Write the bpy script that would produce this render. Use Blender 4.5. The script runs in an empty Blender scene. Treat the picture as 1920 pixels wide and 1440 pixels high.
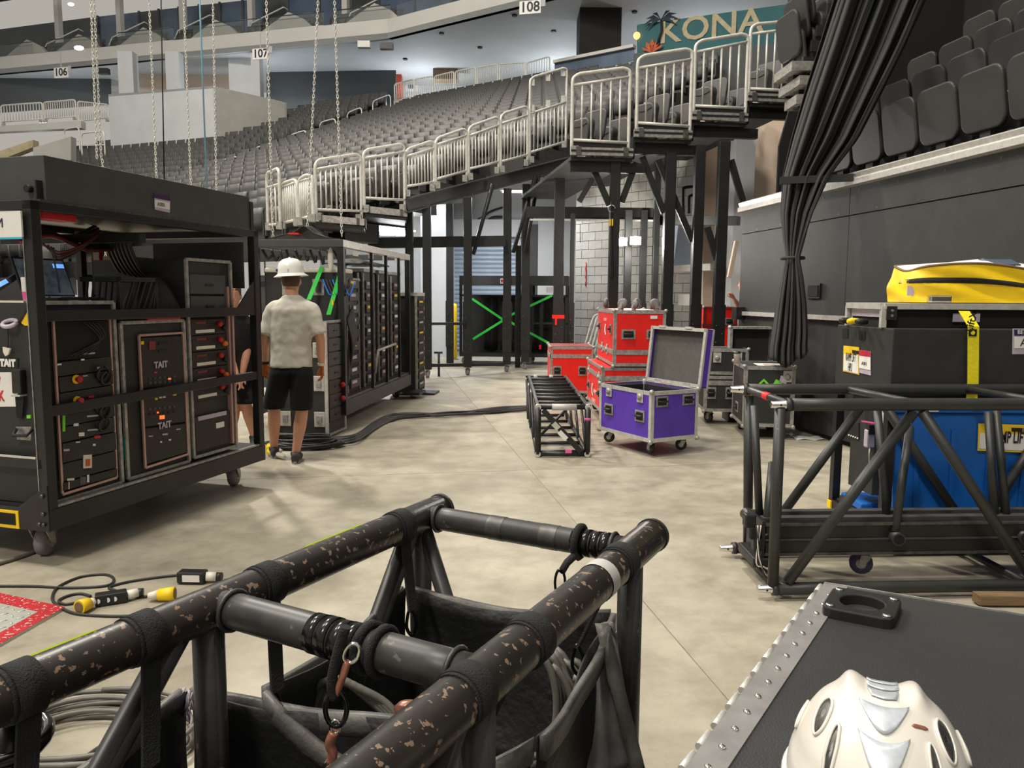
import bpy, math, random
from mathutils import Vector as V, Matrix as MX, Euler
random.seed(7)
S = bpy.context.scene
COL = S.collection
PI = math.pi
# ---------------------------------------------------------------- camera
F = 1450.0                       # focal length in pixels of the 1920 wide frame
PITCH = math.atan((720-556)/F)
CAMH = 1.5
cd = bpy.data.cameras.new('camera'); cam = bpy.data.objects.new('camera', cd); COL.objects.link(cam)
RC = MX.Rotation(PI/2-PITCH, 3, 'X') @ MX.Rotation(.006, 3, 'Z')
cam.matrix_world = MX.Translation((0, 0, CAMH)) @ RC.to_4x4()
cd.sensor_width = 36; cd.lens = 36*F/1920; cd.clip_start = .05; cd.clip_end = 400
S.camera = cam
# ---------------------------------------------------------------- world, lamps, exposure
W = bpy.data.worlds.new('arena_air'); S.world = W; W.use_nodes = True
bg = W.node_tree.nodes['Background']; bg.inputs[0].default_value = (1.0, .95, .86, 1); bg.inputs[1].default_value = .33
S.view_settings.view_transform = 'Standard'; S.view_settings.look = 'None'
S.view_settings.exposure = 0.4; S.view_settings.gamma = 1; S.view_settings.use_curve_mapping = False
def arena_lamp(loc, tgt, energy, size, col=(1, .945, .84), spread=150):
    l = bpy.data.lights.new('arena_light', 'AREA'); l.shape = 'DISK'; l.size = size; l.energy = energy; l.color = col
    l.spread = math.radians(spread)
    o = bpy.data.objects.new('arena_light', l); COL.objects.link(o); o.location = loc
    o.rotation_euler = (V(tgt)-V(loc)).to_track_quat('-Z', 'Y').to_euler()
arena_lamp((-11, 22, 20), (-1, 6, 0), 1700, 1.4)
arena_lamp((-16, 8, 21), (-2, 6, 0), 1300, 1.6)
arena_lamp((-4, 2, 21), (0, 5, 0), 1300, 2.5)
arena_lamp((-9, -12, 21), (0, 8, 0), 1300, 2.5)
arena_lamp((-14, 14, 23), (-4, 34, 6), 2200, 3)
# ---------------------------------------------------------------- pixel -> place (pixels of the 1920x1440 frame)
def ray(px, py): return RC @ V(((px-960)/F, -(py-720)/F, -1))
def at(px, py, Y):
    d = ray(px, py); return V((0, 0, CAMH)) + d*(Y/d.y)
def onz(px, py, z=0.0):
    d = ray(px, py); return V((0, 0, CAMH)) + d*((z-CAMH)/d.z)
def pix(P):
    q = RC.transposed() @ (V(P)-V((0, 0, CAMH))); return (960+F*q.x/-q.z, 720-F*q.y/-q.z)
# ---------------------------------------------------------------- materials
def lin(c):
    c = c/255
    return c/12.92 if c <= .04045 else ((c+.055)/1.055)**2.4
def rgb(c): return (lin(c[0]), lin(c[1]), lin(c[2]), 1)
MATS = {}
def mat(name, c, rough=.5, metal=0, var=.12, scale=6, bump=0, bscale=60, c2=None, emit=0, alpha=1, coat=0, chips=None, chipt=.62, chips_scale=14, trans=0, aniso=None):
    m = bpy.data.materials.new(name); m.use_nodes = True; MATS[name] = m
    N = m.node_tree.nodes; L = m.node_tree.links; b = N['Principled BSDF']
    tc = N.new('ShaderNodeTexCoord'); no = N.new('ShaderNodeTexNoise'); no.inputs['Scale'].default_value = scale
    no.inputs['Detail'].default_value = 5; no.inputs['Roughness'].default_value = .6
    vec = tc.outputs['Object']
    if aniso:
        mp = N.new('ShaderNodeMapping'); mp.inputs['Scale'].default_value = aniso; L.new(vec, mp.inputs[0]); vec = mp.outputs[0]
    L.new(vec, no.inputs['Vector'])
    cr = N.new('ShaderNodeValToRGB'); base = rgb(c)
    other = rgb(c2) if c2 else tuple(min(1, v*(1+var)) for v in base[:3])+(1,)
    lo = base if c2 else tuple(v*(1-var) for v in base[:3])+(1,)
    cr.color_ramp.elements[0].position = .35; cr.color_ramp.elements[1].position = .65
    cr.color_ramp.elements[0].color = lo; cr.color_ramp.elements[1].color = other
    L.new(no.outputs['Fac'], cr.inputs[0]); col = cr.outputs[0]
    if chips:
        n2 = N.new('ShaderNodeTexNoise'); n2.inputs['Scale'].default_value = chips_scale; n2.inputs['Detail'].default_value = 4
        n2.inputs['Roughness'].default_value = .55; L.new(tc.outputs['Object'], n2.inputs['Vector'])
        r2 = N.new('ShaderNodeValToRGB'); r2.color_ramp.elements[0].position = chipt; r2.color_ramp.elements[1].position = chipt+.015
        L.new(n2.outputs['Fac'], r2.inputs[0])
        mx = N.new('ShaderNodeMix'); mx.data_type = 'RGBA'; L.new(r2.outputs[0], mx.inputs['Factor'])
        L.new(col, mx.inputs['A']); mx.inputs['B'].default_value = rgb(chips); col = mx.outputs['Result']
    L.new(col, b.inputs['Base Color'])
    b.inputs['Roughness'].default_value = rough; b.inputs['Metallic'].default_value = metal
    if coat: b.inputs['Coat Weight'].default_value = coat
    if trans: b.inputs['Transmission Weight'].default_value = trans
    if emit:
        b.inputs['Emission Color'].default_value = base; b.inputs['Emission Strength'].default_value = emit
    if alpha < 1: b.inputs['Alpha'].default_value = alpha
    if bump:
        n3 = N.new('ShaderNodeTexNoise'); n3.inputs['Scale'].default_value = bscale; L.new(tc.outputs['Object'], n3.inputs['Vector'])
        bp = N.new('ShaderNodeBump'); bp.inputs['Strength'].default_value = bump; bp.inputs['Distance'].default_value = .01
        L.new(n3.outputs['Fac'], bp.inputs['Height']); L.new(bp.outputs[0], b.inputs['Normal'])
    return m
mat('black', (30, 30, 30), .45, var=.25); mat('black_steel', (27, 27, 27), .42, var=.3, scale=4)
mat('black_matt', (21, 21, 21), .8); mat('black_panel', (42, 42, 41), .6, bump=.25, bscale=250, var=.15)
mat('grey_panel', (66, 66, 66), .55, var=.1, bump=.2, bscale=200); mat('deep', (8, 8, 8), .8)
mat('alu', (206, 204, 198), .38, .4, var=.12, scale=20); mat('alu_worn', (160, 158, 152), .45, .35, var=.3, scale=25)
mat('alu_dark', (92, 91, 88), .42, .7, var=.3, scale=25)
mat('white_paint', (208, 206, 198), .45, var=.05); mat('chrome', (220, 218, 212), .18, 1, var=.03)
mat('galv', (208, 206, 198), .4, .1, var=.12, scale=14)
mat('rubber', (28, 28, 29), .55, var=.2); mat('grey_rubber', (120, 115, 118), .6); mat('purple_wheel', (62, 52, 92), .5)
mat('red', (232, 30, 20), .42, var=.06, bump=.15, bscale=200); mat('red_dark', (176, 22, 26), .45, var=.1)
mat('purple', (88, 55, 170), .42, var=.06, bump=.15, bscale=200); mat('blue', (20, 100, 188), .45, var=.18, scale=3)
mat('yellow', (245, 205, 20), .5, var=.06); mat('yellow_strap', (235, 222, 30), .6, var=.08, scale=60)
mat('green_strap', (40, 190, 60), .6, var=.1); mat('neon', (200, 230, 30), .6)
mat('white_plastic', (234, 230, 218), .3, var=.04, coat=.3); mat('paper', (232, 230, 226), .6, var=.02)
mat('yellow_label', (240, 200, 40), .5, var=.03); mat('navy', (36, 34, 92), .5); mat('label_red', (190, 40, 60), .5)
mat('label_grey', (186, 176, 190), .5); mat('ink', (22, 22, 24), .6); mat('ink_red', (205, 40, 50), .6); mat('ink_white', (236, 234, 230), .6)
mat('ink_orange', (235, 120, 30), .6); mat('ink_purple', (60, 30, 80), .6); mat('cyan', (60, 180, 210), .5)
mat('skin', (205, 150, 122), .5, var=.06, bump=.05); mat('hair', (78, 55, 40), .7, var=.3, scale=40)
mat('shirt', (206, 200, 188), .9, var=.05, bump=.35, bscale=18); mat('shorts', (14, 14, 15), .95, var=.2)
mat('glove', (190, 105, 35), .8, var=.2, scale=20); mat('shoe', (52, 52, 54), .7, var=.2); mat('sole', (140, 138, 134), .7)
mat('drape', (58, 58, 58), .95, var=.18, scale=2, bump=.3, bscale=120); mat('bag_fabric', (30, 30, 31), .62, var=.3, bump=.5, bscale=40)
mat('bag_hem', (104, 102, 98), .5, var=.25, scale=12, bump=.2, bscale=90); mat('vinyl', (112, 111, 109), .38, var=.35, scale=7, bump=.4, bscale=14)
mat('webbing', (24, 24, 24), .85, var=.3, scale=80, bump=.4, bscale=300); mat('tape_black', (16, 16, 16), .22, var=.3)
mat('tape_white', (186, 184, 178), .5, var=.1); mat('copper_tape', (168, 112, 92), .32, .3, var=.25, scale=30)
mat('cable', (40, 40, 40), .5, var=.15, scale=20); mat('cable_grey', (104, 101, 94), .5, var=.1)
mat('truss_paint', (33, 31, 30), .38, var=.4, scale=9, chips=(132, 110, 93), chipt=.605, chips_scale=62, c2=(48, 42, 38))
mat('truss_bar', (52, 51, 50), .42, var=.3, scale=14, chips=(92, 86, 80), chipt=.66, chips_scale=30)
mat('truss_grey', (46, 46, 45), .45, var=.15, chips=(120, 118, 112), chipt=.74, chips_scale=18)
mat('seat', (70, 69, 68), .6, var=.06); mat('seat_near', (54, 53, 51), .5, var=.12, scale=3, bump=.15, bscale=220); mat('seat_dark', (46, 45, 44), .5)
mat('concrete_wall', (176, 174, 168), .8, var=.06, scale=1.5); mat('fascia', (196, 194, 190), .7, var=.04, scale=.6)
mat('soffit', (178, 182, 184), .75, var=.05, scale=.7); mat('block', (150, 147, 140), .85, var=.1, scale=3, bump=.4, bscale=50); mat('mortar', (112, 110, 105), .9)
mat('wall_white', (196, 198, 200), .7, var=.05, scale=1); mat('wall_dark', (72, 76, 78), .8, var=.1, scale=.5); mat('tan', (186, 166, 148), .7, var=.05)
mat('roller', (176, 190, 206), .45, .2, var=.04); mat('teal', (42, 98, 104), .7, var=.1, scale=1); mat('mural_orange', (196, 92, 50), .7, var=.2); mat('mural_cream', (186, 172, 140), .7)
mat('palm', (20, 42, 48), .7); mat('orange_wall', (190, 78, 52), .7, c2=(150, 60, 45), scale=2)
mat('glass', (130, 140, 142), .08, 0, alpha=.12); mat('window_blue', (84, 98, 118), .2, var=.3, scale=.4)
mat('lamp_glow', (255, 248, 230), .4, emit=26, var=0); mat('lamp_soft', (255, 250, 240), .4, emit=10, var=0); mat('amber_glow', (255, 150, 60), .4, emit=6, var=0)
mat('screen', (46, 58, 70), .25, emit=.25, c2=(150, 165, 175), scale=9); mat('screen_blue', (90, 150, 230), .25, emit=1.0, c2=(220, 230, 240), scale=14)
mat('led_orange', (240, 100, 40), .4, emit=1.2, var=0); mat('rack_face', (34, 31, 30), .5, var=.3, scale=30); mat('pink_edge', (196, 160, 150), .42, .5, var=.1)
mat('rust_case', (120, 40, 34), .5); mat('wood', (120, 96, 70), .6, var=.2, scale=8, aniso=(1, 12, 12))
mat('diamond', (196, 198, 188), .4, .4, var=.1, scale=40); mat('diamond_red', (178, 40, 46), .45, chips=(200, 196, 190), chipt=.6, chips_scale=60)
mat('foam', (86, 84, 80), .95, var=.1, scale=30, bump=.4, bscale=150); mat('green_tag', (120, 220, 50), .5); mat('pink_tape', (240, 90, 170), .5); mat('teal_tag', (40, 150, 150), .5)
mat('rope_blue', (120, 165, 190), .7); mat('reflect', (200, 206, 214), .3, .3, var=.12, scale=60); mat('lid_black', (48, 48, 49), .5, var=.14, scale=3, bump=.2, bscale=300, chips=(92, 90, 88), chipt=.72, chips_scale=9)
mat('hinge_steel', (142, 140, 139), .42, .3, var=.12, scale=18)
mat('milk_white', (226, 220, 206), .5, var=.04); mat('hardhat', (238, 236, 230), .25, coat=.4, var=.02)
mat('helmet', (222, 217, 208), .28, var=.02, coat=.4, chips=(176, 166, 150), chipt=.71, chips_scale=30)
# concrete floor: warm grey, cloudy, with stains and scuffs
fm = mat('concrete_floor', (152, 145, 129), .42, var=.1, scale=.55, c2=(178, 171, 154))
N = fm.node_tree.nodes; L = fm.node_tree.links; b = N['Principled BSDF']
src = b.inputs['Base Color'].links[0].from_socket
tc = N['Texture Coordinate']; n2 = N.new('ShaderNodeTexNoise'); n2.inputs['Scale'].default_value = 3.2; n2.inputs['Detail'].default_value = 9; n2.inputs['Roughness'].default_value = .7
L.new(tc.outputs['Object'], n2.inputs['Vector'])
r2 = N.new('ShaderNodeValToRGB'); r2.color_ramp.elements[0].color = (.62, .6, .57, 1); r2.color_ramp.elements[0].position = .32; r2.color_ramp.elements[1].color = (1.06, 1.05, 1.03, 1); r2.color_ramp.elements[1].position = .6
L.new(n2.outputs['Fac'], r2.inputs[0])
mx = N.new('ShaderNodeMix'); mx.data_type = 'RGBA'; mx.blend_type = 'MULTIPLY'; mx.inputs['Factor'].default_value = .8
L.new(src, mx.inputs['A']); L.new(r2.outputs[0], mx.inputs['B']); L.new(mx.outputs['Result'], b.inputs['Base Color'])
n4 = N.new('ShaderNodeMapRange'); n4.inputs['From Min'].default_value = .3; n4.inputs['From Max'].default_value = .7; n4.inputs['To Min'].default_value = .42; n4.inputs['To Max'].default_value = .62
L.new(n2.outputs['Fac'], n4.inputs['Value']); L.new(n4.outputs[0], b.inputs['Roughness'])
# ---------------------------------------------------------------- mesh builder
def frame_of(d):
    d = d.normalized(); a = V((0, 0, 1)) if abs(d.z) < .9 else V((1, 0, 0))
    x = a.cross(d).normalized(); return x, d.cross(x)
class M:
    def __init__(s): s.v = []; s.f = []; s.s = []
    def add(s, vs, fs, smooth=False):
        o = len(s.v); s.v += [V(q) for q in vs]; s.f += [tuple(i+o for i in f) for f in fs]; s.s += [smooth]*len(fs); return s
    def bx(s, x0, x1, y0, y1, z0, z1, R=None, c=None):
        vs = [V((x, y, z)) for x in (x0, x1) for y in (y0, y1) for z in (z0, z1)]
        if R is not None: vs = [R @ q + (V(c) if c is not None else V()) for q in vs]
        return s.add(vs, [(0, 1, 3, 2), (4, 6, 7, 5), (0, 4, 5, 1), (2, 3, 7, 6), (0, 2, 6, 4), (1, 5, 7, 3)])
    def cb(s, c, sz, R=None):                                  # centred box
        x, y, z = sz[0]/2, sz[1]/2, sz[2]/2
        return s.bx(-x, x, -y, y, -z, z, R or MX.Identity(3), c)
    def bar(s, p, q, w, h, up=(0, 0, 1)):                        # rectangular bar from p to q
        p, q = V(p), V(q); d = (q-p); L = d.length; d.normalize(); u = V(up)
        if abs(d.dot(u)) > .98: u = V((0, 1, 0)) if abs(d.y) < .9 else V((1, 0, 0))
        x = d.cross(u).normalized(); z = x.cross(d)
        R = MX((x, d, z)).transposed()
        return s.bx(-w/2, w/2, 0, L, -h/2, h/2, R, p)
    def path(s, pts, r, n=8, closed=False, caps=True, rr=None):
        pts = [V(p) for p in pts]; k = len(pts); vs = []; fs = []
        T = []
        for i in range(k):
            a = pts[(i-1) % k] if (closed or i) else pts[0]; c = pts[(i+1) % k] if (closed or i < k-1) else pts[-1]
            T.append((c-a).normalized())
        x, y = frame_of(T[0])
        for i in range(k):
            if i:
                x = (x - T[i]*x.dot(T[i])).normalized(); y = T[i].cross(x)
            rad = rr[i] if rr else r
            for j in range(n):
                a = 2*PI*j/n; vs.append(pts[i]+x*(rad*math.cos(a))+y*(rad*math.sin(a)))
        for i in range(k if closed else k-1):
            for j in range(n):
                a = i*n+j; b_ = i*n+(j+1) % n; c = ((i+1) % k)*n+(j+1) % n; d = ((i+1) % k)*n+j; fs.append((a, b_, c, d))
        s.add(vs, fs, True)
        if caps and not closed:
            o = len(s.v)-k*n
            s.f += [tuple(o+j for j in reversed(range(n))), tuple(o+(k-1)*n+j for j in range(n))]; s.s += [False, False]
        return s
    def tube(s, p, q, r, n=10, r2=None): return s.path([p, q], r, n, rr=[r, r2 if r2 is not None else r])
    def lathe(s, prof, n=16, o=(0, 0, 0), R=None, cap=True):
        vs = []; fs = []; o = V(o)
        for r, z in prof:
            for j in range(n):
                a = 2*PI*j/n; q = V((r*math.cos(a), r*math.sin(a), z)); vs.append((R @ q if R else q)+o)
        k = len(prof)
        for i in range(k-1):
            for j in range(n): fs.append((i*n+j, i*n+(j+1) % n, (i+1)*n+(j+1) % n, (i+1)*n+j))
        s.add(vs, fs, True)
        if cap:
            q = len(s.v)-k*n; s.f += [tuple(q+j for j in reversed(range(n))), tuple(q+(k-1)*n+j for j in range(n))]; s.s += [False]*2
        return s
    def prism(s, poly, vec):                                     # closed polygon (3d points) swept along vec
        n = len(poly); vec = V(vec); a = [V(p) for p in poly]
        return s.add(a+[p+vec for p in a], [tuple(reversed(range(n))), tuple(range(n, 2*n))]+[(i, (i+1) % n, n+(i+1) % n, n+i) for i in range(n)])
    def sheet(s, fn, nu, nv, t=0, smooth=True):                  # fn(u,v)->point, given thickness t
        P = [[V(fn(i/nu, j/nv)) for j in range(nv+1)] for i in range(nu+1)]
        A = [p for r in P for p in r]; w = nv+1
        fs = [(i*w+j, (i+1)*w+j, (i+1)*w+j+1, i*w+j+1) for i in range(nu) for j in range(nv)]
        if not t: return s.add(A, fs, smooth)
        Bv = []
        for i in range(nu+1):
            for j in range(nv+1):
                du = P[min(i+1, nu)][j]-P[max(i-1, 0)][j]; dv = P[i][min(j+1, nv)]-P[i][max(j-1, 0)]
                nn = du.cross(dv); nn = nn.normalized() if nn.length > 1e-9 else V((0, 0, 1)); Bv.append(P[i][j]-nn*t)
        k = len(A); fs2 = [tuple(k+x for x in reversed(f)) for f in fs]
        ed = []
        for i in range(nu): ed += [((i+1)*w, i*w, k+i*w, k+(i+1)*w), (i*w+nv, (i+1)*w+nv, k+(i+1)*w+nv, k+i*w+nv)]
        for j in range(nv): ed += [(j, j+1, k+j+1, k+j), (nu*w+j+1, nu*w+j, k+nu*w+j, k+nu*w+j+1)]
        s.add(A+Bv, fs+fs2+ed, smooth); return s
    def ball(s, c, r, n=12, m=8, sc=(1, 1, 1), R=None):
        prof = []
        vs = []; fs = []; c = V(c)
        for i in range(m+1):
            t = PI*i/m
            for j in range(n):
                a = 2*PI*j/n; q = V((r*sc[0]*math.sin(t)*math.cos(a), r*sc[1]*math.sin(t)*math.sin(a), r*sc[2]*math.cos(t)))
                vs.append((R @ q if R else q)+c)
        for i in range(m):
            for j in range(n): fs.append((i*n+j, (i+1)*n+j, (i+1)*n+(j+1) % n, i*n+(j+1) % n))
        return s.add(vs, fs, True)
    def mesh(s, name, mt):
        me = bpy.data.meshes.new(name); me.from_pydata([tuple(q) for q in s.v], [], s.f)
        me.polygons.foreach_set('use_smooth', s.s); me.materials.append(MATS[mt]); me.update(); return me
def link(name, data, parent=None, loc=None, rot=None):
    o = bpy.data.objects.new(name, data); COL.objects.link(o)
    if parent: o.parent = parent
    if loc is not None: o.location = loc
    if rot is not None: o.rotation_euler = rot
    return o
def local(m, parent):                                            # world coordinates -> coordinates of the parent chain
    ch = []; p = parent
    while p: ch.append(p); p = p.parent
    mw = MX.Identity(4)
    for p in reversed(ch): mw = mw @ p.matrix_basis
    inv = mw.inverted(); m.v = [inv @ q for q in m.v]; return m
def part(name, m, mt=None, parent=None, loc=None, rot=None, world=False, bevel=0, seg=2):
    if world and parent: local(m, parent)
    me = m.mesh(name, mt) if isinstance(m, M) else m
    o = link(name, me, parent, loc, rot)
    if bevel:
        bm = o.modifiers.new('bevel', 'BEVEL'); bm.width = bevel; bm.segments = seg; bm.limit_method = 'ANGLE'; bm.angle_limit = .7
    return o
def tag(o, label, cat, group=None, kind=None):
    if label: o['label'] = label
    if cat: o['category'] = cat
    if group: o['group'] = group
    if kind: o['kind'] = kind
    return o
def thing(name, label, cat, loc=(0, 0, 0), rz=0, group=None):
    return tag(link(name, None, None, loc, (0, 0, rz)), label, cat, group)
def one(name, m, mt, label, cat, group=None, loc=None, rz=None, base=None, bevel=0):   # a thing that is one mesh; base = world origin
    if base is not None:
        b_ = V(base); m.v = [q-b_ for q in m.v]; loc = b_
    return tag(part(name, m, mt, None, loc, (0, 0, rz) if rz is not None else None, bevel=bevel), label, cat, group)
def struct(name, m, mt, parent=None, label=None, bevel=0):
    o = part(name, m, mt, parent, bevel=bevel)
    if not parent: o['kind'] = 'structure'
    if label: o['label'] = label
    return o
def textmesh(txt, size, ext=.001, bold=.0, align='CENTER', sx=1.0):
    c = bpy.data.curves.new('t', 'FONT'); c.body = txt; c.size = size; c.extrude = ext; c.offset = bold; c.align_x = align; c.align_y = 'CENTER'; c.resolution_u = 3
    c.space_line = .85
    o = bpy.data.objects.new('t', c); COL.objects.link(o); bpy.context.view_layer.update()
    me = bpy.data.meshes.new_from_object(o.evaluated_get(bpy.context.evaluated_depsgraph_get()))
    bpy.data.objects.remove(o); bpy.data.curves.remove(c)
    if sx != 1: me.transform(MX.Diagonal((sx, 1, 1, 1)))
    return me
def text(parent, txt, size, mt, pos, X, Z, ext=.001, bold=0, sx=1.0, align='CENTER', name='lettering'):
    """lettering in the parent's frame, X = reading direction, Z = up on the page, laid at pos"""
    me = textmesh(txt, size, ext, bold, align, sx); X = V(X).normalized(); Z = V(Z).normalized(); n = X.cross(Z)
    R = MX((X, Z, n)).transposed().to_4x4(); me.transform(MX.Translation(V(pos)) @ R); me.materials.clear(); me.materials.append(MATS[mt])
    return link(name, me, parent)
def copy_tree(o, parent=None):
    c = o.copy(); COL.objects.link(c); c.parent = parent
    for ch in list(o.children): copy_tree(ch, c)
    return c
def arc(c, r, a0, a1, n, X, Y): return [V(c)+V(X)*(r*math.cos(a0+(a1-a0)*i/n))+V(Y)*(r*math.sin(a0+(a1-a0)*i/n)) for i in range(n+1)]
def smoothpts(P, k=6, closed=False):                               # Catmull-Rom through P
    P = [V(p) for p in P]; n = len(P); out = []
    for i in range(n if closed else n-1):
        p0 = P[(i-1) % n] if closed or i else P[0]; p1 = P[i]; p2 = P[(i+1) % n]; p3 = P[(i+2) % n] if closed or i < n-2 else P[-1]
        for j in range(k):
            t = j/k
            out.append(.5*((2*p1)+(p2-p0)*t+(2*p0-5*p1+4*p2-p3)*t*t+(3*p1-p0-3*p2+p3)*t**3))
    if not closed: out.append(P[-1])
    return out
# ================================================================ SETTING
# ---- floor of cast slabs with sawn joints
base = M().bx(-45, 30, -8, 46, -.25, -.006)
floor = struct('floor', base, 'concrete_floor')
j0, j1 = onz(1080, 980), onz(1390, 1340)
ang = math.atan2((j1-j0).y, (j1-j0).x)+PI/2
slab = M().bx(0, 4.793, 0, 4.793, -.2, 0).mesh('slab', 'concrete_floor')
ex, ey = V((math.cos(ang), math.sin(ang), 0)), V((-math.sin(ang), math.cos(ang), 0))
k = 0
for i in range(-4, 4):
    for j in range(-3, 5):
        p = j0+ex*(4.8*i)+ey*(4.8*j+1.6); c = p+ex*2.4+ey*2.4
        if c.y < -6 or c.y > 27 or abs(c.x) > 16: continue
        o = link('slab', slab, floor, p, (0, 0, ang))
# ---- far seating bowl: right-hand block and left-hand block of the far stand
T0 = V((.8, 35.2, 10.4)); U1 = V((-.83, .56, 0)).normalized(); D1 = V((-.56, -.83, 0)).normalized()
A0 = V((-11.7, 27, 4.85)); A1 = V((-6.04, 39.8, 10.75)); U2 = V((-.93, .37, 0)).normalized(); D2 = V((-.37, -.93, 0)).normalized()
def bank_seat_mesh():
    m = M()
    def back(u, v): x = (u-.5)*.47*(1-.12*v*v); z = .3+.56*v; return (x, .1+.07*v+.03*(1-(2*u-1)**2), z)
    m.sheet(back, 4, 4, .03)
    def pan(u, v): x = (u-.5)*.43*(1-.15*(1-v)); return (x, -.06-.03*math.sin(PI*v)+.02*v, .22+.4*v)
    m.sheet(pan, 3, 3, .05)
    m.bx(-.25, -.22, -.06, .14, .1, .52); m.bx(.21, .24, -.06, .14, .1, .52)
    m.bx(-.2, .2, .0, .08, 0, .3)
    return m.mesh('stadium_seat', 'seat')
SEAT = bank_seat_mesh()
cand = []
def aisle_x(d):                                                    # aisle of the far stand in the right block's coordinates
    t = min(max((13.8-d)/13.8, -.9), 1.05); a = A0.lerp(A1, t); return (a-T0).dot(U1)-1.25
tiers = M()
for kk in range(0, 31):
    d = .84*kk; z = T0.z-.33*kk; sm = -10.2 if kk < 15 else (-9.5 if kk < 19 else (-8.5 if kk < 25 else -2.5))
    p = T0+D1*d; s1 = aisle_x(d) if kk < 19 else 14
    a, b_ = p+U1*(sm-.3 if kk > 3 else -1.4)+V((0, 0, z-T0.z)), p+U1*(s1+.9)+V((0, 0, z-T0.z))
    q = [a+D1*(-.4), b_+D1*(-.4), b_+D1*.46, a+D1*.46]
    tiers.prism([v-V((0, 0, .34)) for v in q], (0, 0, .34))
    s = sm
    while s < s1:
        if (kk < 2 and s < -1.2) or (kk < 4 and s < -4): s += .53; continue
        P = p+U1*s; P.z = z; cand.append((P, math.atan2(D1.y, D1.x)+PI/2)); s += .53
tiers2 = M()
for kk in range(-7, 18):
    t = kk/16.5; P0 = A0.lerp(A1, t); z = P0.z
    L_ = 15.5-.3*kk if kk < 11 else (15-kk*.62)
    if kk >= 11: L_ = max(2.6, 7.4-(kk-11)*.6)
    a, b_ = P0+U2*.1, P0+U2*(L_+.6)
    q = [a+D2*(-.4), b_+D2*(-.4), b_+D2*.46, a+D2*.46]
    tiers2.prism([v-V((0, 0, .6)) for v in q], (0, 0, .6))
    s = .9
    while s < L_:
        P = P0+U2*s; cand.append((P, math.atan2(D2.y, D2.x)+PI/2)); s += .53
st = struct('grandstand_tier', tiers, 'seat_dark', label='stepped concrete tiers under the far seats')
st2 = struct('grandstand_tier', tiers2, 'seat_dark', label='stepped concrete tiers left of the far aisle')
def seen(P):
    x, y = pix(P+V((0, 0, .6)))
    if x < 60 or x > 1500 or y < 60: return 0
    if 60 < x < 232 and 430 < y < 560: return 2
    if y > 300+max(0, (x-90))*.205 and x < 480: return 0
    if x > 590 and y > 395-(x-590)*.24: return 0
    if x > 480 and y > 430: return 0
    return 1
vis = [c for c in cand if seen(c[0])]; hid = [c for c in cand if not seen(c[0])]
vis.sort(key=lambda c: c[0].y*(0.5 if seen(c[0]) == 2 else 1))
for P, r in vis[:300]:
    tag(link('stadium_seat', SEAT, None, P, (0, 0, r)), 'dark grey folded stadium seat in the lower rows of the far stand', 'seat', 'folded seats in the far stand')
st_ = M(); sv = [v.co.copy() for v in SEAT.vertices]; sf = [tuple(p.vertices) for p in SEAT.polygons]
for P, r in vis[300:]+[h for h in hid if h[0].y > 17 and h[0].x > -24]:
    R = MX.Rotation(r, 3, 'Z'); st_.add([R @ v+P for v in sv], sf, True)
tag(part('stadium_seats_far', st_, 'seat'), 'rows of folded grey seats higher up in the far stand', 'seats', kind='stuff')
# ---- aisle handrails of the far stand (inverted U, one per couple of rows)
def u_rail(name, px0, px1, pyt0, pyt1, pyb, Y, label, group, mt='galv', r=.028):
    a = at(px0, pyb, Y); b_ = at(px1, pyb, Y-.35); ta = at(px0, pyt0, Y); tb = at(px1, pyt1, Y-.35)
    a.z -= .35; b_.z -= .35; a.x = ta.x; a.y = ta.y; b_.x = tb.x; b_.y = tb.y
    o = thing(name, label, 'handrail', a, 0, group); c = .16; d = (tb-ta).normalized()
    pts = smoothpts([a, a.lerp(ta, .5), ta-V((0, 0, c)), ta+d*c*.3-V((0, 0, c*.3)), ta+d*c, tb-d*c, tb-d*c*.3-V((0, 0, c*.3)), tb-V((0, 0, c)), tb.lerp(b_, .5), b_], 3)
    part('top_rail', M().path(pts, r, 8), mt, o, world=True)
    m1, m2 = a.lerp(ta, .45), b_.lerp(tb, .45)
    part('mid_rail', M().tube(m1, m2, r*.8, 8), mt, o, world=True)
    return o
for n_, (x0, x1, y0, y1, yb, Y) in enumerate([(328, 373, 330, 320, 352, 27.5), (408, 448, 303, 293, 345, 29), (478, 513, 278, 267, 316, 31), (543, 574, 254, 244, 291, 33), (600, 629, 230, 222, 264, 35), (651, 678, 212, 201, 242, 37), (699, 732, 190, 177, 220, 39)]):
    u_rail('aisle_handrail', x0, x1, y0, y1, yb, Y*.945, ['lowest', 'second lowest', 'third', 'fourth', 'fifth', 'second highest', 'topmost'][n_]+' white handrail going up the aisle of the far stand', 'handrails in the far aisle')
u_rail('aisle_handrail', 152, 195, 250, 246, 275, 31, 'white handrail at the left end of the far seats below the grey box', None)
u_rail('aisle_handrail', 120, 148, 243, 238, 268, 33, 'white handrail beside the pale ramp wall at far left', None)
# ---- balcony ring: fascia, soffit, deck
FB = [onz(-500, 192, 13.5), onz(0, 138, 13.5), onz(727, 72, 13.5), onz(993, 7, 13.5), onz(1300, -70, 13.5)]
wall = M()
for p, q in zip(FB, FB[1:]):
    n = (q-p).cross(V((0, 0, 1))).normalized(); n = n if n.y > 0 else -n
    wall.prism([p, q, q+n*.25, p+n*.25], (0, 0, .86))
struct('wall_balcony', wall, 'fascia', label='curved pale front of the balcony')
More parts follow.
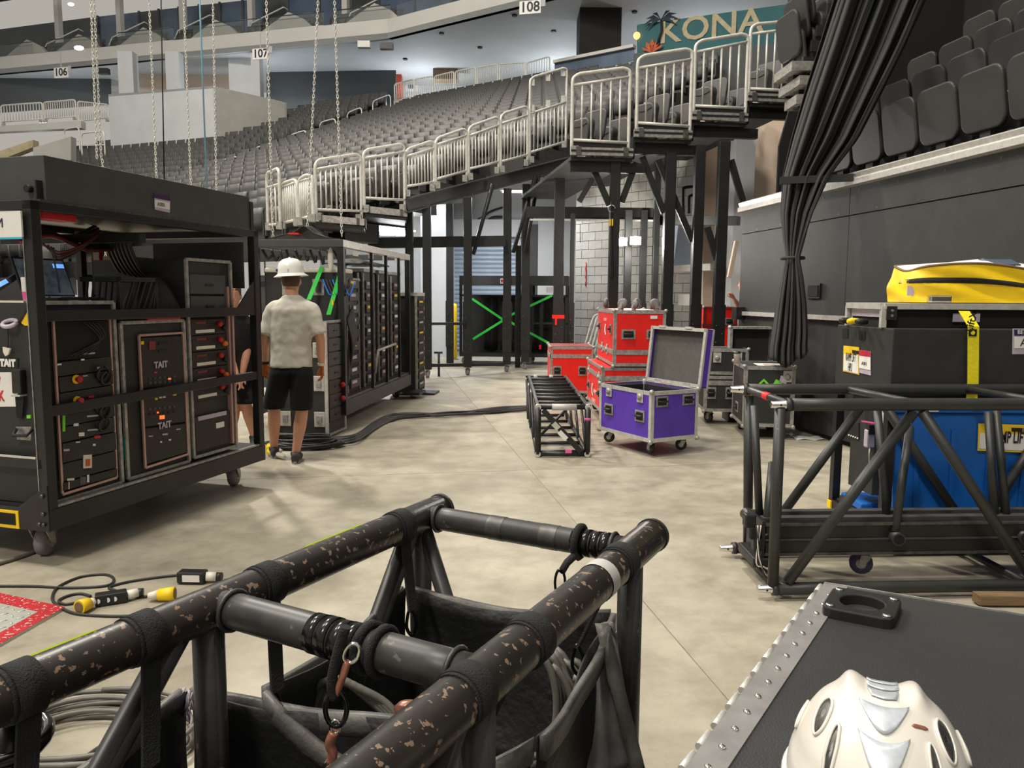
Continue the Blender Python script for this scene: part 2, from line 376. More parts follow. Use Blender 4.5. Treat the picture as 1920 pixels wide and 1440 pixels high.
# soffit: straight back from the fascia to the concourse wall, level
BK = [V((-66, 56, 13.5)), V((-34, 49, 13.5)), V((-2, 47, 13.5)), V((12, 40, 13.5)), V((24, 28, 13.5))]
so = M()
for i in range(4): so.prism([FB[i], FB[i+1], BK[i+1], BK[i]], (0, 0, .25))
struct('ceiling', so, 'soffit', label='pale underside of the balcony')
def quad(name, P, mt, t=.15, dirv=(0, 1, 0), label=None):
    return struct(name, M().prism(P, V(dirv)*t), mt, label=label)
# concourse back walls under the balcony
quad('wall_concourse', [at(-60, 215, 45), at(206, 195, 45), at(206, 120, 45), at(-60, 130, 45)], 'wall_dark', label='dark wall behind the far left landing')
quad('wall_far', [at(500, 228, 43.5), at(742, 216, 43), at(742, 118, 43), at(500, 122, 43.5)], 'wall_dark', label='dark grey wall at the back of the far stand')
quad('wall_back', [at(722, 216, 46), at(1100, 180, 46), at(1100, 50, 46), at(722, 110, 46)], 'wall_white', label='pale wall inside the upper concourse')
for x0, x1, yt, yb, Y in ((223, 251, 132, 172, 40), (312, 337, 125, 168, 40), (473, 489, 112, 212, 40), (430, 476, 108, 172, 41)):
    a, b_ = at(x0, yb, Y), at(x1, yb, Y); zt = 13.5
    o = one('concourse_column', M().bx(a.x, b_.x, Y, Y+.6, a.z-1, zt), 'wall_white', {223: 'pale column above the left end of the grey box', 312: 'pale column above the middle of the grey box', 473: 'slim white column at the right end of the grey box', 430: 'wide pale column behind the right end of the grey box'}[x0], 'column', base=(a.x, Y, a.z-1))
quad('wall_recess', [at(245, 182, 44), at(480, 166, 44), at(480, 108, 44), at(245, 118, 44)], 'tan', label='brownish back wall of the concourse above the grey box')
# grey boxed-in landing of the far stand
gb = thing('boxed_landing', 'pale grey boxed-in landing with ribbed side above the far seats', 'box', at(207, 240, 36.5))
tl, tr = at(203, 177, 36.5), at(399, 161, 34.5); bl, br = tl.copy(), tr.copy(); bl.z = at(205, 239, 36.5).z-1.6; br.z = bl.z+.3
rt = tr+V((2.2, 2.6, 0)); rb = rt.copy(); rb.z = br.z+.6
part('front_panel', M().prism([bl, br, tr, tl], (0, .15, 0)), 'wall_white', gb, world=True)
part('top_panel', M().prism([tl, tr, rt, tl+V((3, 4, 0))], (0, 0, -.1)), 'wall_white', gb, world=True)
for i in range(24):
    a = tr.lerp(rt, i/24); c = tr.lerp(rt, (i+.6)/24); z = br.z
    part('rib', M().prism([V((a.x, a.y, z)), V((c.x, c.y, z)), c, a], (.05, .12, 0)), 'wall_white', gb, world=True)
part('side_panel', M().prism([br+V((.1, .1, 0)), rb+V((.1, .1, 0)), rt+V((.1, .1, -.02)), tr+V((.1, .1, -.02))], (.06, .1, 0)), 'concrete_wall', gb, world=True)
# ramp walls at far left
for P, lab in ((((0, 283, 24), (62, 262, 25), (62, 276, 25), (0, 300, 24)), 'cream'), (((62, 277, 24), (133, 256, 25), (133, 300, 25), (62, 300, 24)), 'pale')):
    quad('wall_ramp', [at(*p) for p in P][::-1], 'mural_cream' if lab == 'cream' else 'concrete_wall', .3, label=lab+' low wall of the ramp at far left')
# ---- railings with balusters
def railing(name, label, xl, xr, Yl, Yr, top, foot, low=None, mid=None, n=7, group='railings of the side stand', mt='galv', r=.024, cat='railing', kick=None):
    """top=(pyl,pyr) of top rail, foot=(pyl,pyr) of post ends; low / mid rails likewise"""
    A, B = at(xl, foot[0], Yl), at(xr, foot[1], Yr); zt = (at(xl, top[0], Yl).z, at(xr, top[1], Yr).z)
    def pz(f, py): return A.z if py is None else 0
    o = thing(name, label, cat, A, 0, group)
    TA, TB = V((A.x, A.y, zt[0])), V((B.x, B.y, zt[1])); d = (TB-TA).normalized(); c = .11
    pts = smoothpts([A, A.lerp(TA, .6), TA-V((0, 0, c)), TA+(d-V((0, 0, 1)))*c*.29, TA+d*c], 3)+smoothpts([TB-d*c, TB+(-d-V((0, 0, 1)))*c*.29, TB-V((0, 0, c)), TB.lerp(B, .4), B], 3)
    part('frame', M().path(pts, r, 8), mt, o, world=True)
    def line(pp): return (V((A.x, A.y, at(xl, pp[0], Yl).z)), V((B.x, B.y, at(xr, pp[1], Yr).z)))
    lo = line(low); mi = line(mid) if mid else (TA, TB)
    part('bottom_rail', M().tube(lo[0], lo[1], r*.85, 8), mt, o, world=True)
    if mid: part('mid_rail', M().tube(mi[0], mi[1], r*.85, 8), mt, o, world=True)
    for i in range(1, n+1):
        t = i/(n+1); part('baluster', M().tube(lo[0].lerp(lo[1], t), mi[0].lerp(mi[1], t), r*.55, 6), mt, o, world=True)
    if kick:
        k0, k1 = line(kick); part('kick_panel', M().prism([k0, k1, lo[1]-V((0, 0, .02)), lo[0]-V((0, 0, .02))], (0, .02, 0)), 'black_matt', o, world=True)
    fa, fb = A.lerp(B, .06), A.lerp(B, .94)
    for q in (fa, fb): part('foot_clamp', M().cb(q+V((0, -.02, .06)), (.09, .07, .12)), 'alu_worn', o, world=True)
    return o
RG = [  # xl xr Yl Yr top foot low mid n
 (503, 526, 12.9, 12.3, (325, 315), (432, 430), (422, 420), (352, 345), 2, 'narrow end railing at the lower left of the side stand'),
 (529, 559, 12.4, 12.1, (345, 335), (429, 424), (418, 412), (352, 341), 7, 'short densely barred railing nearest the low end of the side stand'),
 (561, 588, 12.1, 12.0, (334, 325), (423, 416), (411, 404), (341, 333), 7, 'second short densely barred railing at the low end of the side stand'),
 (593, 678, 12.6, 13.3, (301, 288), (413, 416), (393, 396), (318, 303), 8, 'railing on the lowest platform step of the side stand'),
 (683, 759, 13.3, 13.95, (282, 269), (398, 396), (371, 375), (297, 285), 6, 'railing on the second platform step left of the sloping beam'),
 (761, 814, 14.0, 14.5, (281, 263), (370, 357), (350, 341), (294, 278), 8, 'lowest of the five railings along the sloping beam'),
 (817, 875, 14.5, 15.0, (260, 240), (354, 340), (336, 320), (272, 254), 9, 'second railing up along the sloping beam'),
 (879, 935, 15.0, 15.5, (238, 218), (338, 325), (317, 303), (255, 235), 8, 'third railing up along the sloping beam'),
 (939, 989, 15.5, 15.95, (214, 198), (324, 310), (303, 290), (232, 216), 7, 'fourth railing up along the sloping beam'),
 (993, 1061, 15.95, 16.5, (146, 126), (307, 275), (286, 265), (213, 191), 8, 'tall railing with a clear panel at the top of the sloping beam'),
 (1072, 1178, 11.5, 11.6, (140, 126), (290, 294), (262, 268), (160, 144), 5, 'railing on the lowest of the four black platform steps'),
 (1193, 1293, 11.6, 11.7, (106, 90), (256, 262), (230, 237), (128, 111), 5, 'railing on the second of the four black platform steps'),
 (1300, 1397, 11.7, 11.8, (78, 62), (223, 228), (198, 203), (98, 78), 5, 'railing on the third of the four black platform steps'),
 (1403, 1494, 11.8, 11.9, (46, 38), (188, 195), (166, 171), (64, 52), 5, 'railing on the highest platform step beside the curtain')]
for xl, xr, Yl, Yr, t_, f_, l_, m_, n_, lab in RG:
    o = railing('railing', lab, xl, xr, Yl, Yr, t_, f_, l_, m_, n_, kick=(f_[0]-10, f_[1]-10) if Yl < 12 and xl > 1000 else None, r=.026)
    if 'clear' in lab:
        P = [at(998, 203, 16), at(1056, 186, 16.5), at(1056, 137, 16.5), at(998, 155, 16)]
        part('clear_panel', M().prism(P, (0, .02, 0)), 'glass', o, world=True)
        for c_ in (P[0], P[1], P[2], P[3], (P[0]+P[1])/2, (P[2]+P[3])/2): part('clip', M().cb(c_, (.09, .05, .13)), 'alu', o, world=True)
UR = [(740, 776, 40, 39.3, (158, 149), (189, 184)), (778, 812, 39.3, 38.7, (149, 143), (184, 178)), (815, 851, 38.7, 38, (143, 134), (178, 171)), (854, 892, 38, 37.3, (134, 126), (171, 164)), (895, 933, 37.3, 36.6, (127, 120), (164, 156)), (937, 985, 36.6, 35.8, (120, 117), (156, 150)), (987, 1030, 35.8, 35, (118, 106), (150, 140))]
for i, (xl, xr, Yl, Yr, t_, f_) in enumerate(UR):
    railing('concourse_railing', ['leftmost', 'second', 'third', 'fourth', 'fifth', 'sixth', 'rightmost'][i]+' white railing along the top edge of the far stand', xl, xr, Yl, Yr, t_, f_, (f_[0]-4, f_[1]-4), None, 8, 'railings of the upper concourse', r=.035)
for i, (xl, xr, Yl, Yr, t_, f_) in enumerate([(-60, 1, 38, 37.6, (203, 198), (240, 236)), (4, 81, 37.6, 37.2, (198, 192), (236, 230)), (84, 143, 37.2, 36.8, (192, 187), (230, 225)), (148, 204, 36.8, 38.5, (190, 196), (234, 228))]):
    if i: railing('concourse_railing', ['', 'white railing at the far left landing', 'second white railing at the far left landing', 'white railing turning back beside the grey box'][i], xl, xr, Yl, Yr, t_, f_, (f_[0]-7, f_[1]-7), None, 13, 'railings of the left landing', r=.035)
quad('landing_edge', [at(-60, 250, 37.8), at(152, 240, 36.6), at(152, 226, 36.6), at(-60, 240, 37.8)], 'fascia', .4, label='pale slab edge of the far left landing')
quad('landing_slab', [at(738, 203, 39.8), at(1004, 157, 35.3), at(1004, 150, 35.3), at(738, 188, 39.8)], 'fascia', .4, label='pale slab edge above the far seats')
# ---- upper concourse objects
o = one('accent_column', M().cb(at(741, 165, 44), (.75, .5, 2.8)), 'orange_wall', 'orange-red painted column at the end of the dark far wall', 'column', base=at(741, 190, 44))
o = one('soffit_box', M().cb(at(836, 130, 43)-V((0, 0, .25)), (1.3, .8, .7)), 'wood', 'small brown box under the balcony above the white railing', 'box', base=at(836, 133, 43))
o = thing('poster', 'small bright poster behind the left end of the upper railing', 'poster', at(772, 160, 45.9)); part('sheet', M().cb(at(772, 160, 45.95), (.7, .03, .7)), 'paper', o, world=True); part('print', M().cb(at(772, 161, 45.92), (.4, .03, .3)), 'window_blue', o, world=True)
bd = M(); a = at(1086, 112, 33.8); b_ = at(1164, 112, 33.8)
bd.bx(a.x, b_.x, 33.8, 35.4, at(1100, 100, 33.8).z, 13.5); one('black_drape_booth', bd, 'black_matt', 'black square drape booth hanging below the balcony', 'drape', base=(a.x, 33.8, a.z))
sh = thing('counter_ledge', 'long white counter ledge beside the black drape booth', 'counter', at(1050, 125, 32.5))
part('ledge', M().bar(at(1040, 117, 33.5), at(1190, 87, 31.5), .3, .12), 'fascia', sh, world=True); part('front', M().prism([at(1040, 150, 33.5), at(1190, 112, 31.5), at(1190, 90, 31.5), at(1040, 120, 33.5)], (0, .1, 0)), 'window_blue', sh, world=True)
ol = one('exit_lamp', M().ball(at(1194, 67, 33), .14), 'amber_glow', 'small glowing orange lamp left of the teal mural', 'lamp', base=at(1194, 67, 33))
# teal mural with lettering and palm
mu = [at(1196, 130, 33), at(1490, 100, 30), at(1490, 6, 30), at(1196, 46, 33)]
mur = thing('mural', 'teal painted mural with cream lettering and a palm tree', 'mural', mu[0]); part('wall_panel', M().prism(mu, (0, .2, 0)), 'teal', mur, world=True)
Xd = (mu[1]-mu[0]); Xd.z = 0; Xd.normalize(); nrm = V((Xd.y, -Xd.x, 0)); Zs = V((0, 0, 1))
sl = (mu[2]-mu[3]).normalized()
kc = at(1331, 52, 31.6)+nrm*.06
text(mur, 'KONA', 1.25, 'mural_cream', kc-mu[0], sl, Zs, .02, .02, 1.12)
tk = at(1240, 84, 32.5)+nrm*.1
trunk = M().path([tk+Xd*(-.15), tk+Zs*.5+Xd*.03, tk+Zs*.95], .05, 6); part('palm_trunk', trunk, 'palm', mur, world=True)
for i in range(9):
    a = PI*(-.15+1.3*i/8); e = Xd*math.cos(a)*.75+Zs*(math.sin(a)*.45-.12); c = tk+Zs*.95
    part('palm_frond', M().prism([c, c+e*.5+Zs*.16, c+e, c+e*.5+Zs*.03], nrm*.02), 'palm', mur, world=True)
for i in range(7):
    a = PI*i/6; c = tk+Xd*(-.35)-Zs*.3; e = Xd*math.cos(a)*.5+Zs*math.sin(a)*.55
    part('bush_leaf', M().prism([c, c+e*.6+Xd*.12, c+e, c+e*.6-Xd*.12], nrm*.02), 'mural_orange', mur, world=True)
quad('wall_mural', [at(1480, 120, 29), at(1720, 90, 27), at(1720, -60, 27), at(1480, -40, 29)], 'wall_dark', label='dark wall right of the mural')
# section number boards hung under the balcony
for txt, px, py, Y in (('106', 115, 136, 40.5), ('107', 489, 101, 37.3), ('108', 994, 14, 31.2)):
    c = at(px, py, Y); o = thing('section_sign', 'hanging section board numbered %s under the balcony' % txt, 'sign', c, -.25, 'section number boards')
    part('board', M().bx(-.42, .42, -.03, .03, -.24, .24), 'paper', o); part('bracket', M().bx(.42, .6, -.02, .02, .0, .3), 'soffit', o); part('hanger', M().bx(-.02, .02, -.02, .02, .24, 13.52-c.z), 'soffit', o)
    text(o, txt, .52, 'ink', (0, -.035, 0), (1, 0, 0), (0, 0, 1), .003, .01)
for i, (px, py, Y, w) in enumerate(((683, 84, 36.5, .55), (195, 134, 41, .5), (725, 87, 37.5, .6))):
    c = at(px, py, Y); one('ceiling_speaker', M().cb(c, (w, .3, .28)), ('white_paint', 'black', 'black')[i], ('white box hung under the balcony left of the corner', 'dark projector box under the balcony beside the hanging chains', 'row of dark boxes under the balcony near its corner')[i], 'box', base=c)
# soffit downlights
for i, (px, py) in enumerate(((828, 62), (965, 28), (900, 88), (1038, 58), (760, 110), (1190, 21))):
    c = onz(px, py, 13.5); one('downlight', M().lathe([(.12, -.06), (.12, 0)], 10, c), 'ink', 'small dark downlight in the balcony underside', 'downlight', 'downlights in the balcony underside', base=c)
# ---- suites above the fascia
sd = M()
for i in range(4): sd.prism([FB[i]+V((0, .25, .6)), FB[i+1]+V((0, .25, .6)), FB[i+1]+V((1, 9, .6)), FB[i]+V((1, 9, .6))], (0, 0, .15))
struct('floor_balcony', sd, 'wall_dark', label='balcony floor above the pale front')
WB = [FB[i]+V((1, 8, .7)) for i in range(5)]
sw = M()
for p, q in zip(WB, WB[1:]): sw.prism([p, q, q+V((0, 0, 5)), p+V((0, 0, 5))], (0, .2, 0))
struct('wall_suites', sw, 'wall_dark', label='dark back wall of the balcony boxes')
def on_fb(t, off=0, dz=0):                                        # t 0..1 along the fascia seen from x=0 to x=727
    p = FB[1].lerp(FB[2], t); n = V((FB[2]-FB[1]).yxz); n = V((-(FB[2]-FB[1]).y, (FB[2]-FB[1]).x, 0)).normalized(); n = n if n.y > 0 else -n
    return p+n*off+V((0, 0, .86+dz))
D12 = (FB[2]-FB[1]).normalized(); AF = math.atan2(D12.y, D12.x)
segs = [(-.06, .085), (.13, .28), (.33, .48), (.53, .70), (.72, .85), (.87, 1.0)]
for i, (t0, t1) in enumerate(segs):
    p, q = on_fb(t0, .3), on_fb(t1, .3); o = thing('glass_balustrade', ['leftmost', 'second', 'third', 'fourth', 'fifth', 'rightmost'][i]+' glass balustrade panel with a pale foot rail on the balcony front', 'balustrade', p, 0, 'glass balustrades of the balcony')
    part('pane', M().prism([p, q, q+V((0, 0, .75)), p+V((0, 0, .75))], (0, .02, 0)), 'glass', o, world=True); part('top_rail', M().tube(p+V((0, 0, .75)), q+V((0, 0, .75)), .025, 6), 'alu_dark', o, world=True)
    part('foot_rail', M().bar(p+V((0, -.1, .05)), q+V((0, -.1, .05)), .08, .06), 'fascia', o, world=True)
p, q = FB[2]+V((.4, .3, .86)), FB[3]+V((.2, .3, .86)); o = thing('glass_balustrade', 'glass balustrade on the angled balcony front past the corner', 'balustrade', p)
part('pane', M().prism([p, q, q+V((0, 0, .75)), p+V((0, 0, .75))], (0, .02, 0)), 'glass', o, world=True); part('foot_rail', M().bar(p, q, .08, .08), 'fascia', o, world=True)
for i, t in enumerate((.05, .235, .415, .60, .84)):
    p = on_fb(t, 3.0, -.2); o = one('suite_column', M().cb(V((0, 0, 2.6)), (.3, .3, 5.4)), 'fascia', ['leftmost', 'second', 'third', 'fourth', 'rightmost'][i]+' square pale column between the balcony boxes', 'column', 'columns of the balcony', loc=p, rz=AF)
for i, t in enumerate((.0, .15, .33, .52, .70, .9)):
    p = on_fb(t+.06, .55, 0); e = D12*1.9; nn = V((-D12.y, D12.x, 0)); nn = nn if nn.y > 0 else -nn
    o = one('parapet', M().prism([p-e, p+e*.8, p+e*.45+V((0, 0, .6)), p+V((0, 0, 1.0)), p-e*.4+V((0, 0, .62))], nn*.3), 'concrete_wall', ['leftmost', 'second', 'third', 'fourth', 'fifth', 'rightmost'][i]+' grey pointed divider wall on the balcony', 'divider', 'divider walls of the balcony', base=p)
for i, t in enumerate((.02, .1, .18, .3, .36, .48, .56, .66, .76, .86, .95)):
    for r_ in range(2):
        for k2 in range(3):
            p = on_fb(t+.018*k2, .9+1.0*r_, .0+.32*r_)
            tag(link('balcony_seat', SEAT, None, p, (0, 0, AF)), 'dark seat on the balcony behind the glass', 'seat', 'seats on the balcony')
for i, (t0, t1) in enumerate(((.07, .2), (.26, .38), (.44, .57), (.63, .8), (.87, 1.05))):
    sr = on_fb(t0+.02, .9, .35); one('stair_handrail', M().path([sr, sr+D12*.15+V((0, .2, .5)), sr+D12*1.7+V((0, 1.2, 1.5)), sr+D12*1.9+V((0, 1.4, 1.4))], .04, 6), 'fascia', ['leftmost', 'second', 'third', 'fourth', 'rightmost'][i]+' sloping handrail on the balcony stairs', 'handrail', 'stair handrails of the balcony', base=sr)
    p, q = on_fb(t0, 5.5, .2), on_fb(t1, 5.5, .2); o = thing('window_%d' % (i+1), None, None, p); o['kind'] = 'structure'
    part('pane', M().prism([p, q, q+V((0, 0, 3.6)), p+V((0, 0, 3.6))], (0, .05, 0)), 'window_blue', o, world=True)
    for c_ in (p, q, (p+q)/2): part('mullion', M().cb(c_+V((0, -.05, 1.8)), (.12, .12, 3.7)), 'wall_dark', o, world=True)
for i, (px, py) in enumerate(((148, 90), (133, 8))):
    c = at(px, py, 38 if i == 0 else 44); one('suite_lamp', M().ball(c, .16 if i == 0 else .12, 8, 6, (1.4, 1, .6)), 'lamp_soft', ('bright lamp on the balcony front left', 'small lamp on the ceiling of the left balcony box')[i], 'lamp', base=c)
quad('ceiling_suites', [at(-100, 20, 46)+V((0, 0, 0)), at(760, -120, 42), at(760, -120, 42)+V((0, -7, .5)), at(-100, 20, 46)+V((0, -7, .5))], 'wall_dark', .2, (0, 0, 1), label='dark ceiling over the balcony boxes')

for i, (x_, y_) in enumerate(((-25, 42), (-13, 41), (-5, 43), (2.5, 41.5), (9, 37))):  # fill lamps added out of sight behind the seats to brighten the soffit
    c = V((x_, y_, (8.4, 9.2, 10.8, 10.9, 10.4)[i])); o = thing('soffit_fill_lamp', ['leftmost', 'second', 'middle', 'fourth', 'rightmost'][i]+' added fill lamp brightening the balcony underside', 'lamp', c, 0, 'added soffit fill lamps')
    part('bowl', M().lathe([(.05, -.2), (.2, -.05), (.24, 0)], 14), 'white_paint', o); part('lens', M().lathe([(.2, -.02), (.2, 0)], 14), 'lamp_soft', o); part('stem', M().tube((0, 0, -.2), (0, 0, -c.z), .05, 8), 'white_paint', o)
    l = bpy.data.lights.new('soffit_fill_light', 'POINT'); l.energy = 300; l.color = (.86, .93, 1); l.shadow_soft_size = .3; link('soffit_fill_light', l, o, (0, 0, .3))
# ================================================================ TUNNEL UNDER THE SIDE STAND
# ---- walls at the back of the tunnel
quad('wall_tunnel', [at(600, 700, 21.5), at(1082, 700, 21.5), at(1082, 330, 21.5), at(600, 330, 21.5)], 'wall_white', .2, label='pale wall at the back of the tunnel')
one('wall_pilaster', M().bx(at(789, 500, 19).x, at(838, 500, 19).x, 19, 21.4, 0, 4.6), 'wall_white', 'pale square pier beside the yellow post', 'pier', base=(at(810, 500, 19).x, 19, 0))
# roller door of slats
dl, dr = at(852, 470, 21.3), at(1003, 470, 21.3); zt = at(900, 445, 21.3).z
rd = thing('door_1', None, None, (dl.x, 21.3, 0)); rd['kind'] = 'structure'; rd['label'] = 'pale blue slatted roller door at the back of the tunnel'
n_ = 26
slat = M().prism([(0, 0, 0), (0, -.03, .04), (0, -.03, zt/n_-.04), (0, 0, zt/n_-.008)], (dr.x-dl.x-.5, 0, 0)).mesh('slat', 'roller')
for i in range(n_): link('slat', slat, rd, (0, 0, zt/n_*i))
part('door_frame', M().bx(-.12, 0, -.08, 0, 0, zt+.3).bx(dr.x-dl.x-.5, dr.x-dl.x-.38, -.08, 0, 0, zt+.3).bx(-.1, dr.x-dl.x-.38, -.3, 0, zt, zt+.45), 'wall_white', rd)
part('side_opening', M().bx(dr.x-dl.x-.36, dr.x-dl.x+.08, -.06, 0, 0, zt+.35), 'grey_panel', rd)
part('jamb', M().bx(dr.x-dl.x+.08, dr.x-dl.x+.5, -.14, 0, 0, zt+.7), 'wall_white', rd)
for i in range(2):
    a = at(850, 430+i*14, 21.2); part('stair_rail', M().path(smoothpts([at(846, 444+i*18, 21.2), at(903, 408+i*18, 21.2), at(921, 396+i*12, 21.2), at(942, 389+i*18, 21.2)], 4), .03, 6), 'black', rd, world=True)
# concrete block wall, each block laid
b0, b1 = V((at(1078, 600, 18.6).x, 18.6, 0)), V((at(1330, 600, 16).x, 16, 0))
bd_ = (b1-b0).normalized(); bang = math.atan2(bd_.y, bd_.x); bn = V((bd_.y, -bd_.x, 0))
wb = struct('wall_block', M().prism([b0, b1, b1-bn*.2, b0-bn*.2], (0, 0, 4.8)), 'mortar', label='grey concrete block wall at the right of the tunnel')
blk = M().bx(.006, .394, -.012, .05, .006, .194).mesh('block', 'block'); hb = M().bx(.006, .194, -.012, .05, .006, .194).mesh('block', 'block')
Lw = (b1-b0).length; cnt = 0
for c_ in range(5, 24):
    x = 0 if c_ % 2 else -.2
    while x < Lw-.3 and cnt < 299 and x < 5.9:
        q = b0+bd_*max(x, 0)
        link('block', blk if x >= 0 else hb, wb, q+bn*.01+V((0, 0, .2*c_)), (0, 0, bang)); cnt += 1; x += .4
rest = M()
for c_ in range(0, 24):
    x = 0 if c_ % 2 else -.2; i = 0
    while x < Lw-.3:
        if c_ < 5 or i >= 15:
            q = b0+bd_*max(x, 0)+bn*.006+V((0, 0, .2*c_)); R = MX.Rotation(bang, 3, 'Z'); rest.bx(.006, .394 if x >= 0 else .194, -.01, .05, .006, .194, R, q)
        x += .4; i += 1
part('block_courses', rest, 'block', wb)['kind'] = 'stuff'
one('red_scrawl', M().path([b0+bd_*.35+bn*.03+V((.02*random.uniform(-1, 1), 0, 1.75+.07*i)) for i in range(9)], .012, 5), 'ink_red', 'small red paint scrawl on the block wall', 'paint mark', base=b0+bd_*.35+bn*.03+V((0, 0, 1.75)))
for x0, mt in ((1090, 'cable'), ):
    one('pull_cord', M().tube(at(1088, 420, 17.9), at(1088, 455, 17.9), .008, 5), mt, 'thin cord hanging on the block wall', 'cord', base=at(1088, 455, 17.9))
# right of the blocks: tan and white walls, duct
quad('wall_tan', [at(1318, 600, 15.5), at(1475, 600, 14.5), at(1475, 200, 14.5), at(1318, 200, 15.5)], 'tan', .2, label='brownish wall at the right of the tunnel')
one('white_pier', M().bx(at(1372, 500, 14).x, at(1408, 500, 14).x, 14, 14.6, 0, 5), 'wall_white', 'white pier behind the black columns at the right', 'pier', base=(at(1390, 500, 14).x, 14, 0))
quad('wall_backdrop', [at(1190, 620, 26), at(1760, 620, 22), at(1760, 60, 22), at(1190, 100, 26)], 'wall_dark', .2, label='dark wall far behind the tunnel')
du = M(); c = at(1278, 480, 14.6); du.prism([at(1262, 505, 14.6), at(1308, 505, 14.6), at(1308, 455, 14.6), at(1285, 420, 14.6), at(1272, 420, 14.6)], (0, .7, 0))
one('metal_duct', du, 'roller', 'pale sheet metal duct hopper behind the black columns', 'duct', base=at(1285, 505, 14.6))
one('wall_shelf', M().bar(at(1262, 505, 14.4), at(1337, 501, 14.0), .3, .12), 'fascia', 'pale shelf ledge between the black columns', 'shelf', base=at(1300, 505, 14.3))
one('wall_shelf', M().bar(at(1280, 562, 14.2), at(1302, 562, 14.0), .25, .2), 'fascia', 'small pale bracket below the shelf ledge between the columns', 'bracket', base=at(1290, 568, 14.1))
for i, (px, yt) in enumerate(((1281, 352), (1292, 367))):
    P = [at(px, 400, 15.2), at(px, yt+8, 15.2), at(px+3, yt, 15.2), at(1308, yt-3, 15.2)]
    one('wall_pipe', M().path(smoothpts(P, 5), .03, 7), 'black', ('taller', 'shorter')[i]+' bent pipe on the block wall', 'pipe', base=P[0])
# underside of the side stand: dark ceiling over the tunnel
und = M().prism([V((1.6, 16.2, 4.75)), V((2.2, 19.5, 5.2)), V((9, 17, 7.0)), V((9, 16.4, 7.0))], (0, 0, .06))
struct('ceiling_tunnel', und, 'black_matt', label='dark underside of the side stand')
# ---- steel legs and beams
SUP = 'black steel legs under the side stand'
def leg(px, yt, yb, w, Y, label, caster=False, mt='black_steel'):
    a = at(px, yt, Y); b_ = at(px, yb, Y); wm = w*Y/F; zb = .16 if caster else 0
    o = thing('steel_leg', label, 'column', (a.x, Y, 0), 0, SUP)
    part('post', M().bx(-wm/2, wm/2, -wm/2, wm/2, zb, a.z), mt, o, bevel=.006)
    part('flange', M().bx(-wm/2-.012, wm/2+.012, -wm/2-.012, -wm/2+.01, max(zb, .4), max(zb, .4)+1.0), mt, o)
    for i in range(6):
        part('bolt', BOLT, None, o, (-wm*.3 if i % 2 else wm*.3, -wm/2-.012, .5+.12*i), (PI/2, 0, 0))
    if caster: add_caster(o, (0, 0, .16), .075, 'grey_rubber', .3)
    return o
BOLT = M().lathe([(.012, 0), (.012, .01), (.006, .014)], 6).mesh('bolt', 'alu_dark')
CASTM = {}
def add_caster(parent, loc, r=.055, mt='rubber', rz=0., fork='alu_worn', w=None):
    """swivel caster hanging below loc (its top plate)"""
    key = (round(r, 3), mt, fork)
    if key not in CASTM:
        H = r*2.35; m = M(); h = H
        m.bx(-r*.8, r*.8, -r*.8, r*.8, -.008, 0); m.lathe([(r*.5, -.03), (r*.55, -.008)], 10)
        for s_ in (-1, 1): m.prism([(r*.55*s_-.003, -r*.5, -.03), (r*.55*s_-.003, r*.45, -.03), (r*.55*s_-.003, r*.62, -(h-r)-r*.2), (r*.55*s_-.003, r*.2, -(h-r)-r*.2)], (.006, 0, 0))
        m.tube((-r*.6, r*.4, -(h-r)), (r*.6, r*.4, -(h-r)), r*.14, 6)
        wh = M(); RY = MX.Rotation(PI/2, 3, 'Y'); wh.lathe([(r*.3, -r*.42), (r*.8, -r*.38), (r, -r*.25), (r, r*.25), (r*.8, r*.38), (r*.3, r*.42)], 16, (0, 0, 0), RY)
        hub = M().lathe([(r*.45, -r*.44), (r*.45, r*.44)], 10, (0, 0, 0), RY)
        CASTM[key] = (m.mesh('caster', fork), wh.mesh('wheel', mt), hub.mesh('hub', 'alu_worn'), H)
    a, b_, c, H = CASTM[key]
    o = link('caster', a, parent, loc, (0, 0, rz)); link('wheel', b_, o, (0, r*.4, -(H-r))); link('hub', c, o, (0, r*.4, -(H-r)))
    return o
LEGS = [(767, 392, 740, 14, 14.6, 'black steel leg just right of the tall equipment frame', 0), (800, 386, 690, 15, 14.2, 'leftmost black steel leg standing on a caster', 1), (843, 375, 674, 13, 17, 'thinner black steel leg left of the yellow post', 0),
 (877, 370, 683, 15, 14.7, 'black steel leg on a caster right of the yellow post', 1), (952, 354, 681, 15, 15.4, 'black steel leg on a caster in front of the green-strapped cart', 1), (987, 346, 677, 15, 16.0, 'black steel leg with leaning tubes beside it', 1),
 (972, 460, 680, 10, 16.4, 'thin black steel leg between the two wider legs', 0), (1050, 330, 700, 18, 13.3, 'wide black steel leg with red tape tied round it', 0), (1074, 400, 690, 8, 13.6, 'slim black leg directly right of the red-taped leg', 0),
 (1154, 303, 700, 18, 11.7, 'black steel leg left of the two bright work lamps', 0), (1179, 394, 700, 13, 13.2, 'grey-lit steel leg between the two bright work lamps', 0), (1208, 394, 700, 12, 13.4, 'grey-lit steel leg right of the two bright work lamps', 0), (1234, 300, 700, 11, 13.2, 'slim steel leg against the block wall', 0),
 (1258, 287, 700, 19, 11.8, 'black steel leg behind the open purple case lid', 0), (1313, 273, 700, 18, 11.8, 'black steel leg in front of the pale shelf ledge', 0), (1358, 266, 700, 19, 11.2, 'rightmost black steel leg beside the black wall', 0)]
for px, yt, yb, w, Y, lab, ca in LEGS:
    o = leg(px, yt, yb, w, Y, lab, ca)
    if 'red tape' in lab and 'tied' in lab:
        z = at(1050, 594, 13.2).z; part('red_tape', M().bx(-.1, .1, -.1, .1, z-.03, z+.03).bx(-.06, -.03, -.115, -.1, z-.14, z), 'red', o)
